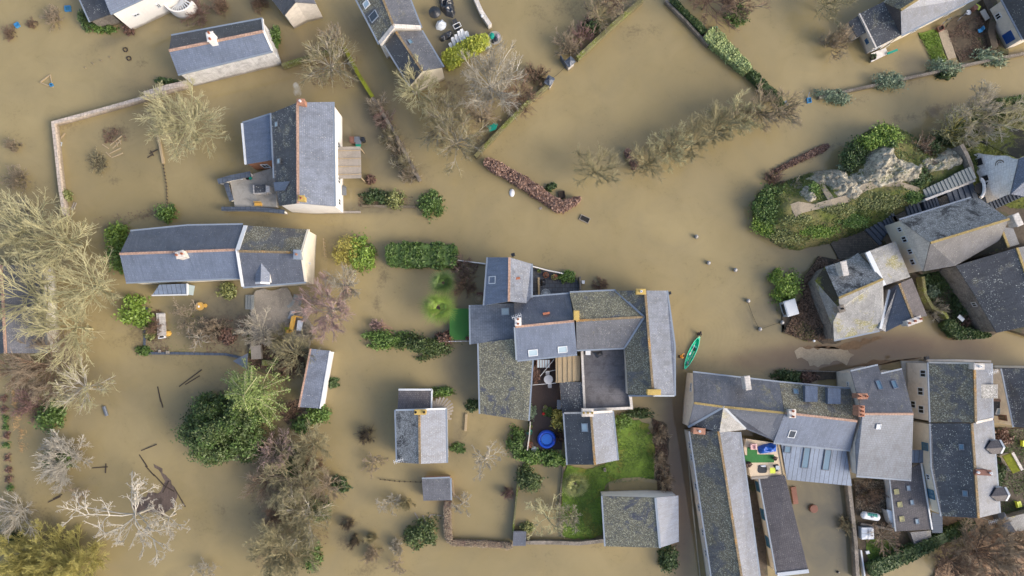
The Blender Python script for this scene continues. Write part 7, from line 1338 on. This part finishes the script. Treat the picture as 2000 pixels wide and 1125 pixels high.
# deck south of the central block
def deck():
    c = W(1071, 741, 1.1); root = thing('garden_table', 'white round table on the brown deck', 'table', (c.x, c.y, .35)); m = MB(); m.cyl(c, .62, .05, 22); obj('tabletop', m, 'white_plastic', root); m = MB(); m.cyl((c.x, c.y, .4), .06, .7, 8); obj('leg', m, 'white_plastic', root)
    for k, (dx, dy, rz, l) in enumerate([(-.1, .85, math.pi, 'above'), (.2, -.85, 0, 'below')]): chairmesh((c.x + dx, c.y + dy, .36), 'white garden chair just ' + l + ' the white round table on the deck', group='white chairs at the deck table', z=1, rz=rz)
deck()
def pool():
    c = W(1068, 858, .9); root = thing('paddling_pool', 'bright blue round inflatable pool on the brown deck', 'pool', (c.x, c.y, .36)); m = MB()
    for k, (r, z) in enumerate(((1.08, .55), (1.12, .8), (1.05, 1.02))): m.tube([(c.x + r * math.cos(a), c.y + r * math.sin(a), z) for a in [q * math.pi / 16 for q in range(33)]], .17, 8)
    obj('rim', m, 'pool_blue', root, smooth=True); m = MB(); m.cyl((c.x, c.y, .4), .98, .45, 30); obj('cover', m, 'pool_water', root)
    m = MB(); m.tube([(c.x + .78 * math.cos(a), c.y + .78 * math.sin(a), .87) for a in [q * math.pi / 12 for q in range(25)]], .05, 5); obj('seam', m, 'tarp_blue', root)
pool()
for x, y, r, mt, pl, l in [(1065, 796, .3, 'wood_grey', 'leaf_olive', 'grey pot with moss on the deck above the red ball'), (1035.5, 825, .28, 'pot_dark', 'leaf_dark', 'dark empty pot by the deck wall'), (1036.5, 833.5, .27, 'clay_pot', 'leaf_lime', 'pot with bright lime plant by the deck wall'), (1034, 844, .4, 'teal', 'leaf_mid', 'green planter left of the blue pool'),
                         (1035, 869, .45, 'clay_pot', 'leaf_rust', 'big brown pot at the lower left of the blue pool'), (1043, 877, .36, 'grey_plastic', 'leaf_silver', 'grey pot between the brown pot and the blue pool'), (1078, 823, .16, 'white_plastic', 'leaf_gold', 'small white pot under the golden bush')]: pot(l, x, y, r, .36, mt, pl)
simple('ball', 'red ball on the brown deck', 'ball', lambda m: m.lathe(W(1061.5, 808, .36), [(0, 0), (.15, .06), (.21, .2), (.15, .34), (0, .42)], 14), 'red', smooth=True); bush('shrub', 'green shrub with red flowers beside the red ball', 1072, 806, 9, 8, .7, 'leaf_mid', zb=.36); bush('shrub', 'grey-leaved shrub against the moss-roofed building by the deck', 1040, 802, 6, 16, .8, 'leaf_silver', zb=.36)
bush('shrub', 'trailing bare climber on the deck wall under the greenhouse', 1047, 725, 7, 20, 1.2, 'leaf_rust', zb=.36)
def gh(): 
    P = [W(1049, 703, 2.2), W(1074, 703, 2.2), W(1074, 718, 1.8), W(1049, 718, 1.8)]; c = sum(P, Vector()) / 4; root = thing('greenhouse', 'little lean-to greenhouse with glass bars under the blue slate house', 'greenhouse', (c.x, c.y, .36)); m = MB(); m.solid(P, 1.2); obj('glazing', m, 'glass_pale', root)
    for k in range(6): a = P[0].lerp(P[1], k / 5); b = P[3].lerp(P[2], k / 5); m = MB(); m.beam(a + Vector((0, 0, .03)), b + Vector((0, 0, .03)), .07, .06); obj('bar', m, 'rust', root)
gh()
for a, b, l in [((1064, 727), (1088, 722), 'upper white washing line pole over the deck'), ((1040, 752), (1086, 748), 'lower white pole over the deck'), ((1055, 735), (1082, 702), 'slanting red and white pole over the deck')]: simple('pole', l, 'pole', lambda m: m.beam(W(*a, 2.0), W(*b, 2.2), .06), 'white_trim')
simple('storage_box', 'grey box against the annex with lichen rosettes', 'box', lambda m: (m.box(W(1092, 790, .36), .5, 1.2, .9), m.box(W(1092, 790, 1.26), .56, 1.26, .05)), 'metal_grey')
simple('box', 'white box at the upper left corner of the flat dark roof', 'box', lambda m: m.box(W(1148, 689, 3.1), .65, .6, .5), 'white_plastic'); lumpcover('tarpaulin', 'dark tarpaulin on the upper part of the flat dark roof', 'tarpaulin', [(1156, 686), (1176, 684), (1180, 694), (1168, 701), (1158, 696)], 2.95, .4, 'tarp_black', 31)
# roof terrace with turf and blue tarpaulin
house('terrace_building', 'cream roof terrace between the long house and the zinc roof', [(1457, 857, 3.0), (1520, 866, 3.0), (1531, 929, 3.0), (1467, 934, 3.0), (1453, 876, 3.0)], [((0, 1, 2, 3, 4), 'deck_cream')], (0, 1, 2, 3, 4), 'render_beige', trim=((1, 2, 'wood_tan', .25), (2, 3, 'wood_grey', .3)), cat='roof terrace')
simple('turf', 'artificial turf strip laid across the cream roof terrace', 'turf', lambda m: (m.solid([W(1452.5, 890, 3.03), W(1459.5, 889, 3.03), W(1459.5, 873.5, 3.03), W(1478, 873.5, 3.03), W(1479, 887.5, 3.03), W(1512, 888, 3.03), W(1512, 903, 3.03), W(1452.5, 904, 3.03)], .025),), 'turf_plastic')
lumpcover('tarpaulin', 'blue tarpaulin over furniture on the cream roof terrace', 'tarpaulin', [(1482, 872), (1495, 868), (1508, 865), (1519, 868), (1519, 883), (1505, 886), (1486, 888), (1482, 880)], 3.05, .9, 'tarp_blue', 41)
simple('armchair', 'pink armchair on the cream roof terrace', 'armchair', lambda m: (m.box(W(1471, 872, 3.05), .75, .75, .4), m.obox(W(1471, 872, 3.5) + Vector((-.32, 0, .05)), Vector((1, 0, 0)), Vector((0, 1, 0)), Vector((0, 0, 1)), .14, .8, .35), m.obox(W(1471, 872, 3.5) + Vector((.32, 0, .05)), Vector((1, 0, 0)), Vector((0, 1, 0)), Vector((0, 0, 1)), .14, .8, .35), m.obox(W(1471, 872, 3.5) + Vector((0, .3, .1)), Vector((1, 0, 0)), Vector((0, 1, 0)), Vector((0, 0, 1)), .5, .12, .5)), 'pink')
simple('rug', 'black rounded mat on the lower part of the roof terrace', 'mat', lambda m: m.solid([W(1489 + 9 * math.copysign(abs(math.cos(a)) ** .5, math.cos(a)), 916 + 8 * math.copysign(abs(math.sin(a)) ** .5, math.sin(a)), 3.04) for a in [k * math.pi / 10 for k in range(20)]], .03), 'black_plastic')
lumpcover('blanket', 'white rumpled blanket lying on the black mat', 'blanket', [(1484, 908), (1497, 907), (1500, 913), (1490, 917), (1484, 914)], 3.06, .3, 'white_plastic', 51); simple('side_table', 'bright yellow square table on the roof terrace', 'table', lambda m: (m.box(W(1509, 919, 3.5), .72, .75, .06), m.box(W(1509, 919, 3.06), .1, .1, .42)), 'lime')
lumpcover('cover', 'black cover over a barbecue in the corner of the roof terrace', 'cover', [(1511, 908), (1523, 906), (1525, 922), (1515, 923)], 3.05, .6, 'tarp_black', 55); simple('box', 'grey box on the black cover in the roof terrace corner', 'box', lambda m: m.box(W(1518, 913, 3.5), .5, .5, .2), 'grey_plastic')
pot('square planter with dry leaves at the left end of the turf', 1462, 907, .4, 3.03, 'pot_dark', 'leaf_rust', .4); pot('small brown pot at the right end of the turf', 1514, 896, .25, 3.03, 'wood_dark', 'leaf_rust', .4)
# lower right yards
simple('stump_table', 'round reddish brick disc in the walled yard', 'disc', lambda m: m.lathe(W(1586, 992, -.2), [(.52, 0), (.58, .6), (.54, .7), (0, .7)], 20), 'rust'); simple('buoy', 'small dark ball at the bottom of the walled yard', 'ball', lambda m: m.lathe(W(1636, 1117, 0), [(0, -.1), (.2, .05), (.16, .25), (0, .3)], 10), 'black_plastic')
simple('door', 'pale red board against the barn in the walled yard', 'board', lambda m: m.beam(W(1549, 951, .2), W(1554, 984, .2), .7, .3), 'rust')
def tank():
    a, b = W(1682, 1005, 1.2), W(1718, 1011, 1.2); c = (a + b) / 2; u = (b - a).normalized(); root = thing('gas_tank', 'white cylindrical gas tank with teal stripes in the lower right garden', 'tank', (c.x, c.y, .4)); L = (b - a).length; v = Vector((-u.y, u.x, 0)); Z = Vector((0, 0, 1)); r = .52; n = 20
    m = MB(); prof = [(-L / 2, .02), (-L / 2 + .06, .3), (-L / 2 + .2, .46), (-L / 2 + .35, r), (L / 2 - .35, r), (L / 2 - .2, .46), (L / 2 - .06, .3), (L / 2, .02)]
    R = [[c + u * x + (v * math.cos(k * 2 * math.pi / n) + Z * math.sin(k * 2 * math.pi / n)) * rr for k in range(n)] for x, rr in prof]
    for p, q in zip(R, R[1:]):
        for k in range(n): m.face([p[k], p[(k + 1) % n], q[(k + 1) % n], q[k]])
    obj('drum', m, 'white_plastic', root)
    for i, x in enumerate((-.62, -.38, -.14, .1, .34, .58)):
        m = MB(); rr = r + .006; w_ = .085 if i % 2 else .06; m2 = [c + u * (x - w_) + (v * math.cos(t) + Z * math.sin(t)) * rr for t in [math.radians(q) for q in range(28, 85, 8)]]; m3 = [p + u * 2 * w_ + u * .05 for p in m2]
        for k in range(len(m2) - 1): m.face([m2[k], m2[k + 1], m3[k + 1], m3[k]])
        obj('stripe', m, 'teal', root)
    m = MB(); m.box(c + Z * r, .3, .2, .14, 10); obj('valve_cover', m, 'metal_grey', root)
    for s in (-.6, .6): m = MB(); m.box(c + u * s - Z * 1.0, .25, .9, .75, math.degrees(math.atan2(u.y, u.x))); obj('foot', m, 'concrete', root)
tank()
def cube():
    c = W(1695, 1042, 1.4); root = thing('plastic_greenhouse', 'white four-panelled cube standing below the gas tank', 'greenhouse', (c.x, c.y, .4)); m = MB(); m.box((c.x, c.y, .4), 1.7, 1.6, 1.0, 2); obj('body', m, 'grey_plastic', root)
    for x in (-1, 1):
        for y in (-1, 1): m = MB(); p = c + Vector((x * .43, y * .41, .0)); q = [p + Vector((-.4, -.38, 0)), p + Vector((.4, -.38, 0)), p + Vector((.4, .38, 0)), p + Vector((-.4, .38, 0))]; [m.face([q[k], q[(k + 1) % 4], p + Vector((-x * .3, -y * .3, .2))]) for k in range(4)]; obj('roof_panel', m, 'white_plastic', root)
cube(); simple('box', 'small white box on the lower right lawn', 'box', lambda m: m.box(W(1693, 1078, .4), .45, .4, .3, 15), 'white_plastic')
debris('stack of wooden pallets below the tall southern house', 1864, 1022, [(1855, 1018, 1872, 1014), (1856, 1023, 1874, 1019), (1857, 1028, 1876, 1024), (1858, 1012, 1862, 1032), (1866, 1010, 1870, 1030), (1872, 1012, 1876, 1028)], 'wood_tan', 'pallet_stack')
debris('red ladder lying on the ground below the pallets', 1848, 1053, [(1836, 1056, 1860, 1047), (1838, 1061, 1862, 1052), (1840, 1055, 1842, 1060), (1847, 1052, 1849, 1057), (1854, 1049, 1856, 1054)], 'rust', 'ladder')
def aerial(label, px, py, z):
    c = W(px, py, z); root = thing('tv_aerial', label, 'aerial', (c.x, c.y, max(0, z - 3))); m = MB(); m.cyl((c.x, c.y, z - 3), .03, 3, 6); obj('mast', m, 'white_trim', root); m = MB(); u = Vector((.9, .3, 0)); v = Vector((-.3, .9, 0)); m.beam(c - u * .7, c + u * .7, .04)
    for k in range(6): p = c + u * (-.6 + k * .24); m.beam(p - v * .3 + Vector((0, 0, .03)), p + v * .3 + Vector((0, 0, .03)), .03)
    obj('array', m, 'white_plastic', root)
aerial('white aerial over the dark yard below the tall southern house', 1940, 1019, 3.5); aerial('white aerial at the corner of the small square house', 778, 900, 5.2); aerial('aerial on the mast beside the two-pot chimney of the blue slate house', 1009, 618, 8); aerial('aerial above the north-east corner of the tall northern house', 1940, 727, 8)
house('shed', 'green moss-roofed shed in the dark yard right of the tall southern house', [(1958, 891, 1.7), (1977, 884, 1.9), (1996, 918, 1.9), (1979, 925, 1.7)], [((0, 1, 2, 3), 'moss_bright')], (0, 1, 2, 3), 'stone_pale', trim=((1, 2, 'stone_pale', .35),), zb=.4, cat='shed')
house('shed', 'grey weathered shed at the lower right edge below the dark yard', [(1965, 1012, 2.0), (2030, 996, 2.4), (2040, 1030, 2.4), (1985, 1038, 2.0)], [((0, 1, 2, 3), 'slate_yellow')], (0, 1, 2, 3), 'stone_rough', zb=.3, cat='shed')
house('shed', 'pale curved metal shelter left of the grey weathered shed', [(1947, 1003, 1.6), (1962, 1001, 2.2), (1984, 1040, 2.0), (1962, 1040, 1.6)], [((0, 1, 2, 3), 'metal_grey')], (0, 1, 2, 3), 'metal_grey', zb=.3, cat='shelter')
simple('armchair', 'yellow garden chair at the right edge of the dark yard', 'chair', lambda m: (m.box(W(1989, 985, .8), .7, .8, .12, 15), m.obox(W(1986, 985, 1.3), Vector((.97, .26, 0)), Vector((-.26, .97, 0)), Vector((0, 0, 1)), .1, .8, .5), m.box(W(1989, 985, .5), .5, .5, .3, 15)), 'lime'); simple('armchair', 'second yellow garden chair at the right edge higher in the dark yard', 'chair', lambda m: (m.box(W(1999, 866, .8), .6, .8, .12, 5), m.obox(W(1996, 866, 1.3), Vector((1, 0, 0)), Vector((0, 1, 0)), Vector((0, 0, 1)), .1, .8, .5), m.box(W(1999, 866, .5), .4, .5, .3)), 'lime')
bush(B, 'brown-green undergrowth in the dark yard right of the tall southern house', 1962, 857, 16, 16, .9, 'leaf_rust', zb=.5); bush(B, 'dark undergrowth beside the moss-roofed shed', 1952, 920, 12, 26, .8, 'leaf_dark', zb=.5)
# upper right garden
def bicycle(label, px, py, rot):
    c = W(px, py, .5); a = math.radians(rot); u = Vector((math.cos(a), math.sin(a), 0)); Z = Vector((0, 0, 1)); root = thing('bicycle', label, 'bicycle', (c.x, c.y, .15)); lean = Vector((-u.y, u.x, 0)) * .25
    for s in (-.55, .55):
        m = MB(); o = c + u * s; m.tube([o + (u * math.cos(t) + (Z + lean).normalized() * math.sin(t)) * .32 for t in [k * math.pi / 10 for k in range(21)]], .03, 5); obj('wheel', m, 'metal_grey', root)
    m = MB(); A, Bq, Cq, D = c - u * .55, c - u * .1 - Z * .05, c - u * .2 + Z * .4 + lean * .4, c + u * .4 + Z * .42 + lean * .4; m.tube([A, Bq, D, Cq, Bq], .025, 5); m.tube([A, Cq], .02, 5); m.tube([c + u * .55, D, D + Z * .1], .025, 5); obj('frame', m, 'metal_grey', root); m = MB(); m.obox(Cq + Z * .1, u, Vector((-u.y, u.x, 0)), Z, .25, .12, .06); obj('saddle', m, 'black_plastic', root); m = MB(); v = Vector((-u.y, u.x, 0)); m.beam(D + Z * .12 - v * .25, D + Z * .12 + v * .25, .03); obj('handlebar', m, 'black_plastic', root)
bicycle('grey bicycle leaning by the cream wall of the hipped house', 1848, 42, 32); bicycle('second grey bicycle behind the orange lidded barrel', 1880, 32, 40)
crate('rusty wooden cart at the head of the pinkish garden path', 1835, 57, .9, .7, .4, 25, 'rust', 'cart', 'cart', z=.15, inner='wood_dark')
simple('barrel', 'orange-lidded barrel in the upper right garden', 'barrel', lambda m: m.lathe(W(1898, 20, .14), [(.3, 0), (.34, .8), (.36, .85), (.3, .9), (0, .92)], 16), 'rust'); pot('white tub under the orange-lidded barrel', 1892, 24, .35, .14, 'white_plastic', 'leaf_rust', .3, False)
simple('sheet', 'lime yellow sheet leaning in the upper right garden', 'sheet', lambda m: m.box(W(1909, 14, .5), .75, .6, .08, -30), 'lime'); simple('stone_bench', 'pale slab bench against the dark ridged wall', 'bench', lambda m: (m.beam(W(1918, 20, .7), W(1929, 38, .7), .7, .12), m.box(W(1920, 24, .14), .4, .4, .42, 0), m.box(W(1927, 35, .14), .4, .4, .42, 0)), 'concrete')
simple('garden_chair', 'blue-grey and brown garden seat in the middle of the upper right garden', 'chair', lambda m: (m.box(W(1914, 60, .5), .55, .5, .08, 20), m.obox(W(1920, 55, .8), Vector((.9, .4, 0)), Vector((-.4, .9, 0)), Vector((0, 0, 1)), .08, .5, .5), m.box(W(1914, 60, .14), .4, .4, .34, 20)), 'sky_plastic')
# terrace at the hipped house
house('porch', 'white porch floor at the flooded corner of the dark lichen-spotted wing', [(1702, 104, .5), (1730, 93, .5), (1735, 105, .5), (1702, 121, .5)], [((0, 1, 2, 3), 'render_white')], (0, 1, 2, 3), 'render_cream', cat='porch', inset=.05); simple('railing', 'pale teal rail reaching out from the white porch', 'rail', lambda m: m.beam(W(1733, 105, .7), W(1753, 97, .7), .28, .1), 'teal'); pot('planter with dark leaves at the outer corner of the white porch', 1706, 111, .4, .5, 'wood_dark', 'leaf_dark')
simple('railing', 'white sloping handrail beside the white porch', 'rail', lambda m: (m.beam(W(1719, 95, 1.1), W(1738, 82, 1.4), .08), m.beam(W(1721, 99, .6), W(1738, 87, .9), .06)), 'white_trim')
# curved stair at the top left house
def cstair():
    c = W(352, -2, 1.2); root = thing('curved_staircase', 'curved white-walled staircase with radiating steps beside the top left house', 'staircase', (c.x, c.y, 0)); m = MB(); m.ribbon([c + Vector((2.1 * math.cos(a), 2.1 * math.sin(a), .8)) for a in [math.radians(t) for t in range(185, 345, 12)]], .22, 3); obj('parapet', m, 'render_white', root)
    for k in range(12): a = math.radians(188 + k * 13); d = Vector((math.cos(a), math.sin(a), 0)); m = MB(); m.beam(c + d * .5 + Vector((0, 0, -.6 + k * .12)), c + d * 1.9 + Vector((0, 0, -.6 + k * .12)), .16, .2); obj('step', m, 'white_trim', root)
    m = MB(); m.cyl((c.x, c.y, -1.2), 1.95, 1.5, 24); obj('base', m, 'stone_rough', root)
cstair()
# stair fan behind the small square house
def fanstair():
    c = W(846, 815, 1.3); root = thing('winding_staircase', 'timber staircase fanning round the corner of the small square house', 'staircase', (c.x, c.y, 0))
    for k in range(13): a = math.radians(95 - k * 8.5); d = Vector((math.cos(a), math.sin(a), 0)); L = 2.2 + 1.1 * abs(math.sin(2 * a)); m = MB(); m.beam(c + d * .4 + Vector((0, 0, .5 - k * .1)), c + d * L + Vector((0, 0, .5 - k * .1)), .26, .12); obj('step', m, 'wood_grey', root)
fanstair()
wall('garden_wall', 'small pale wall stub in the water right of the small square house', [(911, 808), (909, 842)], .3, .4, 'wood_tan')
def cabin():
    c = W(1545, 601, 1.6); root = thing('utility_cabin', 'boxy pale grey cabin with a dark window beside the round green bush', 'cabin', (c.x, c.y, 0)); m = MB(); a = math.radians(16); u = Vector((math.cos(a), math.sin(a), 0)); v = Vector((-u.y, u.x, 0)); Z = Vector((0, 0, 1)); m.obox(Vector((c.x, c.y, .5)), u, v, Z, 1.5, 2.1, 2.2); obj('body', m, 'grey_plastic', root)
    m = MB(); m.obox(c + Z * .05, u, v, Z, 1.62, 2.2, .14); m.obox(c + Z * .14, u, v, Z, 1.4, 2.0, .08); obj('roof', m, 'white_trim', root); m = MB(); m.obox(Vector((c.x, c.y, .9)) - u * .77, u, v, Z, .06, 1.5, .8); obj('window', m, 'glass_dark', root)
cabin()
simple('lamp', 'small pale garden lamp at the right bank of the exposed road', 'lamp', lambda m: m.lathe(W(1586, 666, .1), [(.05, 0), (.05, .5), (.16, .55), (.16, .75), (0, .8)], 10), 'white_plastic'); simple('board', 'white board leaning on the ivy hedge', 'board', lambda m: m.beam(W(1872, 617, 1.8), W(1882, 626, 1.8), .5, .05), 'white_trim')
simple('well', 'round stone well ring in the ivy garden', 'well', lambda m: m.lathe(W(1875, 554, .4), [(.6, 0), (.6, .5), (.4, .5), (.4, 0)], 18), 'stone_rough'); bush(B, 'bluish shrub in the middle of the ivy garden', 1822, 568, 12, 12, .8, 'leaf_silver', zb=.4); bush(B, 'dark ivy carpet in the upper ivy garden', 1835, 550, 34, 22, .6, 'ivy', zb=.3); bush(B, 'dark ivy at the foot of the big stone barn', 1882, 590, 22, 34, .8, 'leaf_dark', zb=.3); bush(B, 'rust-leaved shrub near the white board', 1890, 622, 14, 14, .8, 'leaf_rust', zb=.3)
scatter('undergrowth', [(1812, 540), (1870, 525), (1930, 640), (1860, 640), (1815, 600)], .4, 'ivy', 6000, .12, zj=.3)
scatter('undergrowth', [(1530, 650), (1556, 600), (1580, 550), (1600, 560), (1626, 662), (1580, 668)], .2, 'twig_brown', 9000, .14, zj=.5); scatter('undergrowth', [(1540, 640), (1570, 625), (1600, 660), (1570, 668)], .2, 'leaf_olive', 2500, .12, zj=.3)
scatter('undergrowth', [(1845, 60), (1930, 20), (1960, 100), (1875, 120)], .15, 'leaf_rust', 3500, .1, zj=.1); scatter('undergrowth', [(1670, 940), (1738, 940), (1745, 1000), (1672, 1000)], .38, 'twig_tan', 3000, .12, zj=.2)
scatter('undergrowth', [(1830, 1050), (1900, 1040), (2060, 1020), (2060, 1160), (1820, 1160)], .32, 'twig_brown', 9000, .16, zj=.2); scatter('undergrowth', [(490, 655), (600, 668), (596, 720), (485, 720)], .2, 'leaf_rust', 3500, .12, zj=.2)
scatter('undergrowth', [(1275, 815), (1300, 835), (1310, 965), (1284, 965)], .1, 'leaf_rust', 2500, .12, zj=.3); scatter('undergrowth', [(1946, 838), (2010, 838), (2010, 1000), (1956, 1004)], .5, 'leaf_mid', 4000, .12, zj=.2)
crate('small grey planter on the lawn below the small house', 1181, 917, .5, .3, .3, 100, 'wood_grey', 'planter', 'planter', z=.12, inner='soil_dark')
patch('puddle', [(1188, 942), (1215, 934), (1250, 932), (1284, 938), (1284, 958), (1250, 966), (1190, 958)], .135, 'flood_water', th=.1)
for P_, m_n, n_q in (([(284, 615), (312, 600), (330, 640), (330, 688), (285, 688)], 'leaf_rust', 1300), ([(400, 620), (480, 615), (486, 690), (400, 690)], 'leaf_rust', 1100), ([(330, 600), (400, 600), (400, 688), (330, 688)], 'leaf_olive', 500), ([(500, 830), (600, 820), (645, 900), (640, 1100), (500, 1110), (480, 960)], 'leaf_rust', 3500), ([(20, 700), (130, 700), (140, 800), (60, 830)], 'leaf_rust', 2200),
                    ([(700, 380), (810, 385), (812, 403), (700, 402)], 'leaf_rust', 900), ([(790, 160), (1060, 150), (930, 300), (850, 290)], 'leaf_rust', 2600), ([(600, 110), (700, 110), (690, 175), (610, 170)], 'leaf_rust', 900), ([(180, 425), (310, 405), (312, 420), (190, 448)], 'leaf_rust', 350), ([(200, 250), (250, 250), (248, 275), (205, 280)], 'leaf_rust', 700)):
    scatter('drowned_scrub', P_, .0, m_n, n_q, .12, zj=.12)
scatter('flotsam', [(0, 0), (2000, 0), (2000, 1125), (0, 1125)], .006, 'leaf_rust', 2600, .05, 3, zj=.004); scatter('flotsam', [(0, 0), (2000, 0), (2000, 1125), (0, 1125)], .006, 'twig_tan', 1600, .05, 3, zj=.004)
